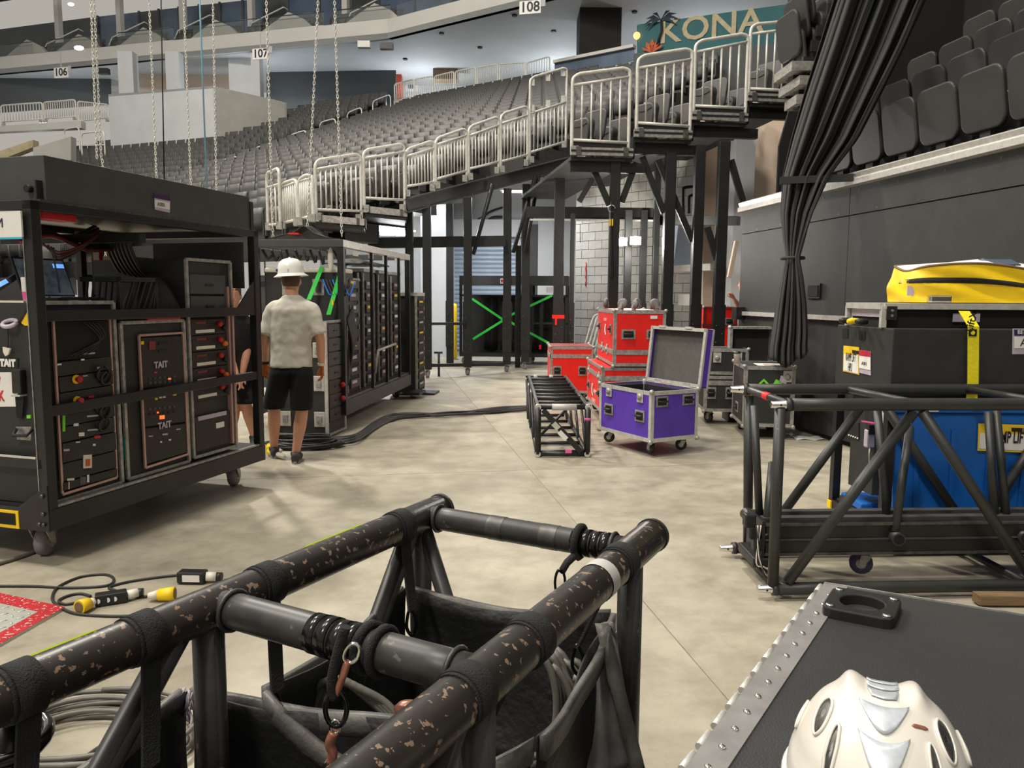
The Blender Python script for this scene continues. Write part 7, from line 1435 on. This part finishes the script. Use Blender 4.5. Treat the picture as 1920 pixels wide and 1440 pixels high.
# yellow duffel bag with open white top
zbg = ztop+fh_+.025; Yb = hA.y+.22; xl, xr = at(1716, 560, Yb).x, at(1716, 560, Yb).x+1.0
zt_ = at(1740, 500, Yb).z
def ybag(u, v):
    """u around, v up"""
    a = 2*PI*u; c_, s_ = math.cos(a), math.sin(a); k_ = (abs(c_)**5+abs(s_)**5)**(-1/5); t = 1-.14*v
    x = (xl+xr)/2+(xr-xl)/2*c_*k_*(1-.05*v+.06*math.sin(PI*v)); y = Yb+.2+.24*s_*k_*t
    z = zbg+(zt_-zbg)*v*(1+.1*math.sin(a*3+1)*v)+.02*math.sin(5*a)*(1-v)*0
    return V((x+.006*math.sin(9*z*6+5*a), y-.02*math.sin(14*x+9*v)*math.sin(PI*v), z-.05*max(0, (x-xl)-.55)*v))
yb = thing('duffel_bag', 'yellow waterproof duffel bag with black strap lying on the framed box', 'bag', (xl+.3, Yb, zbg))
part('body', M().sheet(ybag, 64, 14), 'yellow', yb, world=True)
cx_, cy_ = (xl+xr)/2, Yb+.2
part('base', M().sheet(lambda u, v: V((cx_, cy_, zbg+.001)).lerp(ybag(u, 0), v), 64, 3), 'yellow', yb, world=True)
part('white_cover', M().sheet(lambda u, v: ybag(u, 1).lerp(V((cx_, cy_, zt_)), 1-v)+V((0, 0, .045*math.cos(v*PI/2)+.012*math.sin(9*u*PI)*(1-v))), 64, 6), 'paper', yb, world=True)
part('zip_edge', M().path([ybag(i/64, 1.0) for i in range(64)], .008, 6, closed=True), 'wood', yb, world=True)
part('blue_print', M().cb(V((cx_+.02, Yb+.05, zt_+.03)), (.2, .1, .008), MX.Rotation(.35, 3, 'X')), 'window_blue', yb, world=True)
part('black_strap', M().sheet(lambda u, v: ybag(.49+.36*u, .62-.25*max(0, u-.4)+(.13*(v-.5)))+V((0, -.006, 0)), 26, 2, .004), 'webbing', yb, world=True)
q = ybag(.845, .5)+V((0, -.012, 0)); part('buckle', M().cb(q, (.06, .015, .05)), 'black', yb, world=True); q = ybag(.6, .33)+V((0, -.006, 0)); part('patch', M().cb(q, (.07, .006, .06)), 'label_grey', yb, world=True)
one('ratchet_buckle', M().cb(V((at(1762, 566, Yb-.05).x, Yb-.04, zbg+.02)), (.13, .05, .045)), 'chrome', 'silver ratchet buckle in front of the yellow bag', 'ratchet', base=(at(1762, 566, Yb).x, Yb-.04, zbg), bevel=.01)
ys = thing('cargo_strap', 'bright yellow cargo strap hanging down the front of the power unit', 'strap', V((hA.x, hA.y, 0))+hfront(1824, 640)); o0 = V((hA.x, hA.y, 0))
s1, s2, s3, s4 = at(1807, 583, hA.y+.07), at(1825, 612, hA.y-.02), at(1824, 715, hA.y-.02), at(1824, 900, hA.y-.02)
for a, b_ in ((s1, s2), (s2, s3), (s3, V((s3.x, s3.y, .9)))):
    d = V((.032, 0, 0)); part('webbing', M().prism([a-d, a+d, b_+d, b_-d], (0, -.003, 0)), 'yellow_strap', ys, world=True)
bk_ = V(ys.location); text(ys, 'LiftX', .06, 'ink', at(1822, 603, hA.y-.035)-bk_, (.25, 0, 1), (-1, 0, .2), .0006, .001); part('logo_block', M().cb(at(1824, 624, hA.y-.03), (.045, .002, .04)), 'ink', ys, world=True); part('logo_dot', M().lathe([(.012, 0), (.012, .002)], 14, at(1824, 624, hA.y-.031), MX.Rotation(PI/2, 3, 'X')), 'yellow_strap', ys, world=True)
# ================================================================ DARK CART WITH GREEN STRAPS IN THE TUNNEL
gl, gr = at(862, 690, 17.3), at(1066, 690, 16.7); gc = thing('set_cart', 'black set cart with crossed green straps deep in the tunnel', 'cart', (gl.x, 17.2, 0), -.1); gw = gr.x-gl.x; gz = at(900, 517, 17.2).z
part('deck', M().bx(0, gw, 0, .9, .17, .25), 'black_steel', gc); part('back_panel', M().bx(0.2, gw-.06, .5, .56, .25, gz-.42), 'black_matt', gc); part('top_board', M().bx(0, gw, 0, .9, gz-.2, gz), 'black_panel', gc)
for x in (.03, gw*.66, gw-.03):
    for y in (.03, .87): part('post', M().bx(x-.03, x+.03, y-.03, y+.03, .25, gz-.2), 'black_steel', gc)
for z in (.9, 1.5): part('rail', M().bx(gw*.66, gw, 0, .04, z, z+.04), 'black_steel', gc); part('rail', M().bx(0, .12, 0, .04, z, z+.04), 'black_steel', gc)
def gs(px, py): q = at(px, py, 17.1); return V((q.x-gl.x, -.03, q.z))
for a, b_ in (((885, 560), (945, 600)), ((945, 600), (887, 636)), ((1036, 554), (945, 597)), ((945, 597), (1030, 643))): part('green_strap', M().bar(gs(*a), gs(*b_), .01, .05, (0, 0, 1)), 'green_strap', gc)
part('sign', M().bx(gw*.38, gw*.47, -.02, -.0, gz-.17, gz-.06), 'paper', gc); part('sign_mark', M().bx(gw*.385, gw*.405, -.024, -.02, gz-.15, gz-.08), 'label_red', gc); part('side_sign', M().bx(gw*.8, gw*.95, -.02, 0, gz-.36, gz-.24), 'label_grey', gc); part('sticker', M().bx(gw*.74, gw*.76, -.02, 0, .35, .45), 'red', gc)
for i in range(4): part('hanging_cloth', M().sheet(lambda u, v, i=i: (.5+.35*i+.3*u, .45+.04*math.sin(8*u+i), .3+(gz-.8)*v), 8, 4, .01), 'black_matt', gc)
for x in (.12, gw*.66, gw-.15):
    for y in (.1, .8): add_caster(gc, (x, y, .17), .072, 'grey_rubber', 1.0)
# ================================================================ CABLES AND PLUGS ON THE FLOOR
def floor_cable(name, label, pts, r_, mt, group=None, k=8, dz=0):
    P = [onz(*p[:2], r_+(p[2] if len(p) > 2 else 0)) for p in pts]; m = M().path(smoothpts(P, k), r_, 8); return one(name, m, mt, label, 'cable', group, base=P[0])
for i in range(9):
    j = (i-4); floor_cable('trunk_cable', 'black cable in the bundle running along the floor to the ladder truss', [(1003, 764+.7*j, .01*(i % 3)), (930, 769+1.2*j, .012*(i % 2)), (850, 775+.9*math.sin(i)*3, .01*(i % 3)), (765, 779+1.1*j, .012*((i+1) % 3)), (728, 785+1.6*j, .01*(i % 2)), (700, 799+1.6*j, .01), (668, 820+1.5*j, .012*(i % 3)), (628, 827+1.7*j), (585, 826+2.5*j, .01*(i % 2))], .012, 'cable', 'cable bundle on the floor')
for i in range(11):
    c = onz(570, 838); rr0 = .3+.05*math.sin(i*1.7); P = [c+V((rr0*1.1*math.cos(a+i)*(1+.05*math.sin(2*a+i)), rr0*.62*math.sin(a+i), .012+.011*(i*3 % 11)/1.3+.008*math.sin(3*a+i))) for a in [2*PI*.93*t/26 for t in range(27)]]
    one('coiled_cable', M().path(P, .011, 7), 'cable', 'loop of the black cable coil beside the worker\'s shoe', 'cable', 'cable coil by the worker', base=c)
for i, (x0, y0, x1, y1) in enumerate(((503, 838, 528, 846), (506, 846, 534, 857))):
    a, b_ = onz(x0, y0, .05), onz(x1, y1, .03); o = thing('plug', ('rear', 'front')[i]+' yellow plug lying in the cable coil by the worker', 'plug', a); part('shell', M().path([a, a.lerp(b_, .4)], .036, 12), 'yellow', o, world=True); part('gland', M().tube(a.lerp(b_, .4), b_, .03, 12, .016), 'milk_white', o, world=True)
# leads with plugs on the floor at left
LF = .007
floor_cable('power_lead', 'thin black lead looping from the picture edge to the near tube', [(-30, 1099), (60, 1099), (130, 1102), (200, 1098), (213, 1085), (195, 1077), (150, 1082), (110, 1100), (98, 1120), (108, 1135), (140, 1150), (200, 1155), (290, 1156), (340, 1170)], LF, 'cable')
floor_cable('power_lead', 'thin black lead running to the far black connector box', [(204, 1102), (212, 1098), (245, 1090), (300, 1082), (338, 1078)], LF, 'cable'); floor_cable('power_lead', 'short black lead running to the right yellow plug', [(204, 1103), (225, 1110), (245, 1117), (275, 1119)], LF, 'cable'); floor_cable('power_lead', 'small curl of black lead by the left yellow plug', [(170, 1118), (150, 1113), (125, 1118), (110, 1127), (125, 1133), (165, 1125)], LF, 'cable')
cbx = thing('connector_box', 'small black inline connector box with white labels on the floor', 'connector', onz(362, 1085)); a, b_ = onz(336, 1080, .035), onz(386, 1081, .035)
part('body', M().bar(a, b_, .07, .06), 'black', cbx, world=True, bevel=.008); part('label', M().bar(a.lerp(b_, .22)+V((0, -.036, 0)), a.lerp(b_, .86)+V((0, -.036, 0)), .002, .035), 'paper', cbx, world=True); part('white_sleeve', M().tube(b_, onz(405, 1081, .03), .024, 12), 'milk_white', cbx, world=True); part('tip', M().path([onz(405, 1081, .03), onz(416, 1081, .03)], .022, 12), 'black', cbx, world=True)
c2 = thing('connector_box', 'black inline box with round sockets beside the left yellow plug', 'connector', onz(205, 1125)); a, b_ = onz(178, 1125, .03), onz(238, 1116, .03)
part('body', M().bar(a, b_, .06, .055), 'black', c2, world=True, bevel=.006); part('sleeve', M().tube(b_, onz(258, 1111, .03), .022, 12), 'milk_white', c2, world=True); part('tip', M().path([onz(258, 1111, .03), onz(269, 1110, .03)], .02, 12), 'black', c2, world=True)
for t in (.2, .5, .72): part('socket', M().lathe([(.012, 0), (.012, .003)], 10, a.lerp(b_, t)+V((0, -.031, 0)), MX.Rotation(PI/2, 3, 'X')), 'paper', c2, world=True)
for i, (x0, y0, x1, y1, lab) in enumerate(((148, 1139, 178, 1127, 'yellow cable plug facing forward at the left on the floor'), (328, 1113, 278, 1117, 'yellow cable plug lying to the right on the floor'))):
    a, b_ = onz(x0, y0, .034), onz(x1, y1, .03); o = thing('plug', lab, 'plug', (a.x, a.y, 0)); part('shell', M().path([a, a.lerp(b_, .2), a.lerp(b_, .62)], .034, 16, rr=[.034, .033, .028]), 'yellow', o, world=True); part('mouth', M().path([a+(a-b_).normalized()*.001, a+(a-b_).normalized()*.002], .026, 14), 'wood', o, world=True); part('gland', M().tube(a.lerp(b_, .62), b_, .026, 12, .014), 'milk_white', o, world=True)
floor_cable('floor_cable', 'grey cable running under the near caster of the big cart', [(-20, 1062), (20, 1050), (50, 1040), (70, 1032)], .012, 'cable_grey')
# heap of grey cable below the near tube
for i in range(10):
    c = onz(140+9*(i % 4), 1398+5*(i % 3)); rr0 = .22+.03*(i % 5); P = [c+V((rr0*math.cos(a+i*.7)*(1.05+.1*math.sin(a+i)), rr0*.75*math.sin(a+i*.7), .009+.014*((i*3) % 10)/2+.006*math.sin(2*a+i))) for a in [2*PI*.95*t/28 for t in range(29)]]
    one('heaped_cable', M().path(P, .0085, 7), 'cable_grey', 'loop of the grey cable heap below the left tube', 'cable', 'grey cable heap', base=c)
floor_cable('heaped_cable', 'dark cable curving in front of the grey cable heap', [(45, 1422), (90, 1432), (150, 1425), (200, 1395), (262, 1378), (310, 1372)], .009, 'cable', None, 6)
# red-edged tread plate
dp = [onz(-60, 1100), onz(0, 1116), onz(122, 1143), onz(0, 1213)]; dpt = thing('tread_plate', 'worn diamond tread plate with a red painted border at the left edge', 'plate', dp[1])
c1, c2_, c3 = onz(0, 1116), onz(122, 1143), onz(0, 1213); ea, eb = (c2_-c1), (c3-c2_); o4 = c2_-ea*2.2; far = [o4, c2_, c2_+eb*2.0, o4+eb*2.0]
part('plate', M().prism(far[::-1] if (far[1]-far[0]).cross(far[2]-far[1]).z < 0 else far, (0, 0, .012)), 'diamond', dpt, world=True)
ua_, ub_ = ea.normalized(), eb.normalized(); hz = V((0, 0, .0125))
for p, q, n in ((o4, c2_-ua_*.09, ub_), (c2_, c2_+eb*2, -ua_)): part('red_border', M().prism([p+hz, q+hz, q+n*.09+hz, p+n*.09+hz], (0, 0, .001)), 'diamond_red', dpt, world=True)
nub = M().ball((0, 0, 0), .012, 6, 4, (1.6, .5, .25)).mesh('tread_stud', 'diamond')
for i in range(14):
    for j in range(14):
        q = c2_-ua_*(.12+.055*i)+ub_*(.12+.055*j)+V((0, 0, .013)); x, y = pix(q)
        if x > -5: link('tread_stud', nub, dpt, q-dp[1], (0, 0, .8 if (i+j) % 2 else -.8))
# bright patches and bits right of the truss
for i, (px, py, sx, sy) in enumerate(((1515, 822, .16, .05), (1478, 815, .06, .03))): c = onz(px, py); one('wipe', M().sheet(lambda u, v: c+V(((u-.5)*sx*2, (v-.5)*sy*4+.02*math.sin(9*u), .002+.012*math.sin(5*u+3*v)**2)), 10, 6, .003), 'paper', ('crumpled white wipe on the floor by the black wall', 'small white wipe beside the crumpled one')[i], 'wipe', base=c)
lm = onz(1905, 1135, .0); one('timber_block', M().cb(V((lm.x, lm.y, .035)), (.4, .07, .05)), 'wood', 'wooden block under the right end of the stage truss', 'timber', base=(lm.x, lm.y, 0), bevel=.004)
